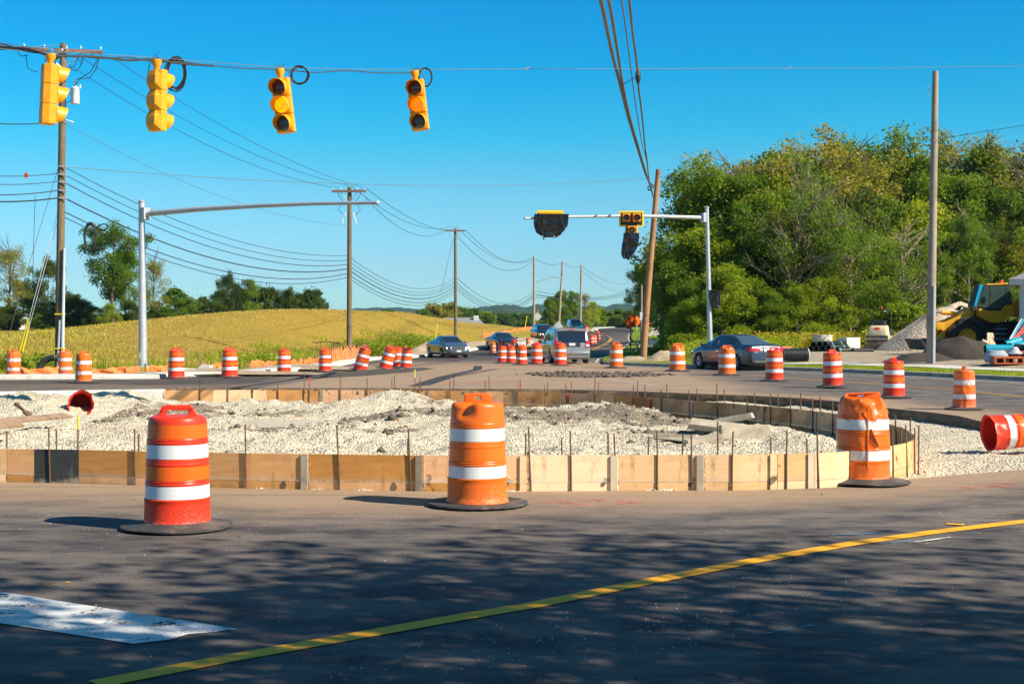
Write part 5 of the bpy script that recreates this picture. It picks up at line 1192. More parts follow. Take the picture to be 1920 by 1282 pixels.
def bag_mesh(w_top, w_bot, h, d, seed, skew=0):
    b = MB(); n = 56; k = 30; V = []
    for j in range(k + 1):
        t = j / k; e_ = max(0, (t - .42) / .58) ** 1.6; ww = (w_top + (w_bot - w_top) * e_) * (1 - .45 * max(0, (t - .8) / .2) ** 2); dd = d * (1 - .55 * t)
        for i in range(n):
            a = 2 * math.pi * i / n; ca, sa = math.cos(a), math.sin(a)
            x = ww / 2 * math.copysign(abs(ca) ** .5, ca); y = dd / 2 * math.copysign(abs(sa) ** .6, sa)
            f_ = 1 + .22 * noise.noise(Vector((ca * 2.6, sa * 2.6 + t * 3, seed))) + .16 * noise.noise(Vector((ca * 6, sa * 6 + t * 5, seed + 2)))
            V.append((x * f_ + skew * t * t, y * f_ - .09 * noise.noise(Vector((x * 7, t * 2.5, seed + 4))) - .07 * abs(noise.noise(Vector((x * 15 + t * 3, t * 3.5, seed + 5)))), -h * t + .07 * noise.noise(Vector((ca * 3, sa * 3, seed + 9))) * (.3 + t)))
    b.add(V, [(j * n + i, j * n + (i + 1) % n, (j + 1) * n + (i + 1) % n, (j + 1) * n + i) for j in range(k) for i in range(n)] + [tuple(range(n)), tuple(k * n + i for i in range(n))[::-1]]); return b
ppm = F / arm_y(1183)
o = thing('traffic_signal', 'signal with yellow backplate and lower lights in a black bag beside the brown pole', 'traffic signal', P(1184, 409, arm_y(1184) - .3), 0, 'bagged signals on the right mast arm')
zt = (409 - 395.5) / ppm; w_ = 46.5 / ppm / 2; zl = -(424.5 - 409) / ppm
M['bpb'] = M['sig_blk']
b = MB(); b.prism([(-w_, zt), (w_, zt), (w_, zl), (.33, zl), (.33, -1.35), (-.33, -1.35), (-.33, zl), (-w_, zl)], .03, .05); b.build('backplate', M['sig_bp'], o)
b = MB(); b.prism([(-w_ + .09, zt - .09), (w_ - .09, zt - .09), (w_ - .09, zl + .07), (.26, zl + .07), (.26, -1.3), (-.26, -1.3), (-.26, zl + .07), (-w_ + .09, zl + .07)], .022, .030); b.build('backplate_border', M['sig_blk'], o)
for cx_, cz_, ln in ((-.27, .02, 'l_red'), (.27, .02, 'l_red'), (0, -.62, 'l_yoff')):
    MB().box(cx_ - .2, cx_ + .2, -.10, .02, cz_ - .21, cz_ + .21).build('housing', M['sig_y'], o, bevel=.01); section(o, cx_, cz_, M[ln], None, M['sig_y'], M['sig_y'], M['sig_in'], .42, lens_r=.165, vl=.2)
b = bag_mesh(.78, .45, 1.30, .42, 3, -.28); q = b.build('bag', M['bag'], o, True); q.location = (-.02, -.02, -.78)
o = thing('traffic_signal', 'signal almost wholly wrapped in black plastic at the free end of the right mast arm', 'traffic signal', P(1031.5, 409, arm_y(1031) - .3), 0, 'bagged signals on the right mast arm')
w_ = 49 / ppm / 2; zt = 14.5 / ppm
MB().prism([(-w_, zt), (w_, zt), (w_, -.35), (.36, -.5), (.36, -(444.5 - 409) / ppm), (-.30, -(444.5 - 409) / ppm), (-.30, -.5), (-w_, -.35)], .03, .05).build('backplate', M['sig_bp'], o)
MB().box(-w_ + .10, w_ - .10, -.06, .028, .02, zt - .10).build('housing', M['sig_y'], o, bevel=.02)
b = bag_mesh(1.58, .95, 1.16, .55, 11, -.05); q = b.build('bag', M['bag'], o, True); q.location = (.03, -.08, .19)
q = MB(); q.tube([(-.3, -.05, -.85), (-.34, -.06, -1.02), (-.30, -.05, -1.12)], [.05, .03, .015], 8).build('bag_tail', M['bag'], o)
o = thing('pedestrian_signal', 'pedestrian signal wrapped in a black bag on the right mast arm post', 'pedestrian signal', P(1339, 544, Yr - .1)); bag_mesh(.55, .38, .95, .42, 21, .1).build('bag', M['bag'], o, True); MB().box(-.2, .2, -.12, .12, -.62, -.12).build('housing', M['sig_blk'], o)
# ------------------------------------------------------------------ utility poles
def mat_wood(name, a, c):
    m, nt, b = newmat(name); v = coord(nt); n = noise_tex(nt, v, 6, 8, .75, (3, 3, .35)); n2 = noise_tex(nt, v, 1.2, 4, .6)
    col = mixc(nt, ramp(nt, n, [(.3, a), (.7, c)]), tuple(x * .5 for x in c), ramp_bw(nt, n2, .5, .8)); nt.links.new(col, b.inputs['Base Color']); b.inputs['Roughness'].default_value = .9; bump(nt, b, n, .6, .02); return m
M['wood_g'] = mat_wood('weathered_green_brown_pole', (.22, .165, .095), (.11, .08, .045)); M['wood_o'] = mat_wood('orange_brown_pole', (.46, .23, .10), (.28, .14, .07)); M['wood_l'] = mat_wood('pale_grey_pole', (.42, .34, .26), (.26, .20, .15)); M['wood_x'] = mat_wood('crossarm_wood', (.30, .17, .12), (.18, .10, .075))
M['porc'] = pm('porcelain', (.72, .74, .76), (.6, .62, .65), 4, .35); M['pipe_g'] = pm('grey_conduit', (.42, .47, .52), (.34, .39, .44), 3, .45, .2); M['cable'] = pm('black_cable', (.022, .023, .026), None, 9, .6); M['cable_g'] = pm('grey_cable', (.17, .17, .16), (.1, .1, .1), 6, .6); M['steel_w'] = pm('steel_strand', (.13, .19, .23), None, 9, .6, .1)
def upole(bx, by, tx, ty, Y, r0, r1, mat, label, grp='wooden utility poles', zfn=None, arms=()):
    base = P(bx, by, Y); top = P(tx, ty, Y); o = thing('utility_pole', label, 'utility pole', base, 0, grp); L = top - base
    MB().tube([(0, 0, -.8), L * .3, L * .7, L], [r0 * 1.03, r0 * .93, (r0 + r1) / 2 * .95, r1], 16).build('pole', mat, o, True)
    for z, half, ang, thick in arms:
        q = L * ((z - 0) / L.z) if L.z else L
        Mx = Matrix.Translation(q) @ Matrix.Rotation(R(ang), 4, 'Z'); b = MB(); b.box(-half, half, -r1 - .12, -r1 - .0, -thick / 2, thick / 2, Mx); b.build('crossarm', M['wood_x'], o, bevel=.01)
        for sx in (-.95, -.45, .45, .95) if half > .9 else (-.9, .9):
            MB().lathe([(.012, 0), (.015, .04), (.035, .05), (.04, .08), (.02, .10), (.03, .12), (.012, .14)], 10, Mx @ Matrix.Translation((sx * half, -r1 - .06, thick / 2))).build('insulator', M['porc'], o, True)
        for sx in (-1, 1):
            b = MB(); b.tube([Mx @ Vector((sx * half * .5, -r1 - .06, -thick / 2)), Mx @ Vector((sx * .05, -r1 * .8, -.62))], .02, 5); b.build('brace', M['galv'], o)
    return o
Y1 = 53.5
pA = upole(110.5, 706, 118.5, 82, Y1, .165, .115, M['wood_g'], 'tallest wooden utility pole on the left with grey conduits, transformer and crossarm', arms=[(12.22, 1.45, 12, .13), (12.02, 1.25, -58, .12)])
def rel(px_, py, Y, o): return P(px_, py, Y) - Vector(o.location)
b = MB(); b.tube([rel(107, 706, Y1 - .25, pA), rel(112, 600, Y1 - .22, pA)], .045, 8); b.build('conduit', M['pipe_g'], pA, True)
b = MB(); b.tube([rel(115, 706, Y1 - .24, pA), rel(120, 465, Y1 - .2, pA)], .038, 8); b.build('conduit', M['pipe_g'], pA, True)
b = MB(); b.tube([rel(118.5, 700, Y1 - .2, pA), rel(121, 465, Y1 - .16, pA)], .03, 8); b.build('conduit', M['porc'], pA, True)
for yy in (589, 653): b = MB(); b.box(-.16, .16, -.30, -.02, -.02, .02, Matrix.Translation(rel(115, yy, Y1, pA))); b.build('strap', M['yeltip'], pA)
t = rel(141, 195, Y1 - .1, pA)
b = MB(); b.lathe([(.0, 0), (.15, 0), (.155, .03), (.155, .56), (.165, .58), (.14, .62), (0, .64)], 18, Matrix.Translation(t)); b.build('transformer', M['porc'], pA, True)
b = MB(); b.lathe([(.04, .0), (.045, .05), (.03, .07), (.045, .1), (.03, .12), (.045, .15), (.025, .2), (.03, .26)], 10, Matrix.Translation(t + Vector((0, 0, .63)))); b.lathe([(.03, 0), (.035, .1), (.02, .14)], 8, Matrix.Translation(t + Vector((.19, 0, .58)))); b.build('bushing', M['porc'], pA, True)
for z in (.12, .42): b = MB(); b.tube([t + Vector((-.15, 0, z)), t + Vector((-.3, .05, z - .08)), t + Vector((-.42, .1, z - .02))], .022, 6); b.build('bracket', M['porc'], pA, True)
b = MB(); b.tube([rel(128, 100, Y1 - 1, pA), rel(104, 112, Y1 - 1, pA), rel(90, 118, Y1, pA)], .03, 6); 
for pts_ in ([(140, 172), (142, 150), (155, 145), (170, 135), (185, 108)], [(142, 160), (150, 148), (168, 147), (180, 130), (186, 108)], [(48, 103), (52, 128), (60, 133), (70, 135)], [(34, 90), (34, 100), (40, 106), (52, 104)], [(130, 128), (142, 134), (150, 126), (155, 105)], [(126, 127), (138, 126), (143, 116), (145, 102)], [(150, 100), (146, 112), (154, 121), (157, 108)], [(96, 100), (102, 108), (112, 106)], [(160, 100), (165, 108), (172, 104), (176, 98)]):
    b = MB(); b.tube([rel(x, y, Y1 - .2, pA) for x, y in pts_], .016, 5); b.build('jumper_wire', M['cable'], pA, True)
b = MB()
for k in range(13): a = k / 12 * 2 * math.pi; b.v.append((0, 0, 0)); 
b.v = []; b.tube([rel(110, 229, Y1, pA) + Vector((.0, 0, 0)), rel(122, 224, Y1 - .2, pA), rel(138, 229, Y1, pA), rel(122, 232, Y1 + .2, pA), rel(110, 229, Y1, pA)], .014, 5); b.build('wire_loop', M['porc'], pA, True)
for i, yy in enumerate((312, 327, 341, 371, 357)): b = MB(); b.tube([rel(110, yy, Y1 - .16, pA), rel(125, yy + 2, Y1 - .16, pA)], .03, 6); b.build('clamp', M['galv'], pA)
Y2 = on_field(655, 674).y
pB = upole(655, 676, 655.5, 351, Y2, .165, .12, M['wood_g'], 'wooden pole with two arms and cutouts at the end of the left mast arm', arms=[((673 - 356) / F * Y2, 1.0, -4, .13)])
b = MB()
for sx in (-1, 1):
    t = rel(655 + sx * 8, 408, Y2, pB); b = MB(); b.lathe([(.03, 0), (.05, .05), (.03, .08), (.05, .12), (.03, .16), (.05, .2), (.02, .3)], 8, Matrix.Translation(t)); b.tube([t, t + Vector((sx * .12, 0, -.05)), t + Vector((sx * .14, 0, -.42))], .03, 6); b.build('cutout_fuse', M['porc'], pB, True)
for sx in (-1, 1):
    b = MB(); b.tube([rel(655 + sx * 22, 352, Y2, pB), rel(655 + sx * 20, 366, Y2, pB), rel(655 + sx * 13, 376, Y2, pB), rel(655 + sx * 14, 382, Y2, pB)], .015, 5); b.tube([rel(655 + sx * 15, 385, Y2, pB), rel(655 + sx * 21, 393, Y2, pB), rel(655 + sx * 12, 402, Y2, pB)], .015, 5); b.build('jumper_wire', M['cable'], pB, True)
Y3 = max(on_field(855, 640).y, 118)
pC = upole(854.5, 640, 853.5, 428, Y3, .16, .12, M['wood_g'], 'dark wooden pole with one crossarm rising behind the oncoming blue grey sedan', arms=[((640 - 432.5) / F * Y3, .95, 0, .14)])
pD = upole(1001, 616, 1001.5, 482, 190, .18, .14, M['wood_l'], 'slim pale pole left of the tree clump, carrying a long street lamp arm')
b = MB(); b.tube([rel(1003, 530, 190, pD), rel(1018, 524, 190, pD), rel(1035, 519, 190, pD), rel(1045, 519, 190, pD)], .06, 6); b.build('lamp_arm', M['galv'], pD, True); b = MB(); b.box(-.35, .35, -.15, .15, -.1, .08, Matrix.Translation(rel(1048, 520, 190, pD))); b.build('lamp_head', M['galv'], pD, bevel=.04)
pE = upole(1047.5, 612, 1055, 491, 205, .17, .14, M['wood_l'], 'leaning slim pole in front of the tree clump')
pF = upole(1088, 608, 1090, 497, 232, .18, .15, M['wood_l'], 'straight slim pole right in the middle of the tree clump')
q7 = on_right(1204, 668); Y7 = max(70, min(80, q7.y))
pG = upole(1204, 670, 1234.5, 318, Y7, .20, .135, M['wood_o'], 'orange brown leaning pole where the thick overhead cables end')
for x in (1211, 1219, 1227): b = MB(); b.lathe([(.05, 0), (.05, .03)], 8, Matrix.Translation(rel(x, 590 - (x - 1211) * 11, Y7 - .19, pG)) @ Matrix.Rotation(R(90), 4, 'X'), True, True); b.build('bolt', M['rust'], pG)
pH = upole(1240, 640, 1243, 560, 112, .17, .15, M['wood_o'], 'short brown pole beside the sidewalk in the shade of the trees')
pI = upole(1202.5, 622, 1203, 533, 150, .12, .10, M['wood_l'], 'thin pale pole just left of the orange brown leaning pole')
b = MB(); b.box(-.25, .25, -.16, -.13, -.45, .45, Matrix.Translation(rel(1204, 593, 150, pI))); b.build('notice', M['porc'], pI)
p10 = on_right(1745, 682); Y10 = p10.y
pJ = upole(1744.5, 682, 1754, 134, Y10, .19, .125, M['wood_l'], 'bare pale utility pole on the right beside the wheel loader')
b = MB(); b.tube([rel(1749.5, 682, Y10 - .22, pJ), rel(1751, 536, Y10 - .2, pJ)], .05, 10); b.build('conduit', M['pipe_g'], pJ, True)
b = MB(); b.tube([rel(1744, 160, Y10, pJ), rel(1740, 163, Y10, pJ), rel(1744, 168, Y10, pJ), rel(1739, 182, Y10, pJ), rel(1743, 186, Y10, pJ)], .015, 5); b.build('hook', M['galv'], pJ)
# ------------------------------------------------------------------ wires and coils
def sagspan(a, c, sag, n=18):
    """points of a hanging wire between two world points"""
    return [a.lerp(c, t) - Vector((0, 0, sag * 4 * t * (1 - t))) for t in [i / n for i in range(n + 1)]]
WN = {}
def wire(pts, r, mat, label, grp=None, cat='wire', name='overhead_wire', n=5):
    o = MB().tube(pts, r, n).build(name, mat, None, True); tag(o, label, cat, grp); return o
def fine(pts, k=6):
    """smooth a few points into a curve"""
    out = []; m = len(pts)
    for i in range(m - 1):
        p0, p1, p2, p3 = pts[max(0, i - 1)], pts[i], pts[i + 1], pts[min(m - 1, i + 2)]
        for j in range(k):
            t = j / k; out.append(.5 * ((2 * p1) + (p2 - p0) * t + (2 * p0 - 5 * p1 + 4 * p2 - p3) * t * t + (3 * p1 - p0 - 3 * p2 + p3) * t ** 3))
    out.append(pts[-1]); return out
SPW = [span_pt(x) for x in (-420, -300, -160, -60, 0, 50, 93, 140, 190, 240, 290, 340, 400, 460, 525, 590, 650, 715, 779, 850, 985, 1140, 1300, 1450, 1600, 1760, 1920, 2200, 2500)]
wire(SPW, .0065, M['cable_g'], 'steel span wire the four yellow traffic signals hang from')
cb = [p + Vector((0, 0, -.03 - .05 * abs(math.sin(i * 1.9)))) for i, p in enumerate(SPW[:13])]
wire(fine(cb, 5), .022, M['cable'], 'thick black cable bundle lashed under the left part of the signal wire')
cb = [p + Vector((0, 0, -.02 - .06 * abs(math.sin(i * 1.3 + 1)))) for i, p in enumerate(SPW[:19])]
wire(fine(cb, 5), .012, M['cable'], 'thinner black cable looping along the signal wire up to the rightmost signal')
def coil(cpx, cpy, rx, rz, turns, Y, r, label, wob=.08, tailx=0):
    c = P(cpx, cpy, Y); o = thing('cable_coil', label, 'cable coil', c, 0, 'coils of spare cable'); s_ = Y / F
    for t in range(turns):
        rr = random.Random(cpx * 7 + t); a = rr.uniform(.86, 1.03); b_ = rr.uniform(.86, 1.04); ox, oz = rr.uniform(-wob, wob) * rx * s_, rr.uniform(-wob, wob) * rz * s_
        pts = [Vector((ox + rx * s_ * a * math.cos(q), rr.uniform(-.02, .02), oz + rz * s_ * b_ * math.sin(q))) for q in [k / 30 * 2 * math.pi for k in range(31)]]
        b = MB(); b.tube(pts, r, 5); b.build('loop', M['cable'], o, True)
    return o
coil(329, 139, 19, 30, 7, 26.6, .012, 'largest black cable coil hanging beside the scalloped signal', .14)
coil(562, 141, 16.5, 17, 6, 27.9, .011, 'round black cable coil right of the bright yellow light')
coil(797, 145, 13, 17, 5, 29.8, .011, 'small black cable coil behind the rightmost signal')
coil(169, 445, 11, 27, 9, 57, .03, 'fat oval black cable coil hanging in front of the left tree', .06)
wire(fine([P(x, y, 57) for x, y in [(180, 428), (190, 421), (200, 421), (201, 428), (196, 431), (182, 431)]], 4), .03, M['cable'], 'small fish shaped loop of cable right of the fat oval coil')
for px_, Yc in ((988, 32), (1480, 39)): wire([span_pt(px_) + Vector((-.05, 0, -.03)), span_pt(px_) + Vector((.05, 0, .04))], .02, M['galv'], 'small clamp on the bare signal wire, %s' % ('above the wrapped signal' if px_ < 1000 else 'far right'), cat='wire clamp', name='wire_clamp')
# main pole to pole wires: three thin phase wires on top, six cables below
WA = lambda x, y, Y=Y1: P(x, y, Y)
top = [((208, 107), (678, 351), 8), ((158, 112), (655, 348), 10), ((130, 122), (630, 352), 12)]
for k, (a, c, e) in enumerate(top):
    wire(sagspan(P(a[0], a[1], Y1), P(c[0], c[1], Y2), .55 + .12 * k), .011, M['cable'], 'thin power wire from the tall left pole crossarm, %s of three from the top' % ordn(k + 1), 'power wires from the left pole')
wire(sagspan(P(120, 231, Y1), P(655, 423, Y2), .8), .010, M['steel_w'], 'single thin wire between the power wires and the lower cables')
for k, (a, c) in enumerate(zip([(684, 351), (658, 348), (686, 372)], [(874, 432), (853, 424), (836, 430)])):
    wire(sagspan(P(*a, Y2), P(*c, Y3), .9 + .2 * k), .016, M['cable'], 'thin power wire between the middle poles, %s' % ordn(k + 1), 'power wires between middle poles')
for k, (a, c) in enumerate(zip([(874, 432), (856, 424), (858, 443)], [(1003, 484), (1002, 480), (1001, 488)])):
    wire(sagspan(P(*a, Y3), P(*c, 190), 1.6 + .3 * k), .022, M['cable'], 'thin power wire descending to the slim pale pole, %s' % ordn(k + 1), 'power wires to the far poles')
low = [(313, 479, .014, 40), (327, 488, .014, 44), (342, 496, .018, 46), (371, 504, .026, 42), (397, 513, .020, 40), (407, 520, .016, 42)]
for k, (ya, yc, r_, ex) in enumerate(low):
    A = P(122, ya + 1, Y1); C = P(652, yc, Y2)
    wire(sagspan(A, C, .95 + .05 * k), r_, M['cable'], 'lower cable running right from the tall left pole, %s from the top' % ordn(k + 1), 'lower cables between the left and middle pole')
    D = P(855, 519 + [0, 6, 10, 16, 22, 27][k], Y3)
    wire(sagspan(C, D, 1.5), r_ * 1.1, M['cable'], 'lower cable between the two middle poles, %s from the top' % ordn(k + 1), 'lower cables between the middle poles')
    if k % 2 == 0 or k == 3:
        E = P(1001, [545, 549, 551, 553, 557, 560][k], 190); wire(sagspan(D, E, 2.1), .026, M['cable'], 'lower cable reaching the slim pale pole, %s from the top' % ordn(k + 1), 'lower cables to the far poles')
        wire(sagspan(E, P(1180, [548, 549, 552, 549, 544, 560][k], 330), 1.0), .03, M['cable'], 'far cable over the tree clump, %s from the top' % ordn(k + 1), 'cables over the tree clump')
for k, (a, c, sg) in enumerate([((1002, 484), (1055, 492), .6), ((1056, 492), (1090, 498), .5), ((1091, 499), (1180, 530), 1.2), ((1090, 505), (1180, 545), 1.5)]):
    wire(sagspan(P(*a, [190, 205, 232, 232][k]), P(*c, [205, 232, 330, 330][k]), sg), .024, M['cable'], 'thin wire between the slim far poles, %s' % ordn(k + 1), 'thin wires of the far poles')
# cables coming in from the left edge
for k, (ya, yb, r_, lab) in enumerate([(209, 229, .02, 'cable from the left edge meeting the tall pole below the transformer'), (308, 325, .013, 'highest of four low cables coming in from the left edge'), (324, 340, .013, 'second of four low cables coming in from the left edge'), (345, 357, .018, 'third of four low cables coming in from the left edge'), (357, 371, .026, 'lowest and thickest cable coming in from the left edge')]):
    A = P(-260, ya - (yb - ya) * 1.2, Y1 - 9); B = P(110, yb, Y1); wire(sagspan(A, B, .35), r_, M['cable'], lab, 'cables from the left edge')
tag(MB().box(-.06, .06, -.03, .03, -.14, .03).build('wire_marker', M['redtip']), 'small orange marker hanging on the highest low cable at far left', 'marker').location = P(49, 326, Y1 - 1.4)
for k, (a, c) in enumerate([((-260, 8), (117, 84)), ((-260, 20), (190, 95))]): wire(sagspan(P(*a, Y1 - 12), P(*c, Y1), .5), .013, M['steel_w'], 'bare thin wire from the top left corner to the tall pole, %s' % ordn(k + 1), 'bare wires at the top left')
wire(sagspan(P(-260, 55, Y1 - 12), P(40, 92, Y1), .2), .03, M['cable'], 'dark cable reaching the left end of the crossarm')
# long crossing wire
L_ = sagspan(P(123, 313, Y1), P(1223, 334, Y7), .55); wire(L_, .013, M['steel_w'], 'long thin wire crossing the sky from the tall left pole to the leaning pole')
wire(sagspan(P(1230, 333, Y7), P(1752, 262, Y10), .35) + [P(2000, 222, Y10 - 5), P(2300, 175, Y10 - 12)], .012, M['steel_w'], 'thin wire rising right from the brown pole past the bare pale pole')
# guy wires
gY = on_field(40, 655).y
wire([P(109, 316, Y1), P(54, 497, Y1), P(10, 650, Y1 + .4)], .010, M['cable_g'], 'thin guy wire slanting down left from the tall pole'); wire([P(66, 366, Y1 - 1), P(63, 460, Y1 - 1), P(61, 530, Y1 - 1)], .010, M['cable'], 'black wire hanging straight down left of the tall pole')
wire([P(110, 391, Y1), P(64, 560, Y1), P(40, 658, Y1 + .3)], .009, M['porc'], 'pale guy wire ending in the longer yellow guard'); wire([P(110, 407, Y1), P(66, 570, Y1), P(43, 658, Y1 + .3)], .009, M['porc'], 'pale guy wire ending in the shorter yellow guard')
for a, c, lab in [((38, 656), (53, 597), 'longer bright yellow guy guard at the far left'), ((42, 658), (55.5, 603), 'shorter bright yellow guy guard close beside the longer one')]:
    wire([P(*a, Y1 + .28), P(*c, Y1 + .15)], .04, M['yeltip'], lab, cat='guy guard', name='guy_guard', n=8)
wire([P(827, 548, Y3), P(849, 450, Y3)], .02, M['cable_g'], 'thin guy wire beside the dark pole with one crossarm')
for (a, c, Y_, lab) in [((814, 648), (820, 605), 110, 'thin yellow guard in the grass left of the dark crossarm pole'), ((983, 623), (988, 592), 175, 'thin yellow guard left of the slim pale pole')]: wire([P(*a, Y_), P(*c, Y_)], .045, M['yeltip'], lab, cat='guy guard', name='guy_guard', n=6)
# thick bundle overhead
bund = [([(1105, -60, 29), (1126, 0, 31), (1139, 60, 36), (1150, 110, 40), (1163, 160, 45), (1178, 220, 52), (1196, 280, 60), (1212, 330, 69), (1224, 352, Y7)], .040, 'thickest overhead cable dropping to the leaning brown pole'),
 ([(1120, -60, 29), (1141, 0, 31), (1152, 60, 36), (1160, 110, 40), (1168, 160, 45), (1181, 220, 52), (1198, 280, 60), (1213, 330, 69), (1222, 358, Y7), (1226, 370, Y7), (1228, 356, Y7)], .033, 'second thick overhead cable, twisted against the thickest one'),
 ([(1152, -60, 29), (1165, 0, 31), (1174, 60, 36), (1183, 130, 42), (1194, 210, 50), (1204, 270, 60), (1212, 300, 66), (1217, 334, Y7)], .015, 'thin single overhead wire between the thick cables'),
 ([(1170, -60, 29), (1180, 0, 31), (1186, 60, 36), (1193, 110, 40), (1197, 160, 45), (1203, 210, 50), (1209, 270, 60), (1213, 300, 66), (1218, 340, Y7), (1230, 350, Y7)], .026, 'rightmost overhead cable with an oval splice case')]
for pts_, r_, lab in bund:
    q = fine([P(*a) for a in pts_], 5); wire(q, r_ * 1.25, M['cable_g'], lab, 'thick overhead cables', n=8)
b = MB(); b.lathe([(.02, -.25), (.07, -.14), (.085, 0), (.07, .14), (.02, .25)], 12); o = b.build('splice_case', M['trim'], None, True); o.location = P(1196.5, 143, 43); tag(o, 'dark oval splice case on the rightmost overhead cable', 'splice case')
wire([P(1165, 160, 44), P(1193, 145, 43.5)], .014, M['rust'], 'short rusty spacer rod between the thick cables', cat='spacer rod', name='spacer_rod')
coil(1218, 353, 3, 4, 4, Y7 - .2, .03, 'tiny black coil where the thick cables reach the leaning pole')
# ------------------------------------------------------------------ foliage
def mat_leaf(name, a, c, tr=.35, dead=None):
    m, nt, b = newmat(name); v = coord(nt); oi = N(nt, 'ShaderNodeObjectInfo'); n = noise_tex(nt, v, .55, 3, .6); n2 = noise_tex(nt, v, 3.5, 3, .7)
    col = ramp(nt, math_(nt, 'ADD', math_(nt, 'MULTIPLY', n, .6), math_(nt, 'MULTIPLY', n2, .4)), [(.36, a), (.64, c)])
    if dead is not None: col = mixc(nt, col, dead, ramp_bw(nt, noise_tex(nt, v, 1.3, 4, .7), .60, .72))
    hv = N(nt, 'ShaderNodeHueSaturation'); nt.links.new(col, hv.inputs['Color'])
    nt.links.new(math_(nt, 'ADD', math_(nt, 'MULTIPLY', oi.outputs['Random'], .5), .75), hv.inputs['Value']); nt.links.new(math_(nt, 'ADD', math_(nt, 'MULTIPLY', oi.outputs['Random'], -.035), .515), hv.inputs['Hue'])
    nt.links.new(hv.outputs[0], b.inputs['Base Color']); b.inputs['Roughness'].default_value = .55; b.inputs['Specular IOR Level'].default_value = .3
    t = N(nt, 'ShaderNodeBsdfTranslucent'); nt.links.new(mixc(nt, hv.outputs[0], (.55, .6, .02), .35), t.inputs[0])
    mx = N(nt, 'ShaderNodeMixShader'); mx.inputs[0].default_value = tr; nt.links.new(b.outputs[0], mx.inputs[1]); nt.links.new(t.outputs[0], mx.inputs[2]); nt.links.new(mx.outputs[0], nt.nodes['Material Output'].inputs[0]); return m
M['lf_mid'] = mat_leaf('leaf_green', (.040, .11, .006), (.17, .29, .012), .42)
M['lf_yel'] = mat_leaf('leaf_yellow_green', (.11, .20, .006), (.38, .44, .016), .5)
M['lf_dark'] = mat_leaf('leaf_dark_green', (.022, .050, .008), (.065, .115, .012), .3)
M['lf_olive'] = mat_leaf('leaf_olive', (.14, .145, .015), (.37, .32, .03), .4, (.30, .17, .06))
M['lf_gold'] = mat_leaf('goldenrod', (.16, .20, .015), (.48, .38, .02), .4)
M['lf_grass'] = mat_leaf('grass_blade', (.18, .25, .012), (.38, .44, .03), .5); M['lf_field'] = mat_leaf('field_blade', (.30, .30, .025), (.46, .42, .05), .4); M['lf_dry'] = mat_leaf('dry_grass_blade', (.44, .31, .05), (.70, .48, .11), .3)
M['bark'] = mat_wood('bark', (.17, .13, .095), (.07, .055, .04)); M['twig'] = mat_wood('bare_twig', (.33, .26, .18), (.2, .15, .1))
def leaves_mesh(name, C, S, mat, r, up=.35):
    n = len(C); a = r.normal(size=(n, 3)); a[:, 2] *= .7; a /= np.linalg.norm(a, axis=1)[:, None] + 1e-9
    nrm = r.normal(size=(n, 3)); nrm[:, 2] += up * 2; b = np.cross(nrm, a); b /= np.linalg.norm(b, axis=1)[:, None] + 1e-9
    V = np.stack([C - a * S[:, None], C + b * S[:, None] * .55 - a * S[:, None] * .1, C + a * S[:, None], C - b * S[:, None] * .55 - a * S[:, None] * .1], 1).reshape(-1, 3)
    Fc = np.arange(n * 4).reshape(n, 4)
    return np_mesh(name, V, Fc, mat, False)
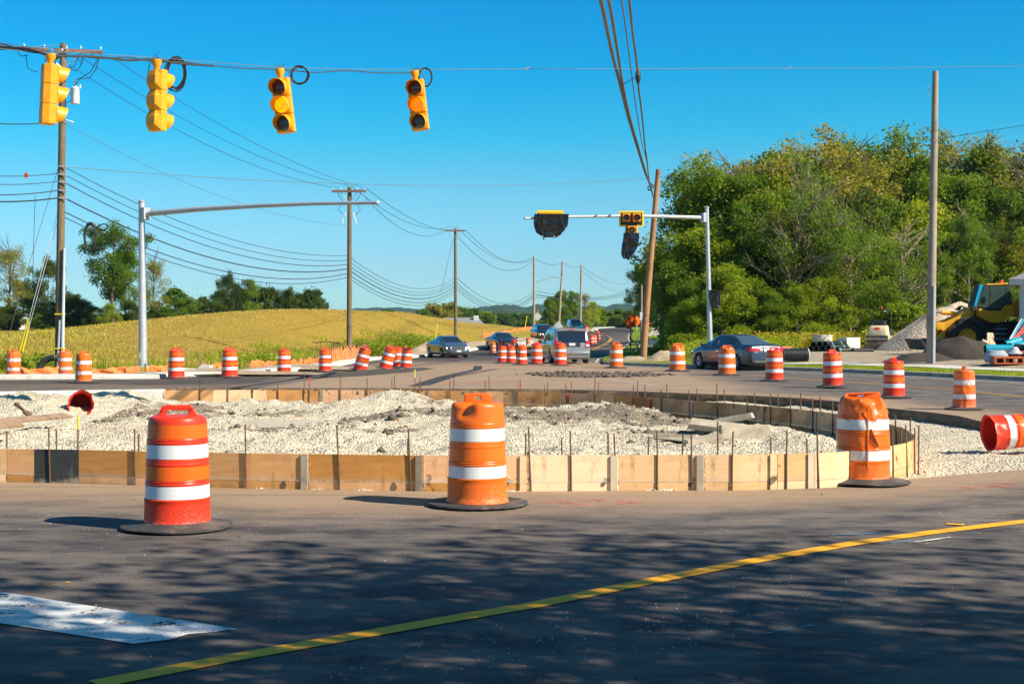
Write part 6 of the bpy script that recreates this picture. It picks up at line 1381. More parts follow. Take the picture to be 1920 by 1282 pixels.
def tree_mesh(seed, H, Rr, mat, nlf, leaf, low=.18, shape='round', bare=0, open_=.0):
    """trunk with limbs, and a crown of leaf faces gathered in clumps at the limb ends"""
    r = np.random.default_rng(seed); rr = random.Random(seed); b = MB()
    lean = Vector((rr.uniform(-.05, .05), rr.uniform(-.05, .05), 1)) ; r0 = H * .017 + .05
    tr = [Vector((math.sin(t * 5 + seed) * .02 * H * t, math.cos(t * 4 + seed) * .015 * H * t, 0)) + lean * H * .92 * t for t in [k / 8 for k in range(9)]]
    b.tube(tr, [r0 * (1 - .85 * k / 8) for k in range(9)], 7)
    cl = []; nl = rr.randint(15, 20) if shape != 'slim' else 14
    for i in range(nl):
        t = low + (0.97 - low) * (i / (nl - 1)) ** .9; k = min(7, int(t / .92 * 8)); p0 = tr[min(8, k)]; ang = i * 2.4 + rr.uniform(-.5, .5)
        e = (t - low) / (1 - low)
        if shape == 'round': w_ = math.sin(math.pi * min(1, .15 + e * .88)) ** .6
        elif shape == 'vase': w_ = .45 + .75 * e if e < .75 else 1.02 - (e - .75) * 2.2
        elif shape == 'slim': w_ = .45 * math.sin(math.pi * (.1 + e * .85)) ** .5
        else: w_ = 1.05 - e * .9
        L = Rr * w_ * rr.uniform(.7, 1.1); q = p0 + Vector((math.cos(ang) * L, math.sin(ang) * L, H * rr.uniform(.02, .14)))
        m = p0.lerp(q, .5) + Vector((0, 0, .04 * H)); b.tube([p0, m, q], [r0 * .32 * (1 - t * .6), r0 * .2 * (1 - t * .6), r0 * .06], 5, False)
        cl.append((q, Rr * rr.uniform(.22, .38))); cl.append((m + Vector((rr.uniform(-.3, .3), rr.uniform(-.3, .3), .3)) * Rr * .4, Rr * rr.uniform(.16, .30)))
        for j in range(3):
            o_ = Vector((rr.uniform(-1, 1), rr.uniform(-1, 1), rr.uniform(-.5, .9))) * Rr * .36; cl.append((q + o_, Rr * rr.uniform(.13, .26)))
            b.tube([q, q + o_ * .9], [r0 * .06, r0 * .02], 4, False)
    cl.append((tr[-1], Rr * .3))
    if bare:
        for i in range(bare):
            k = rr.randint(3, 8); p0 = tr[k]; d = Vector((rr.uniform(-1, 1), rr.uniform(-1, .2), rr.uniform(.3, 1.2))).normalized() * Rr * rr.uniform(.6, 1.25); m = p0 + d * .5 + Vector((0, 0, .2)); b.tube([p0, m, p0 + d], [.07, .045, .015], 4, False)
            for j in range(5):
                s_ = p0 + d * rr.uniform(.4, .95); b.tube([s_, s_ + (d.normalized() + Vector((rr.uniform(-.7, .7), rr.uniform(-.7, .7), rr.uniform(-.3, .7)))) * Rr * .28], [.03, .012], 3, False)
    w_ = np.array([c[1] ** 2 for c in cl]); w_ /= w_.sum(); idx = r.choice(len(cl), nlf, p=w_)
    ctr = np.array([tuple(c[0]) for c in cl])[idx]; rad = np.array([c[1] for c in cl])[idx]
    d = r.normal(size=(nlf, 3)); d /= np.linalg.norm(d, axis=1)[:, None]; rr_ = rad * np.where(r.random(nlf) < .8, r.random(nlf) ** .45, np.minimum(1.55, np.abs(r.normal(0, .45, nlf)) + .75))
    C = ctr + d * rr_[:, None] * np.array([1, 1, .9]); C[:, 2] = np.maximum(C[:, 2], H * .04)
    S = leaf * r.uniform(.6, 1.35, nlf)
    tm = bpy.data.meshes.new('trunk'); tm.from_pydata(b.v, [], b.f); tm.materials.append(M['bark']); smooth_angle(tm, 1.2)
    return tm, leaves_mesh('crown', C, S, mat, r), (H, Rr)
TP = {}
def tree(kind, loc, H, label, group, w_=1.0, name='tree', rz=None):
    tm, cm, (h0, r0) = TP[kind]; o = thing(name, label, 'tree' if name != 'shrub' else 'shrub', loc, random.uniform(0, 6.28) if rz is None else rz, group); s_ = H / h0; o.scale = (s_ * w_, s_ * w_, s_)
    link_mesh('trunk', tm, o); link_mesh('crown', cm, o); return o
TP['mid1'] = tree_mesh(11, 14, 3.9, M['lf_mid'], 19000, .135); TP['mid2'] = tree_mesh(12, 14, 3.6, M['lf_mid'], 18000, .135, shape='vase', low=.3)
TP['yel1'] = tree_mesh(13, 10, 3.4, M['lf_yel'], 16000, .12, low=.10); TP['yel2'] = tree_mesh(14, 10, 3.2, M['lf_yel'], 14000, .12, low=.15, shape='cone')
TP['olv1'] = tree_mesh(15, 15, 4.0, M['lf_olive'], 10500, .125, low=.35, shape='vase', bare=6); TP['olv2'] = tree_mesh(16, 13, 3.8, M['lf_olive'], 8500, .115, low=.25, bare=26)
TP['drk1'] = tree_mesh(17, 13, 4.2, M['lf_dark'], 20000, .14, low=.10); TP['drk2'] = tree_mesh(18, 11, 4.0, M['lf_dark'], 18000, .14, low=.08, shape='cone')
TP['slim'] = tree_mesh(19, 14, 3.0, M['lf_mid'], 6500, .12, low=.45, shape='slim', bare=9)
_tm, _cm, _hr = tree_mesh(27, 11, 4.2, M['lf_mid'], 7500, .11, low=.2, shape='vase', bare=34)
for _v in (_tm, TP['slim'][0]): _v.materials[0] = M['twig']
TP['dead'] = (_tm, _cm, _hr)
TP['bush'] = tree_mesh(20, 3, 2.0, M['lf_yel'], 3600, .14, low=.02); TP['bushg'] = tree_mesh(21, 3.2, 2.0, M['lf_mid'], 3600, .14, low=.02)
TP['far'] = tree_mesh(22, 9, 4.0, M['lf_mid'], 5000, .32, low=.05); TP['fard'] = tree_mesh(23, 9, 4.2, M['lf_dark'], 5000, .32, low=.05); TP['faro'] = tree_mesh(24, 9, 3.8, M['lf_olive'], 4500, .32, low=.05)
def rz_(x, y): return float(right_z(np.array([x]), np.array([y]))[0])
GW = 'trees of the wood on the right'
def wood(rows):
    for (Y0, kinds, items, rowname) in rows:
        for i, (px_, top) in enumerate(items):
            k = kinds[i % len(kinds)]; Yn = {150: 107, 134: 105, 122: 102, 110: 99, 102: 95}[Y0]; Y = Y0 + (Yn - Y0) * (1 - float(smooth(1480, 1640, px_))); x = (px_ - CX) / F * Y; yy = Y + random.uniform(-.8, .8); z = rz_(x, yy); H = EYE + (HY - top) / F * yy - z
            adj = {'mid': 'green', 'yel': 'yellow green', 'olv': 'thin olive', 'drk': 'dark green', 'sli': 'slender'}[k[:3]]
            tree(k, (x, yy, z - .1), H / .99, '%s tree in the %s row of the wood, %s from its left end' % (adj, rowname, ordn(i + 1)), GW, w_=1.0 * (1.0 if H > 9 else 1.25))
wood([
 (150, ['drk1', 'mid1', 'drk2'], [(1330, 400), (1370, 350), (1440, 330), (1520, 325), (1600, 330), (1680, 330), (1760, 320), (1840, 310), (1920, 310), (2010, 300), (2100, 300), (2200, 290)], 'hindmost'),
 (134, ['mid2', 'olv1', 'mid1', 'olv1'], [(1345, 315), (1410, 296), (1470, 292), (1540, 268), (1640, 266), (1585, 290), (1705, 300), (1795, 268), (1860, 282), (1935, 272), (2020, 270), (2110, 260)], 'tall back'),
 (122, ['yel1', 'mid1', 'mid2', 'olv2', 'drk1', 'mid1'], [(1326, 345), (1375, 330), (1440, 345), (1505, 350), (1575, 385), (1650, 372), (1730, 380), (1800, 330), (1870, 345), (1950, 330), (2040, 310), (2130, 300)], 'middle'),
 (110, ['mid1', 'yel2', 'mid2', 'drk1', 'olv2', 'yel1'], [(1298, 455), (1335, 440), (1390, 430), (1455, 450), (1490, 400), (1560, 455), (1625, 440), (1690, 455), (1745, 430), (1812, 415), (1880, 450), (1950, 430), (2040, 410)], 'front'),
 (102, ['yel1', 'mid1', 'yel2'], [(1290, 560), (1315, 520), (1350, 500), (1400, 520), (1440, 545), (1495, 530), (1545, 520), (1600, 540), (1655, 525), (1710, 560), (1900, 540)], 'low front'),
])
for i, (px_, top, Y, k, w_, lab) in enumerate([(1232, 455, 205, 'drk1', .8, 'dark shaded tree overhanging the sidewalk at the left end of the wood'), (1290, 372, 108, 'drk1', .5, 'dark tree behind the leaning brown pole'), (1212, 520, 215, 'drk2', .8, 'lowest dark tree at the far left edge of the wood, above the orange signs'), (1292, 570, 103, 'drk2', .7, 'dark low tree right of the short brown pole'), (1207, 500, 235, 'drk1', .8, 'distant dark tree above the white notice')]):
    x = (px_ - CX) / F * Y; z = rz_(x, Y); tree(k, (x, Y, z), EYE + (HY - top) / F * Y - z, lab, GW, w_)
for i, (px_, top, lab) in enumerate([(1538, 400, 'first'), (1612, 430, 'second'), (1780, 470, 'third'), (1832, 400, 'fourth'), (1868, 430, 'fifth')]):
    x = (px_ - CX) / F * 99; z = rz_(x, 99); tree('slim', (x, 99 + i * .7, z), EYE + (HY - top) / F * 99 - z, 'slender pale trunked tree at the edge of the wood, %s from the left' % lab, GW, .8)
for i, (px_, top, lab) in enumerate([(1492, 368, 'large half bare tree with grey branches in the middle of the wood front'), (1700, 450, 'half bare tree just left of the bare pale pole'), (1600, 420, 'half bare tree behind the stacked black pipes')]):
    x = (px_ - CX) / F * 97; z = rz_(x, 97); tree('dead', (x, 97 + i * .5, z), EYE + (HY - top) / F * 97 - z, lab, GW, .95)
GB = 'shrubs at the foot of the wood'
for i, (px_, top, k) in enumerate([(1272, 628, 'bush'), (1290, 618, 'bushg'), (1442, 632, 'bush'), (1468, 628, 'bush'), (1492, 630, 'bush'), (1520, 632, 'bush'), (1625, 622, 'bush'), (1650, 618, 'bush'), (1690, 575, 'bush'), (1705, 590, 'bushg'), (1600, 628, 'bush'), (1575, 626, 'bushg'), (1740, 600, 'bushg'), (1905, 600, 'bushg')]):
    Y = 93 if k == 'bush' else 96; x = (px_ - CX) / F * Y; z = rz_(x, Y); tree(k, (x, Y, z), max(.8, EYE + (HY - top) / F * Y - z), '%s shrub at the foot of the wood, %s from the left' % ('yellow' if k == 'bush' else 'green', ordn(1 + sum(1 for q in [1262, 1285, 1442, 1468, 1492, 1520, 1625, 1650, 1690, 1705, 1600, 1575, 1740, 1905] if q < px_))), GB, 1.2, 'shrub')
# left tree line and far trees
def fz(x, y): return float(field_z(np.array([x]), np.array([y]))[0])
GL = 'trees beyond the left field'
for i, (px_, top, Y, k, w_, lab) in enumerate([(-60, 500, 185, 'drk1', 1, 'dark tree cut off by the left edge of the picture'), (18, 466, 178, 'olv2', .9, 'tallest loose tree at the far left edge'), (88, 488, 182, 'drk1', .7, 'narrow dark tree left of the tallest pole'), (45, 530, 190, 'drk2', 1, 'low dark tree between the two far left trees'), (138, 552, 180, 'drk2', 1.1, 'low dark tree right of the tallest pole'), (212, 424, 172, 'mid2', 1.0, 'large branching tree behind the fat oval coil'), (235, 470, 176, 'mid1', .8, 'tree crowding the right side of the large branching tree'), (288, 488, 180, 'olv2', .7, 'thin olive tree right of the left mast arm pole'), (330, 543, 184, 'far', 1.1, 'round bushy tree right of the mast arm pole'), (378, 560, 190, 'fard', .9, 'low tree between the round tree and the hill top trees'), (432, 516, 195, 'drk1', .75, 'tallest of the trees behind the mown hill'), (468, 524, 195, 'mid1', .7, 'second tree behind the mown hill'), (500, 542, 198, 'fard', .8, 'third tree behind the mown hill'), (540, 544, 200, 'drk2', .9, 'fourth tree behind the mown hill'), (585, 546, 202, 'fard', .9, 'rightmost tree behind the mown hill'), (205, 570, 170, 'yel1', 1.2, 'bright low tree under the large branching tree'), (265, 575, 176, 'mid1', 1.3, 'low green tree at the foot of the left mast arm pole view'), (95, 580, 176, 'mid1', 1.4, 'low tree at the field edge left of the pole'), (20, 585, 176, 'drk2', 1.4, 'low dark growth at the left end of the field edge'), (410, 575, 196, 'drk2', 1.3, 'low dark tree under the tallest hill tree'), (555, 568, 206, 'drk2', 1.3, 'low dark tree under the right hill trees')] + [(x_, t_, 174 + (x_ % 5), k_, 1.5, '%s low tree in the dark growth along the left field edge, %s from the left' % ({'drk1': 'broad', 'drk2': 'dense', 'mid1': 'paler'}[k_], ordn(n_ + 1))) for n_, (x_, t_, k_) in enumerate([(-20, 560, 'drk1'), (8, 575, 'drk2'), (52, 560, 'drk1'), (70, 575, 'mid1'), (110, 570, 'drk2'), (128, 560, 'drk1'), (158, 565, 'drk2'), (180, 575, 'drk1'), (195, 590, 'mid1'), (232, 590, 'drk2'), (250, 568, 'drk1'), (290, 580, 'drk2'), (310, 575, 'mid1'), (350, 560, 'mid1'), (395, 565, 'drk1')])] + [(x_, t_, 202, k_, 1.3, 'low tree filling the line behind the mown hill, %s from the left' % ordn(n_ + 1)) for n_, (x_, t_, k_) in enumerate([(415, 545, 'drk2'), (450, 540, 'drk1'), (485, 545, 'drk2'), (515, 548, 'drk1'), (530, 556, 'mid1'), (565, 552, 'drk1'), (598, 560, 'drk2')])]):
    x = (px_ - CX) / F * Y; z = fz(x, Y); tree(k, (x, Y, z - .2), EYE + (HY - top) / F * Y - z + .2, lab, GL, w_)
GF = 'distant trees beyond the field'
for i, (px_, top, Y, k, w_) in enumerate([(700, 586, 420, 'far', 1), (728, 583, 410, 'fard', 1), (668, 590, 430, 'fard', 1), (795, 583, 440, 'far', 1.1), (815, 575, 450, 'faro', 1.2), (838, 574, 455, 'faro', 1.1), (858, 577, 470, 'far', 1.1), (880, 581, 480, 'fard', 1.2), (905, 585, 480, 'far', 1.2), (930, 588, 490, 'fard', 1.3), (955, 588, 500, 'far', 1.3), (980, 590, 500, 'fard', 1.3), (1000, 589, 500, 'far', 1.2)]):
    x = (px_ - CX) / F * Y; z = float(g(Y)) - 1; tree(k, (x, Y, z), EYE + (HY - top) / F * Y - z, '%s distant tree beyond the field, %s from the left of that line' % ({'far': 'green', 'fard': 'dark', 'faro': 'reddish olive'}[k], ordn(i + 1)), GF, w_)
GC = 'tree clump where the road disappears'
for i, (px_, top, Y, k, w_, lab) in enumerate([(1032, 556, 262, 'mid1', .75, 'left tree'), (1050, 548, 268, 'far', .9, 'front left tree'), (1075, 545, 262, 'mid2', .75, 'tallest tree'), (1096, 552, 270, 'olv2', .8, 'pale thin tree'), (1112, 566, 275, 'yel1', .8, 'right yellow green tree'), (1125, 578, 285, 'far', .9, 'right low tree'), (1060, 575, 256, 'mid1', 1.2, 'low front tree'), (1100, 582, 262, 'yel1', 1.2, 'low yellowish tree'), (1025, 580, 262, 'drk2', 1.0, 'low dark left tree')]):
    x = (px_ - CX) / F * Y; z = float(g(Y)) + .3; tree(k, (x, Y, z), EYE + (HY - top) / F * Y - z, '%s of the clump where the road disappears' % lab, GC, w_)
for i, (px_, top, k) in enumerate([(1142, 584, 'far'), (1160, 580, 'far'), (1176, 584, 'fard'), (1190, 586, 'far')]):
    Y = 400; x = (px_ - CX) / F * Y; z = float(g(Y)); tree(k, (x, Y, z), EYE + (HY - top) / F * Y - z, 'green tree beyond the road crest, %s right of the clump' % ordn(i + 1), 'trees beyond the crest', 1.2)
# the trees beside the camera whose shade falls over the near road
M['lf_near'] = mat_leaf('near_leaf', (.05, .09, .012), (.12, .17, .02), .18)
def near_tree(seed, loc, H, Rr, nlf, leaf, label):
    tm, cm, _ = tree_mesh(seed, H, Rr, M['lf_near'], nlf, leaf, low=.46, shape='round'); o = thing('tree', label, 'tree', loc, 0, 'roadside trees beside the camera'); link_mesh('trunk', tm, o); link_mesh('crown', cm, o); return o
near_tree(31, (7.8, 2.1, 0), 9.6, 4.4, 8500, .105, 'broad roadside tree just out of the picture whose shade covers the near road')
near_tree(32, (4.4, 2.6, 0), 9.2, 4.2, 7200, .105, 'second roadside tree beside the camera, nearer the kerb')
near_tree(33, (12.6, 1.3, 0), 10.0, 4.4, 8800, .105, 'third roadside tree farther right of the camera')
near_tree(34, (10.5, -1.8, 0), 10.5, 4.6, 7500, .105, 'fourth roadside tree behind the broad one')
# ------------------------------------------------------------------ grasses and ground cover
def blades(name, X, Y, zf, h, mat, r, wd=.02, lean=.35, label=None):
    n = len(X); Z = zf(X, Y); hh = h * r.uniform(.5, 1.3, n); a = r.uniform(0, 6.28, n); dx, dy = np.cos(a) * wd, np.sin(a) * wd; lx, ly = r.normal(0, lean, n) * hh, r.normal(0, lean, n) * hh
    V = np.stack([np.stack([X - dx, Y - dy, Z - .02], 1), np.stack([X + dx, Y + dy, Z - .02], 1), np.stack([X + lx, Y + ly, Z + hh], 1)], 1).reshape(-1, 3)
    o = link_mesh(name, np_mesh(name, V, np.arange(n * 3).reshape(n, 3), mat)); o['kind'] = 'stuff'
    if label: o['label'] = label
    return o
r_ = np.random.default_rng(77)
def scat(n, x0, x1, y0, y1, ok): X = r_.uniform(x0, x1, n); Y = r_.uniform(y0, y1, n); k = ok(X, Y); return X[k], Y[k]
SWp = [(p.x, p.y) for p in SW]
X, Y = scat(260000, 5, 24, 38, 80, lambda x, y: inpoly(x, y, RIGHTP) & ~inpoly(x, y, YARDP) & (dist_poly(x, y, RL, False) > .3) & (dist_poly(x, y, SWp, False) > .6) & (dist_poly(x, y, SWp, False) < 5.5))
blades('verge_grass', X, Y, right_z, .11, M['lf_grass'], r_, .014)
X, Y = scat(90000, -55, 8, 50, 120, lambda x, y: inpoly(x, y, FIELDP) & (dist_poly(x, y, LC2, False) > 2.4) & (dist_poly(x, y, LC2, False) < 8) & (vn(x, y, .35) > .45))
blades('tall_grass', X, Y, field_z, .34, M['lf_grass'], r_, .03)
X, Y = scat(150000, -75, 12, 56, 150, lambda x, y: inpoly(x, y, FIELDP) & (dist_poly(x, y, LC2, False) > 4) & (vn(x, y, .5) > .3))
blades('dry_grass', X, Y, field_z, .11, M['lf_dry'], r_, .03)
X, Y = scat(60000, -75, -18, 56, 130, lambda x, y: inpoly(x, y, FIELDP) & (dist_poly(x, y, LC2, False) > 3) & (x / y < -.27 + .06 * (vn(x, y, .2) - .5)) & (vn(x, y, .4) > .35))
blades('tall_grass', X, Y, field_z, .17, M['lf_field'], r_, .035)
def weeds(name, X, Y, zf, h, mat, leaf, per=14):
    n = len(X); k = per; C = np.stack([np.repeat(X, k) + r_.normal(0, .16, n * k), np.repeat(Y, k) + r_.normal(0, .16, n * k), np.repeat(zf(X, Y), k) + r_.random(n * k) * np.repeat(h * r_.uniform(.5, 1.2, n), k)], 1)
    o = link_mesh(name, leaves_mesh(name, C, leaf * r_.uniform(.6, 1.3, n * k), mat, r_)); o['kind'] = 'stuff'; return o
X, Y = scat(5200, 14, 46, 86, 101, lambda x, y: (vn(x, y, .3) > .25)); weeds('goldenrod', X, Y, right_z, 1.0, M['lf_gold'], .09)
X, Y = scat(2600, 8, 24, 74, 92, lambda x, y: (dist_poly(x, y, RL, False) > 2.6) & ~inpoly(x, y, YARDP) & (x / y > .1155)); weeds('roadside_weeds', X, Y, right_z, .75, M['lf_yel'], .08)
X, Y = scat(5200, 12, 90, 99, 150, lambda x, y: x / y > .11); weeds('undergrowth', X, Y, right_z, 1.3, M['lf_mid'], .16, 16)
for (px_, py, n, rad, hh, mt) in [(700, 662, 120, 1.6, .8, 'lf_grass'), (770, 655, 260, 1.9, 1.1, 'lf_grass'), (812, 650, 120, 1.5, .8, 'lf_grass'), (505, 682, 60, 1.0, .5, 'lf_grass'), (570, 688, 60, .9, .5, 'lf_grass'), (625, 690, 120, 1.3, .6, 'lf_grass'), (715, 668, 200, 1.8, .9, 'lf_grass'), (40, 694, 100, 1.2, .6, 'lf_grass'), (100, 688, 60, 1.2, .5, 'lf_grass')]:
    c = on_field(px_, py); X = r_.normal(c.x, rad * .55, n); Y = r_.normal(c.y, rad * .55, n); k = dist_poly(X, Y, LC2, False) > 1.4; k &= inpoly(X, Y, FIELDP); weeds('weed_patch', X[k], Y[k], field_z, hh, M[mt], .09, 16)
c = on_right(1215, 664); X = r_.normal(c.x + .4, .7, 260); Y = r_.normal(c.y, .8, 260); weeds('roadside_weeds', X, Y, right_z, .6, M['lf_yel'], .06)
# ------------------------------------------------------------------ left roadside things
M['net'] = mat_paint('orange_netting', (.95, .24, .06), .36, 30)
def netting(pts, label, h, seed, posts=True):
    """pts: photo columns/rows of the foot, in order"""
    q = [on_field(*p) for p in pts]; P_ = []
    for a, c in zip(q, q[1:]): n = max(3, int((c - a).length / .14)); P_ += [a.lerp(c, k / n) for k in range(n)]
    P_.append(q[-1]); o0 = P_[0].copy(); o = thing('safety_netting', label, 'safety netting', o0, 0, 'orange netting along the left kerb'); V = []; m = 5
    for i, p in enumerate(P_):
        hh = h * (.65 + .5 * float(vn(i * .35 + seed, seed, 1))); z = float(field_z(np.array([p.x]), np.array([p.y]))[0])
        for k in range(m):
            t = k / (m - 1); V.append((p.x - o0.x + .03 * math.sin(i * .9 + t * 3 + seed), p.y - o0.y + .05 * math.sin(i * 1.3 + t * 4 + seed), z - o0.z + hh * t * (1 + .12 * math.sin(i * 2.1 + seed)) - .02))
    b = MB(); b.add(V, [(i * m + k, (i + 1) * m + k, (i + 1) * m + k + 1, i * m + k + 1) for i in range(len(P_) - 1) for k in range(m - 1)]); net = b.build('net', M['net'], o, True)
    md = net.modifiers.new('thickness', 'SOLIDIFY'); md.thickness = .012
    for i in range(0, len(P_), 9):
        p = P_[i]; MB().tube([(p.x - o0.x, p.y - o0.y, -.1 + p.z - o0.z), (p.x - o0.x, p.y - o0.y, h * 1.25 + p.z - o0.z)], .018, 6).build('post', M['rust'], o)
    return o
netting([(38, 703), (112, 702)], 'orange netting section behind the far left drum and the tall pole', .27, 1)
netting([(165, 701), (235, 700), (262, 698)], 'orange netting section between the squashed drum and the left mast arm', .25, 2)
netting([(272, 697), (318, 696)], 'orange netting section right behind the left mast arm pole', .25, 3)
netting([(376, 692), (420, 691)], 'low orange netting beside the white concrete block', .25, 4)
netting([(468, 689), (505, 687), (518, 687)], 'slumped orange netting between the second and third left drums', .28, 5)
netting([(545, 686), (575, 683), (600, 679)], 'sagging orange netting left of the small rusty rack', .3, 6)
netting([(622, 680), (640, 676), (652, 675), (690, 669)], 'upright orange netting behind the middle wooden pole', .75, 7)
netting([(905, 633), (930, 630), (965, 624), (1002, 618)], 'long orange netting running up the field behind the dark oncoming sedan', .5, 8)
b = MB(); pts = [P(74, 702, 53), P(74, 690, 53), P(80, 680, 53), P(90, 673, 53), P(102, 670, 53), P(112, 670, 53.3)]; q = fine(pts, 8); b.tube(q, [.115 + .012 * (i % 2) for i in range(len(q))], 14); o = b.build('drain_pipe', M['cable'], None, False); tag(o, 'black corrugated pipe arching to the foot of the tall pole', 'drain pipe')
o = MB().box(-.5, .5, -.3, .3, -.35, .03).build('plywood_lid', M['ply_brown'], bevel=.01); o.location = P(88, 704, 51.5); o.rotation_euler = (R(10), R(18), R(20)); tag(o, 'brown plywood sheet lying in the kerb gap by the tall pole', 'plywood sheet')
o = MB().box(-.35, .35, -.15, .15, 0, .12).build('blue_box', glossy('blue_lid', (.10, .25, .42), 0, .5)); o.location = P(102, 706, 51); tag(o, 'pale blue utility lid at the foot of the tall pole', 'utility lid')
o = MB().box(-.35, .35, -.02, .10, -.02, .13).build('storm_inlet', M['trim']); p = at(467, 704); o.location = p + Vector((0, .02, .0)); tag(o, 'dark storm drain slot in the white kerb beside the third left drum', 'storm drain')
# rusty rack of bars
p = on_field(612, 662); o = thing('rebar_rack', 'small rusty rack of bars on thin legs behind the drum at the hill foot', 'rack', p); b = MB(); Wd = 54 / F * p.y; hz = 20 / F * p.y
for k in range(7): b.tube([(-Wd / 2 + .05 * k, k * .12, hz - .02 * (k % 2)), (0, k * .12 + .05, hz + .06), (Wd / 2 - .04 * k, k * .12, hz - .02 - .03 * (k % 3))], .02, 5)
b.build('bars', M['rust'], o)
for x, y in ((-.36, .1), (-.28, .7), (.30, .1), (.22, .7)): MB().tube([(x * Wd, y, 0), (x * Wd * .9, y, hz)], .018, 5).build('leg', M['rust'], o)
# survey stakes in the left dirt
for i, (x, yb, yt, mt, lab) in enumerate([(287, 695, 681, 'rust', 'thin brown lath left of the clean red drum near the mast arm'), (377, 694, 662, 'twig', 'pale lath right of the clean red drum near the mast arm'), (385, 696, 678, 'pipe_g', 'short blue grey stake beside the pale lath'), (395, 693, 678, 'rust', 'brown stake left of the second clean red drum'), (450, 690, 676, 'rust', 'small stake right of the second clean red drum'), (509, 692, 680, 'pipe_g', 'small blue stake beside the slumped netting')]):
    p = on_field(x, yb); o = MB().box(-.02, .02, -.012, .012, -.1, (yb - yt) / F * p.y).build('survey_stake', M[mt]); o.location = p; tag(o, lab, 'stake', 'stakes along the left kerb')
M['dirt'] = mat_gravel('dirt_pile', (.55, .43, .29), (.14, .11, .08), .8)
for a in [(on_field(800, 664), 2.6, 2.2, .75, 'pale dirt pile at the road edge left of the oncoming blue grey sedan', 1), (on_field(910, 651), 6, 3.0, .55, 'long tan dirt bank behind the oncoming blue grey sedan', 2), (on_field(985, 639), 5, 4, .45, 'tan dirt bank behind the oncoming dark sedan', 3), (on_field(400, 699), 5.0, 1.2, .18, 'low tan dirt along the left kerb between the drums', 4), (on_field(560, 690), 3.5, 1.3, .2, 'low tan dirt along the left kerb under the netting', 5)]:
    p, rx, ry, h, lab, sd_ = a; pile('dirt_pile', p + Vector((0, .6, 0)), rx, ry, h, M['dirt'], lab, sd_, field_z, n=44)
o = MB().prism([(-.9, 0), (.9, 0), (.8, .28), (.2, .34), (-.8, .22)], -.4, .4).build('culvert_edge', M['rust'], bevel=.02); o.location = on_field(811, 662); tag(o, 'rusty brown culvert lip beside the pale dirt pile', 'culvert')
# ------------------------------------------------------------------ signs
M['sg_or'] = pm('orange_sign_face', (1.0, .16, .01), (1.0, .12, .006), 1.2, .4, lo=.48, hi=.52); M['sg_back'] = pm('sign_back_metal', (.42, .44, .45), (.34, .36, .37), 3, .5, .4); M['sg_blk'] = pm('sign_black', (.012, .012, .012), None, 4, .6)
def diamond(px_, cy, base_y, Y, half, face, label, post, arrow=False, rz=0, beacon=False):
    rz = rz or 18
    z0 = EYE + (HY - base_y) / F * Y; cz = EYE + (HY - cy) / F * Y - z0; o = thing('road_sign', label, 'road sign', ((px_ - CX) / F * Y, Y, z0), R(rz), 'diamond road signs')
    MB().box(-.04, .04, -.02, .04, 0, cz + half * .6).build('post', post, o)
    Mx = Matrix.Translation((0, -.05, cz)) @ Matrix.Rotation(R(45), 4, 'Y'); a = half / math.sqrt(2)
    MB().box(-a, a, -.008, .008, -a, a, Mx).build('sign_face', face, o, bevel=.004)
    if arrow:
        for e in (.93,):
            b = MB()
            for s1, s2 in (((-a * e, -a * e), (a * e, -a * e)), ((a * e, -a * e), (a * e, a * e)), ((a * e, a * e), (-a * e, a * e)), ((-a * e, a * e), (-a * e, -a * e))):
                p0 = Mx @ Vector((s1[0], -.012, s1[1])); p1 = Mx @ Vector((s2[0], -.012, s2[1])); b.tube([p0, p1], .012, 4)
            b.build('border', M['sg_blk'], o)
        h = half; C = [(.22, -.62), (.22, -.40), (.16, -.24), (.02, -.08), (-.10, .06), (-.16, .20), (-.17, .34)]
        L_ = []; R_ = []
        for i, (x, z) in enumerate(C):
            t = Vector((C[min(i + 1, 6)][0] - C[max(i - 1, 0)][0], C[min(i + 1, 6)][1] - C[max(i - 1, 0)][1])).normalized(); L_.append((x - t.y * .085, z + t.x * .085)); R_.append((x + t.y * .085, z - t.x * .085))
        b = MB(); V = [(x * h, -.072, cz + z * h) for x, z in L_ + R_]; n = 7; b.add(V, [(i, i + 1, n + i + 1, n + i) for i in range(6)]); b.add([(-.42 * h, -.072, cz + .32 * h), (.08 * h, -.072, cz + .32 * h), (-.17 * h, -.072, cz + .68 * h)], [(0, 1, 2)]); b.build('arrow', M['sg_blk'], o)
    if beacon: MB().lathe([(.10, 0), (.13, .1), (.08, .2), (0, .22)], 10, Matrix.Translation((0, 0, cz + half * 1.0))).build('beacon', M['cone'], o, True)
    return o
diamond(1182.3, 602.7, 652, 122, .655, M['sg_or'], 'orange diamond sign with a black bending arrow on a dark post', M['sg_blk'], True)
diamond(1194, 601.5, 621, 165, .60, M['sg_or'], 'orange diamond sign half hidden behind the bending arrow sign', M['galv'], False)
diamond(1211.5, 608.5, 628, 165, .62, M['sg_or'], 'orange diamond sign peeking out right of the leaning brown pole', M['galv'], False)
diamond(1007.5, 593.5, 624, 195, .62, M['sg_back'], 'grey back of a diamond sign with a small orange lamp on top', M['rust'], False, beacon=True)
diamond(1046.5, 611.5, 632, 150, .55, M['sg_back'], 'silver back of a diamond sign above the minivan roof', M['sg_blk'], False)
o = cone('channeliser_post', 1195.5, 656, 1.1, .09, 'slim orange and white post in weeds left of the leaning brown pole', .07, ((.45, .65), (.75, .9))); o['category'] = 'channeliser'
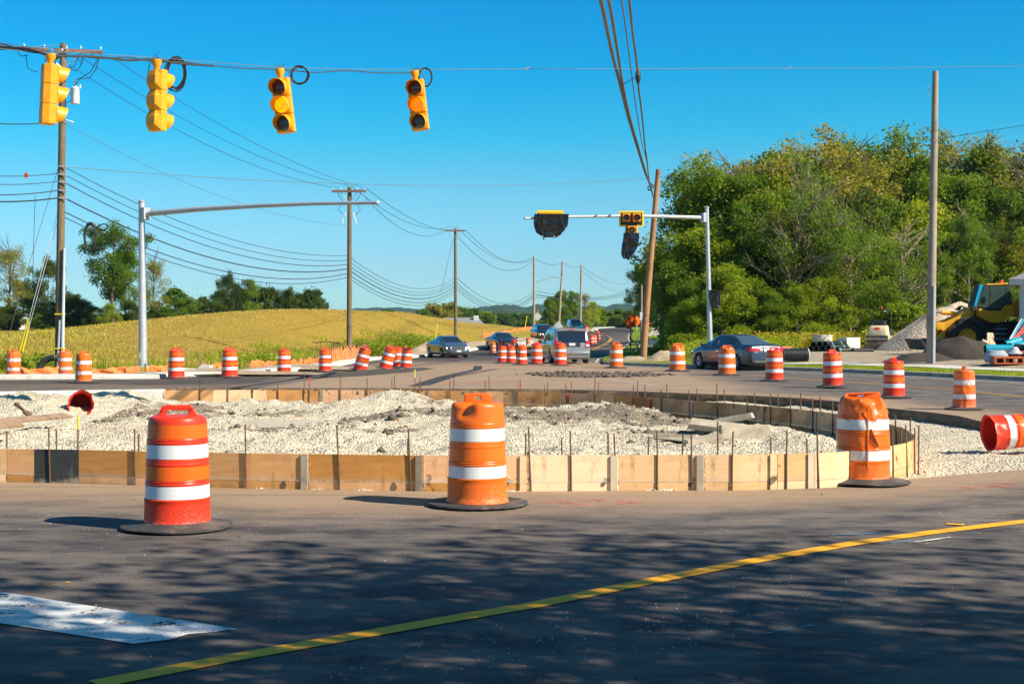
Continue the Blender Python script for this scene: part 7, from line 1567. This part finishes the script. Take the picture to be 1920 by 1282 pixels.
# far house
M['roof_g'] = pm('grey_shingles', (.24, .24, .25), (.17, .17, .18), 8, .9); M['wall_c'] = pm('cream_wall', (.55, .52, .46), None, 2, .8); M['white_w'] = pm('white_wall_paint', (.60, .60, .58), (.5, .5, .48), 3, .7)
p = P(864, 609, 330); o = thing('house', 'grey roofed house with a white chimney beyond the golden field', 'house', p); MB().box(-5.3, 5, 0, 8, -4.5, .1).build('wall', M['wall_c'], o)
b = MB(); b.add([(-5.9, -.6, 0), (5.6, -.6, -.1), (5.6, 8.5, 0), (-5.9, 8.5, 0), (-4.2, 3.9, 1.7), (3.6, 3.9, 1.75)], [(0, 1, 5, 4), (1, 2, 5), (2, 3, 4, 5), (3, 0, 4), (0, 3, 2, 1)]); rf = b.build('roof', M['roof_g'], o); MB().box(2.9, 4.1, 2.2, 3.2, .6, 2.2).build('chimney', M['white_w'], rf)
# houses glimpsed among the left trees
for px_, py, lab in ((22, 596, 'pale house wall glimpsed between the far left trees'), (243, 602, 'small pale gable glimpsed left of the mast arm pole')):
    Y = 186; p = P(px_, py + 10, Y); o = thing('house', lab, 'house', p, 0, 'houses among the left trees'); MB().box(-.8, .8, 0, 4, -1, 1.1).build('wall', M['white_w'], o); MB().prism([(-1.1, 1.1), (1.1, 1.1), (0, 1.9)], -.3, 4.3).build('roof', M['roof_g'], o)
# ------------------------------------------------------------------ the yard on the right
M['ld_y'] = pm('loader_yellow', (.78, .40, .012), (.66, .32, .01), 3, .4, dirt=(.22, .15, .05), dscale=3, dlo=.6, dhi=.85); M['ld_k'] = pm('machine_black', (.022, .022, .024), (.04, .04, .04), 7, .6); M['cyan'] = glossy('cyan_panel', (.0, .38, .62), 0, .4, .3); M['cabg'] = glossy('cab_glass', (.05, .09, .075), 0, .05, 1, .9)
def loader():
    Yd = 70.0; s_ = Yd / F; z0 = rz_((1810 - CX) * s_, Yd + 1); o = thing('wheel_loader', 'yellow wheel loader with a dark cab and lowered arms behind the bare pale pole', 'wheel loader', ((1810 - CX) * s_, Yd, z0))
    base = EYE - (664 - HY) * s_
    def q(cx, cy): return ((1720 + cx / 6.41 - 1810) * s_, (664 - (500 + cy / 6.41)) * s_ + base - z0)
    def Q(l): return [q(*a) for a in l]
    def part(name, poly, y0, y1, m, bev=.02): return MB().prism(Q(poly), y0, y1).build(name, M[m], o, bevel=bev)
    def wheel(cx, cy, r, y0):
        x, z = q(cx, cy); Mx = Matrix.Translation((x, y0, z)) @ Matrix.Rotation(R(-90), 4, 'X')
        b = MB(); b.lathe([(r * .56, 0), (r * .8, -.03), (r * .95, .0), (r, .08), (r, .50), (r * .95, .56), (r * .8, .58), (r * .56, .55)], 40, Mx)
        for k in range(26):
            a = k / 26 * 2 * math.pi; M2 = Mx @ Matrix.Rotation(a, 4, 'Z'); b.box(r * .97, r * 1.035, .02 if k % 2 else .28, .30 if k % 2 else .56, -.045, .045, M2)
        t = b.build('tyre', M['tyre'], o, True); t.name = 'tyre'
        b = MB(); b.lathe([(r * .57, .02), (r * .54, .06), (r * .48, .02), (r * .40, .10), (r * .30, .16), (r * .18, .14), (r * .16, .06), (0, .05)], 32, Mx); b.build('rim', M['ld_y'], o, True)
    rr = 195 / 6.41 * s_
    for y0 in (-.15, 2.05): wheel(588, 853, rr, y0); wheel(1330, 853, rr, y0)
    part('rear_body', [(760, 500), (765, 600), (860, 655), (940, 675), (1070, 665), (1110, 600), (1195, 585), (1195, 450), (1100, 460), (1050, 525), (900, 530)], .25, 2.2, 'ld_y')
    part('hood', [(1192, 405), (1560, 420), (1620, 520), (1620, 640), (1192, 590)], .45, 2.0, 'ld_y', .05)
    part('rear_frame', [(830, 665), (1600, 640), (1600, 760), (1100, 800), (860, 780)], .6, 1.9, 'ld_k')
    part('cab', [(748, 470), (838, 208), (1160, 200), (1185, 450), (1100, 460), (1050, 523), (905, 530)], .55, 1.9, 'ld_k')
    part('cab_glass', [(770, 470), (850, 225), (897, 222), (900, 505)], .535, 1.915, 'cabg', .005); part('door_glass', [(915, 225), (1085, 222), (1088, 440), (1045, 500), (918, 505)], .535, 1.915, 'cabg', .005); part('rear_glass', [(1115, 225), (1150, 222), (1168, 430), (1115, 440)], .535, 1.915, 'cabg', .005)
    part('roof', [(870, 203), (1130, 188), (1130, 212), (872, 222)], .5, 1.95, 'ld_y'); part('beacon', [(1087, 153), (1120, 153), (1120, 190), (1087, 190)], 1.0, 1.25, 'cone', .02)
    part('sun_visor', [(722, 468), (790, 215), (833, 210), (750, 470)], .50, .56, 'cyan', .006)
    part('mirror', [(912, 285), (945, 285), (948, 350), (914, 350)], .30, .36, 'ld_k', .01)
    part('fender', [(500, 640), (560, 610), (640, 600), (720, 625), (790, 690), (830, 780), (830, 870), (790, 870), (785, 790), (740, 700), (680, 655), (600, 645)], -.12, .5, 'ld_k', .01)
    part('steps', [(960, 690), (1075, 690), (1095, 900), (960, 900)], .15, .5, 'ld_k'); 
    for k in range(3): part('step_tread', [(950, 740 + k * 60), (1085, 740 + k * 60), (1085, 752 + k * 60), (950, 752 + k * 60)], .02, .5, 'galv', .003)
    part('articulation', [(690, 560), (850, 560), (850, 800), (700, 780)], .8, 1.6, 'ld_k')
    part('front_frame', [(480, 640), (680, 480), (740, 500), (740, 780), (500, 800)], .75, 1.55, 'ld_y')
    for y0 in (.45, 1.65):
        part('lift_arm', [(665, 500), (700, 545), (690, 590), (600, 618), (520, 650), (430, 720), (370, 800), (360, 900), (262, 918), (285, 840), (345, 770), (300, 752), (238, 735), (235, 690), (290, 668), (350, 668), (430, 640), (540, 590)], y0, y0 + .22, 'ld_y')
    part('tilt_lever', [(205, 560), (225, 515), (262, 535), (290, 620), (302, 655), (245, 690), (232, 740), (262, 800), (240, 810), (212, 760)], .85, 1.5, 'ld_y')
    b = MB(); a, c = q(372, 548), q(560, 562); b.tube([(a[0], 1.15, a[1]), (c[0], 1.15, c[1])], .11, 12); b.build('hydraulic_cylinder', M['ld_y'], o, True); b = MB(); a, c = q(225, 545), q(372, 548); b.tube([(a[0], 1.15, a[1]), (c[0], 1.15, c[1])], .05, 10); b.build('piston_rod', M['chrome'], o, True)
    b = MB(); a = q(285, 712); b.lathe([(.20, 0), (.20, .12), (.12, .14), (0, .14)], 20, Matrix.Translation((a[0], .44, a[1])) @ Matrix.Rotation(R(90), 4, 'X')); b.build('pivot_boss', M['ld_y'], o, True)
    part('bucket', [(40, 880), (58, 876), (110, 960), (200, 880), (262, 860), (285, 900), (270, 1000), (90, 1000)], -.05, 2.7, 'ld_k'); part('bucket_edge', [(30, 870), (50, 868), (108, 975), (88, 985)], -.1, 2.75, 'ld_k', .005)
    b = MB()
    for k in range(5): a, c = q(520 + k * 18, 520), q(620 + k * 14, 470 + k * 8); b.tube([(a[0], .9 + k * .08, a[1]), ((a[0] + c[0]) / 2, .9 + k * .08, a[1] + .2), (c[0], .9 + k * .08, c[1])], .025, 5)
    b.build('hoses', M['ld_k'], o); part('work_lamp', [(672, 472), (740, 472), (745, 530), (675, 530)], .2, .5, 'ld_k', .03)
loader()
M['cream'] = pm('cream_machine_paint', (.66, .55, .36), (.52, .42, .26), 3, .5, dirt=(.25, .16, .09), dscale=3, dlo=.5, dhi=.8); M['drumst'] = pm('worn_steel_drum', (.26, .19, .13), (.14, .10, .07), 4, .55, .4, dirt=(.45, .36, .25), dscale=2)
def roller():
    Yd = 85; p = on_right(1646, 661); p = Vector(((1646 - CX) / F * Yd, Yd, rz_((1646 - CX) / F * Yd, Yd))); o = thing('road_roller', 'small cream tandem roller with a black roll bar parked left of the gravel pile', 'road roller', p, R(-24))
    for y in (0, 1.75): MB().lathe([(0, -.62), (.30, -.62), (.34, -.60), (.36, -.6), (.36, .6), (.34, .60), (.30, .62), (0, .62)], 32, Matrix.Translation((0, y, .36)) @ Matrix.Rotation(R(90), 4, 'Y')).build('steel_drum', M['drumst'], o, True)
    MB().box(-.68, .68, -.32, .36, .62, .92).build('front_frame', M['cream'], o, bevel=.03)
    for sx in (-1, 1):
        for y in (0, 1.75): MB().prism([(-.09, .28), (.09, .28), (.22, .85), (-.22, .85)], -.025, .025, Matrix.Translation((sx * .66, y, 0)) @ Matrix.Rotation(R(90), 4, 'Z')).build('fork', M['cream'], o, bevel=.01)
    b = MB(); b.add([(-.58, -.40, .90), (.58, -.40, .90), (.50, -.22, 1.42), (-.50, -.22, 1.42), (-.60, .70, .90), (.60, .70, .90), (.52, .62, 1.50), (-.52, .62, 1.50)], [(0, 1, 2, 3), (1, 5, 6, 2), (5, 4, 7, 6), (4, 0, 3, 7), (3, 2, 6, 7), (0, 4, 5, 1)]); b.build('hood', M['cream'], o, True, bevel=.06)
    MB().lathe([(.17, 0), (.17, .01), (0, .012)], 20, Matrix.Translation((0, -.262, 1.30)) @ Matrix.Rotation(R(70), 4, 'X') @ Matrix.Scale(.5, 4, (0, 1, 0))).build('red_badge', M['redtip'], o)
    MB().box(-.62, .62, -.345, -.30, .78, .84).build('frame_slot', M['ld_k'], o); MB().box(-.6, .6, .7, 2.1, .62, .86).build('rear_frame', M['cream'], o, bevel=.03); MB().box(-.40, .30, .72, 1.2, 1.50, 1.78).build('dashboard', M['ld_k'], o, bevel=.05)
    MB().box(-.3, .3, 1.25, 1.7, 1.0, 1.12).build('seat', M['ld_k'], o, bevel=.04); MB().box(-.3, .3, 1.65, 1.75, 1.1, 1.55).build('seat_back', M['ld_k'], o, bevel=.04); MB().box(.35, .62, .8, 2.0, .86, 1.25).build('side_tank', M['ld_k'], o, bevel=.05)
    b = MB(); b.tube(fine([Vector(a) for a in [(-.55, 1.3, .8), (-.55, 1.3, 2.15), (-.48, 1.3, 2.38), (-.25, 1.3, 2.46), (.25, 1.3, 2.46), (.48, 1.3, 2.38), (.55, 1.3, 2.15), (.55, 1.3, .8)]], 4), .04, 8); b.build('roll_bar', M['ld_k'], o, True); MB().lathe([(.06, 0), (.06, .08), (0, .12)], 10, Matrix.Translation((0, 1.3, 2.5))).build('beacon', M['cone'], o); MB().lathe([(.06, 0), (.06, .05), (0, .05)], 10, Matrix.Translation((.2, 1.25, 2.34))).build('lamp', M['porc'], o)
roller()
M['hdpe'] = pm('black_corrugated_pipe', (.018, .02, .022), (.035, .038, .04), 5, .45, spec=.5); M['band'] = pm('green_band', (.08, .45, .36), None, 4, .6); M['inpipe'] = pm('white_pipe_rim', (.6, .6, .58), None, 4, .6)
def pipe(px_, py, Y, r, L, rz, label, grp, bands=(), rim=None, rib=.06, zoff=None, name='corrugated_pipe'):
    """(px,py) is the centre of the end that faces us"""
    p = P(px_, py, Y); o = thing(name, label, 'pipe', p, R(rz), grp); prof = []; x = 0
    while x < L: prof += [(r, x), (r, x + rib * .45), (r * .90, x + rib * .55), (r * .90, x + rib * .95)]; x += rib
    Mx = Matrix.Rotation(R(90), 4, 'Y'); b = MB(); b.lathe([(r * .84, L), (r * .84, 0), (r * .9, 0)] + prof + [(r * .84, x)], 28, Mx); b.build('shell', M['hdpe'], o, False)
    for t in bands: MB().lathe([(r * 1.03, t - .03), (r * 1.03, t + .03)], 24, Mx).build('band', M['band'], o)
    if rim: MB().lathe([(r * .86, -.012), (r * 1.02, -.012), (r * 1.02, .03), (r * .86, .03)], 28, Mx).build('rim', M[rim], o)
    return o
pipe(1514.5, 665, 66, .30, 2.1, 186, 'large black corrugated pipe with a pale rim, left of the stacked pipes', 'big pipes', rim='inpipe', rib=.09)
GP = 'stacked black pipes'
for i, (x, y, l, rz, bd) in enumerate([(1525, 645.5, 2.0, 60, (1.4,)), (1537, 645, 2.0, 56, (1.2,)), (1547, 644.5, 1.9, 42, (.5, 1.4)), (1520, 653.5, 1.6, 62, ()), (1530, 653.5, 1.8, 60, ()), (1542.5, 653, 2.0, 58, (1.4,)), (1554, 651, 1.5, 34, (.3, 1.1)), (1571, 657, 1.0, 16, (.1, .8))]):
    pipe(x, y, 80 - .0, .155, l, rz, 'black drain pipe in the yard stack, %s in the %s row' % (ordn(i + 1 if i < 3 else i - 2), 'upper' if i < 3 else 'lower'), GP, bd)
pipe(1599, 657, 80, .14, 1.1, 8, 'short ribbed black pipe between the concrete box and the roller', 'big pipes', rib=.10)
for i in range(5):
    o = MB().tube([(0, 0, 0), (1.3, .6, .02)], .045, 8).build('red_pipe', pm('red_pipe', (.62, .10, .04), None, 5, .6) if i == 0 else bpy.data.materials['red_pipe'], None, True); o.location = P(1437 + i * 1.2, 655.5 - i * 1.0, 75 + i * .15); tag(o, 'thin red conduit lying behind the big corrugated pipe, %s from the top' % ordn(5 - i), 'conduit', 'red conduits in the yard')
o = MB().lathe([(.56, .0), (.60, 0), (.60, .80), (.47, .80), (.47, 0)], 36).build('concrete_ring', M['concrete'], None, True); p = P(1542, 652, 87); o.location = (p.x, p.y, p.z); tag(o, 'round white concrete manhole ring behind the stacked black pipes', 'concrete ring')
o = thing('concrete_vault', 'square concrete vault box, grey on its left side and white on its right', 'concrete vault', P(1592, 660, 83), R(-58)); 
MB().box(-.36, .36, -.55, .55, 0, .85).build('box', M['concrete'], o, bevel=.02); MB().lathe([(.09, 0), (.09, .01), (0, .01)], 16, Matrix.Translation((.362, -.3, .25)) @ Matrix.Rotation(R(90), 4, 'Y')).build('knockout', M['kerb_grey'], o)
M['pilegr'] = mat_gravel('pile_stone', (.60, .47, .34), (.17, .13, .10), .3, .28); M['pileblk'] = pm('black_millings', (.030, .022, .017), (.060, .045, .034), 10, .95, 0, .9, bdist=.05, dirt=(.2, .16, .12), dscale=12, dlo=.66, dhi=.75)
p = P(1800, 650, 84); p.z = rz_(p.x, p.y); pile('gravel_pile', p, 5.0, 4.4, 3.1, M['pilegr'], 'tall tan gravel pile behind the wheel loader arms', 3, right_z, 'gravel pile', 90, .85, .14)
p = P(1800, 678, 63.5); p.z = rz_(p.x, p.y); pile('millings_pile', p, 1.75, 1.7, 1.22, M['pileblk'], 'rounded black asphalt pile in front of the loader tyre', 8, right_z, 'asphalt pile', 70, .55, .10)
p = P(1726, 680, 62.5); p.z = rz_(p.x, p.y); pile('millings_pile', p, 1.9, 1.4, .48, M['pileblk'], 'low spread of black asphalt left of the bare pale pole', 14, right_z, 'asphalt pile', 60, .9, .2)
p = P(1240, 666, 74); p.z = rz_(p.x, p.y); pile('dirt_pile', p, 1.25, 1.2, .75, M['dirt'], 'small tan dirt pile between leaning brown pole and dark sedan', 19, right_z, 'dirt pile', 40)
p = P(1188, 668, 76); p.z = rz_(p.x, p.y); pile('dirt_pile', p, 1.3, 1.0, .35, M['dirt'], 'low pale rubble at the foot of the leaning brown pole', 23, right_z, 'dirt pile', 36)
M['pvc'] = glossy('blue_pvc', (.0, .30, .42), 0, .35, .2)
def tubething(name, a, c, Y0, Y1_, r, mat, label, cat, grp):
    b = MB(); p0, p1 = P(*a, Y0), P(*c, Y1_); d = (p1 - p0); o = thing(name, label, cat, p0, 0, grp); b.tube([(0, 0, 0), d], r, 18, False); b.build('shell', mat, o, True); b = MB(); b.tube([(0, 0, 0) , d * .999], r * .9, 18, False); b.build('bore', M['trim'], o, True); return o
tubething('blue_pipe', (1847, 654), (1903, 654), 61, 61, .19, M['pvc'], 'long blue green pipe lying right of the black asphalt pile', 'pipe', 'blue pipes')
tubething('blue_pipe', (1884, 647), (1912, 638), 62, 62.5, .17, M['pvc'], 'short blue pipe tilted up on top of the long one', 'pipe', 'blue pipes'); tubething('blue_pipe', (1893, 650), (1925, 647), 61.6, 62, .17, M['pvc'], 'second short blue pipe behind the tilted one', 'pipe', 'blue pipes'); tubething('blue_pipe', (1903, 654), (1918, 655), 60.5, 60.3, .23, M['hdpe'], 'dark pipe end right of the long blue green pipe', 'pipe', 'blue pipes')
for i, (a, c, m_) in enumerate([((1893, 636), (1915, 598), 'pipe_g'), ((1896, 636), (1922, 594), 'pvc'), ((1899, 636), (1928, 604), 'redtip'), ((1902, 636), (1930, 612), 'redtip')]): tubething('leaning_pipe', a, c, 62.5, 63, .045, M[m_], '%s slim pipe leaning up to the right by the building, %s of four' % ({'pipe_g': 'grey', 'pvc': 'blue', 'redtip': 'red'}[m_], ordn(i + 1)), 'pipe', 'leaning pipes')
M['orsteel'] = pm('orange_steel', (.55, .12, .03), (.40, .09, .025), 6, .6)
def rack(px_, py, Y, W, D, H, label):
    o = thing('steel_pallet', label, 'steel pallet', P(px_, py, Y), R(-6), 'orange steel pallets'); b = MB(); b.box(-W / 2, W / 2, 0, D, H - .07, H); b.build('deck', M['orsteel'], o, bevel=.008); MB().box(-W / 2, W / 2, 0, D, 0, .06).build('bottom', M['orsteel'], o, bevel=.008)
    for k in range(4): x = -W / 2 + .04 + k * (W - .08) / 3; MB().box(x - .04, x + .04, 0, D, .06, H - .07).build('rib', M['orsteel'], o)
rack(1893, 683, 56, 1.15, .8, .30, 'lower orange steel pallet at the right edge, nearest the sidewalk'); rack(1904, 671, 57, .95, .8, .27, 'orange steel pallet stacked behind and above the lower one')
o = MB().lathe([(.0, .28), (.12, .26), (.22, .1), (.34, .0), (0, 0)], 18).build('metal_dome', M['galv'], None, True); o.location = P(1902, 663, 57); tag(o, 'grey dome cap with a lime top sitting on the orange pallet', 'cap')
o = MB().lathe([(.0, .16), (.10, .12), (.12, 0), (0, 0)], 14).build('lime_dome', pm('lime', (.55, .75, .02), None, 4, .5), None, True); o.location = P(1902, 657, 57); tag(o, 'lime yellow cap on the grey dome at right', 'cap')
b = MB(); b.lathe([(.05, 0), (.4, .04), (.42, .3), (.25, .48), (0, .5)], 20); b.v = [(x * 1.2 + .1 * noise.noise(Vector((x * 3, y * 3, z * 3))), y, z + .06 * noise.noise(Vector((x * 6, y * 6, 2)))) for x, y, z in b.v]; o = b.build('grey_sack', pm('blue_grey_sack', (.28, .33, .38), None, 3, .6), None, True); o.location = P(1868, 680, 57); tag(o, 'crumpled blue grey sack left of the orange pallets', 'sack')
# building corner at the right edge
M['brick'] = None
def mat_brick():
    m, nt, b = newmat('maroon_brick'); t = N(nt, 'ShaderNodeTexBrick'); nt.links.new(coord(nt), t.inputs['Vector']); t.inputs['Color1'].default_value = (.11, .035, .035, 1); t.inputs['Color2'].default_value = (.16, .05, .045, 1); t.inputs['Mortar'].default_value = (.3, .27, .25, 1); t.inputs['Scale'].default_value = 4; nt.links.new(t.outputs[0], b.inputs['Base Color']); b.inputs['Roughness'].default_value = .9; return m
M['brick'] = mat_brick()
Yb = 66; p = P(1916, 660, Yb); p.z = rz_(p.x, p.y); zE = EYE + (HY - 529) / F * Yb - p.z
o = thing('building', 'brick building corner with a shingled roof cut off by the right edge', 'building', p, R(-26)); MB().box(.0, 9, 0, 9, 0, zE).build('wall', M['brick'], o); MB().box(-.02, .12, -.05, .06, .1, zE).build('corner_trim', M['galv'], o)
b = MB(); b.add([(-.55, -.6, zE + .12), (9.5, -.6, zE + .12), (9.5, 9.5, zE + .12), (-.55, 9.5, zE + .12), (4.5, 4.5, zE + 2.6)], [(0, 1, 4), (1, 2, 4), (2, 3, 4), (3, 0, 4), (3, 2, 1, 0)]); b.build('roof', M['roof_g'], o); MB().box(-.5, 9.4, -.55, -.50, zE - .14, zE + .11).build('fascia', M['white_w'], o); MB().box(-.50, -.45, -.50, 9.4, zE - .14, zE + .11).build('fascia', M['white_w'], o); MB().box(-.44, 9, -.49, 9, zE - .12, zE - .08).build('soffit', M['white_w'], o)
b = MB(); b.tube([(-.06, -.06, 0), (-.06, -.06, zE - .1)], .04, 8); b.build('downspout', M['pipe_g'], o)

# ------------------------------------------------------------------ the air
def haze():
    b = MB(); b.box(-4500, 4500, -260, 4300, -11.5, 175); m = bpy.data.materials.new('haze_air'); m.use_nodes = True; nt = m.node_tree
    for n in list(nt.nodes):
        if n.type == 'BSDF_PRINCIPLED': nt.nodes.remove(n)
    pv = nt.nodes.new('ShaderNodeVolumePrincipled'); pv.inputs['Color'].default_value = (.42, .78, 1, 1); pv.inputs['Density'].default_value = HAZE; pv.inputs['Anisotropy'].default_value = 0
    nt.links.new(pv.outputs[0], nt.nodes['Material Output'].inputs['Volume']); o = b.build('haze', m); o['kind'] = 'stuff'
HAZE = .00006
haze()
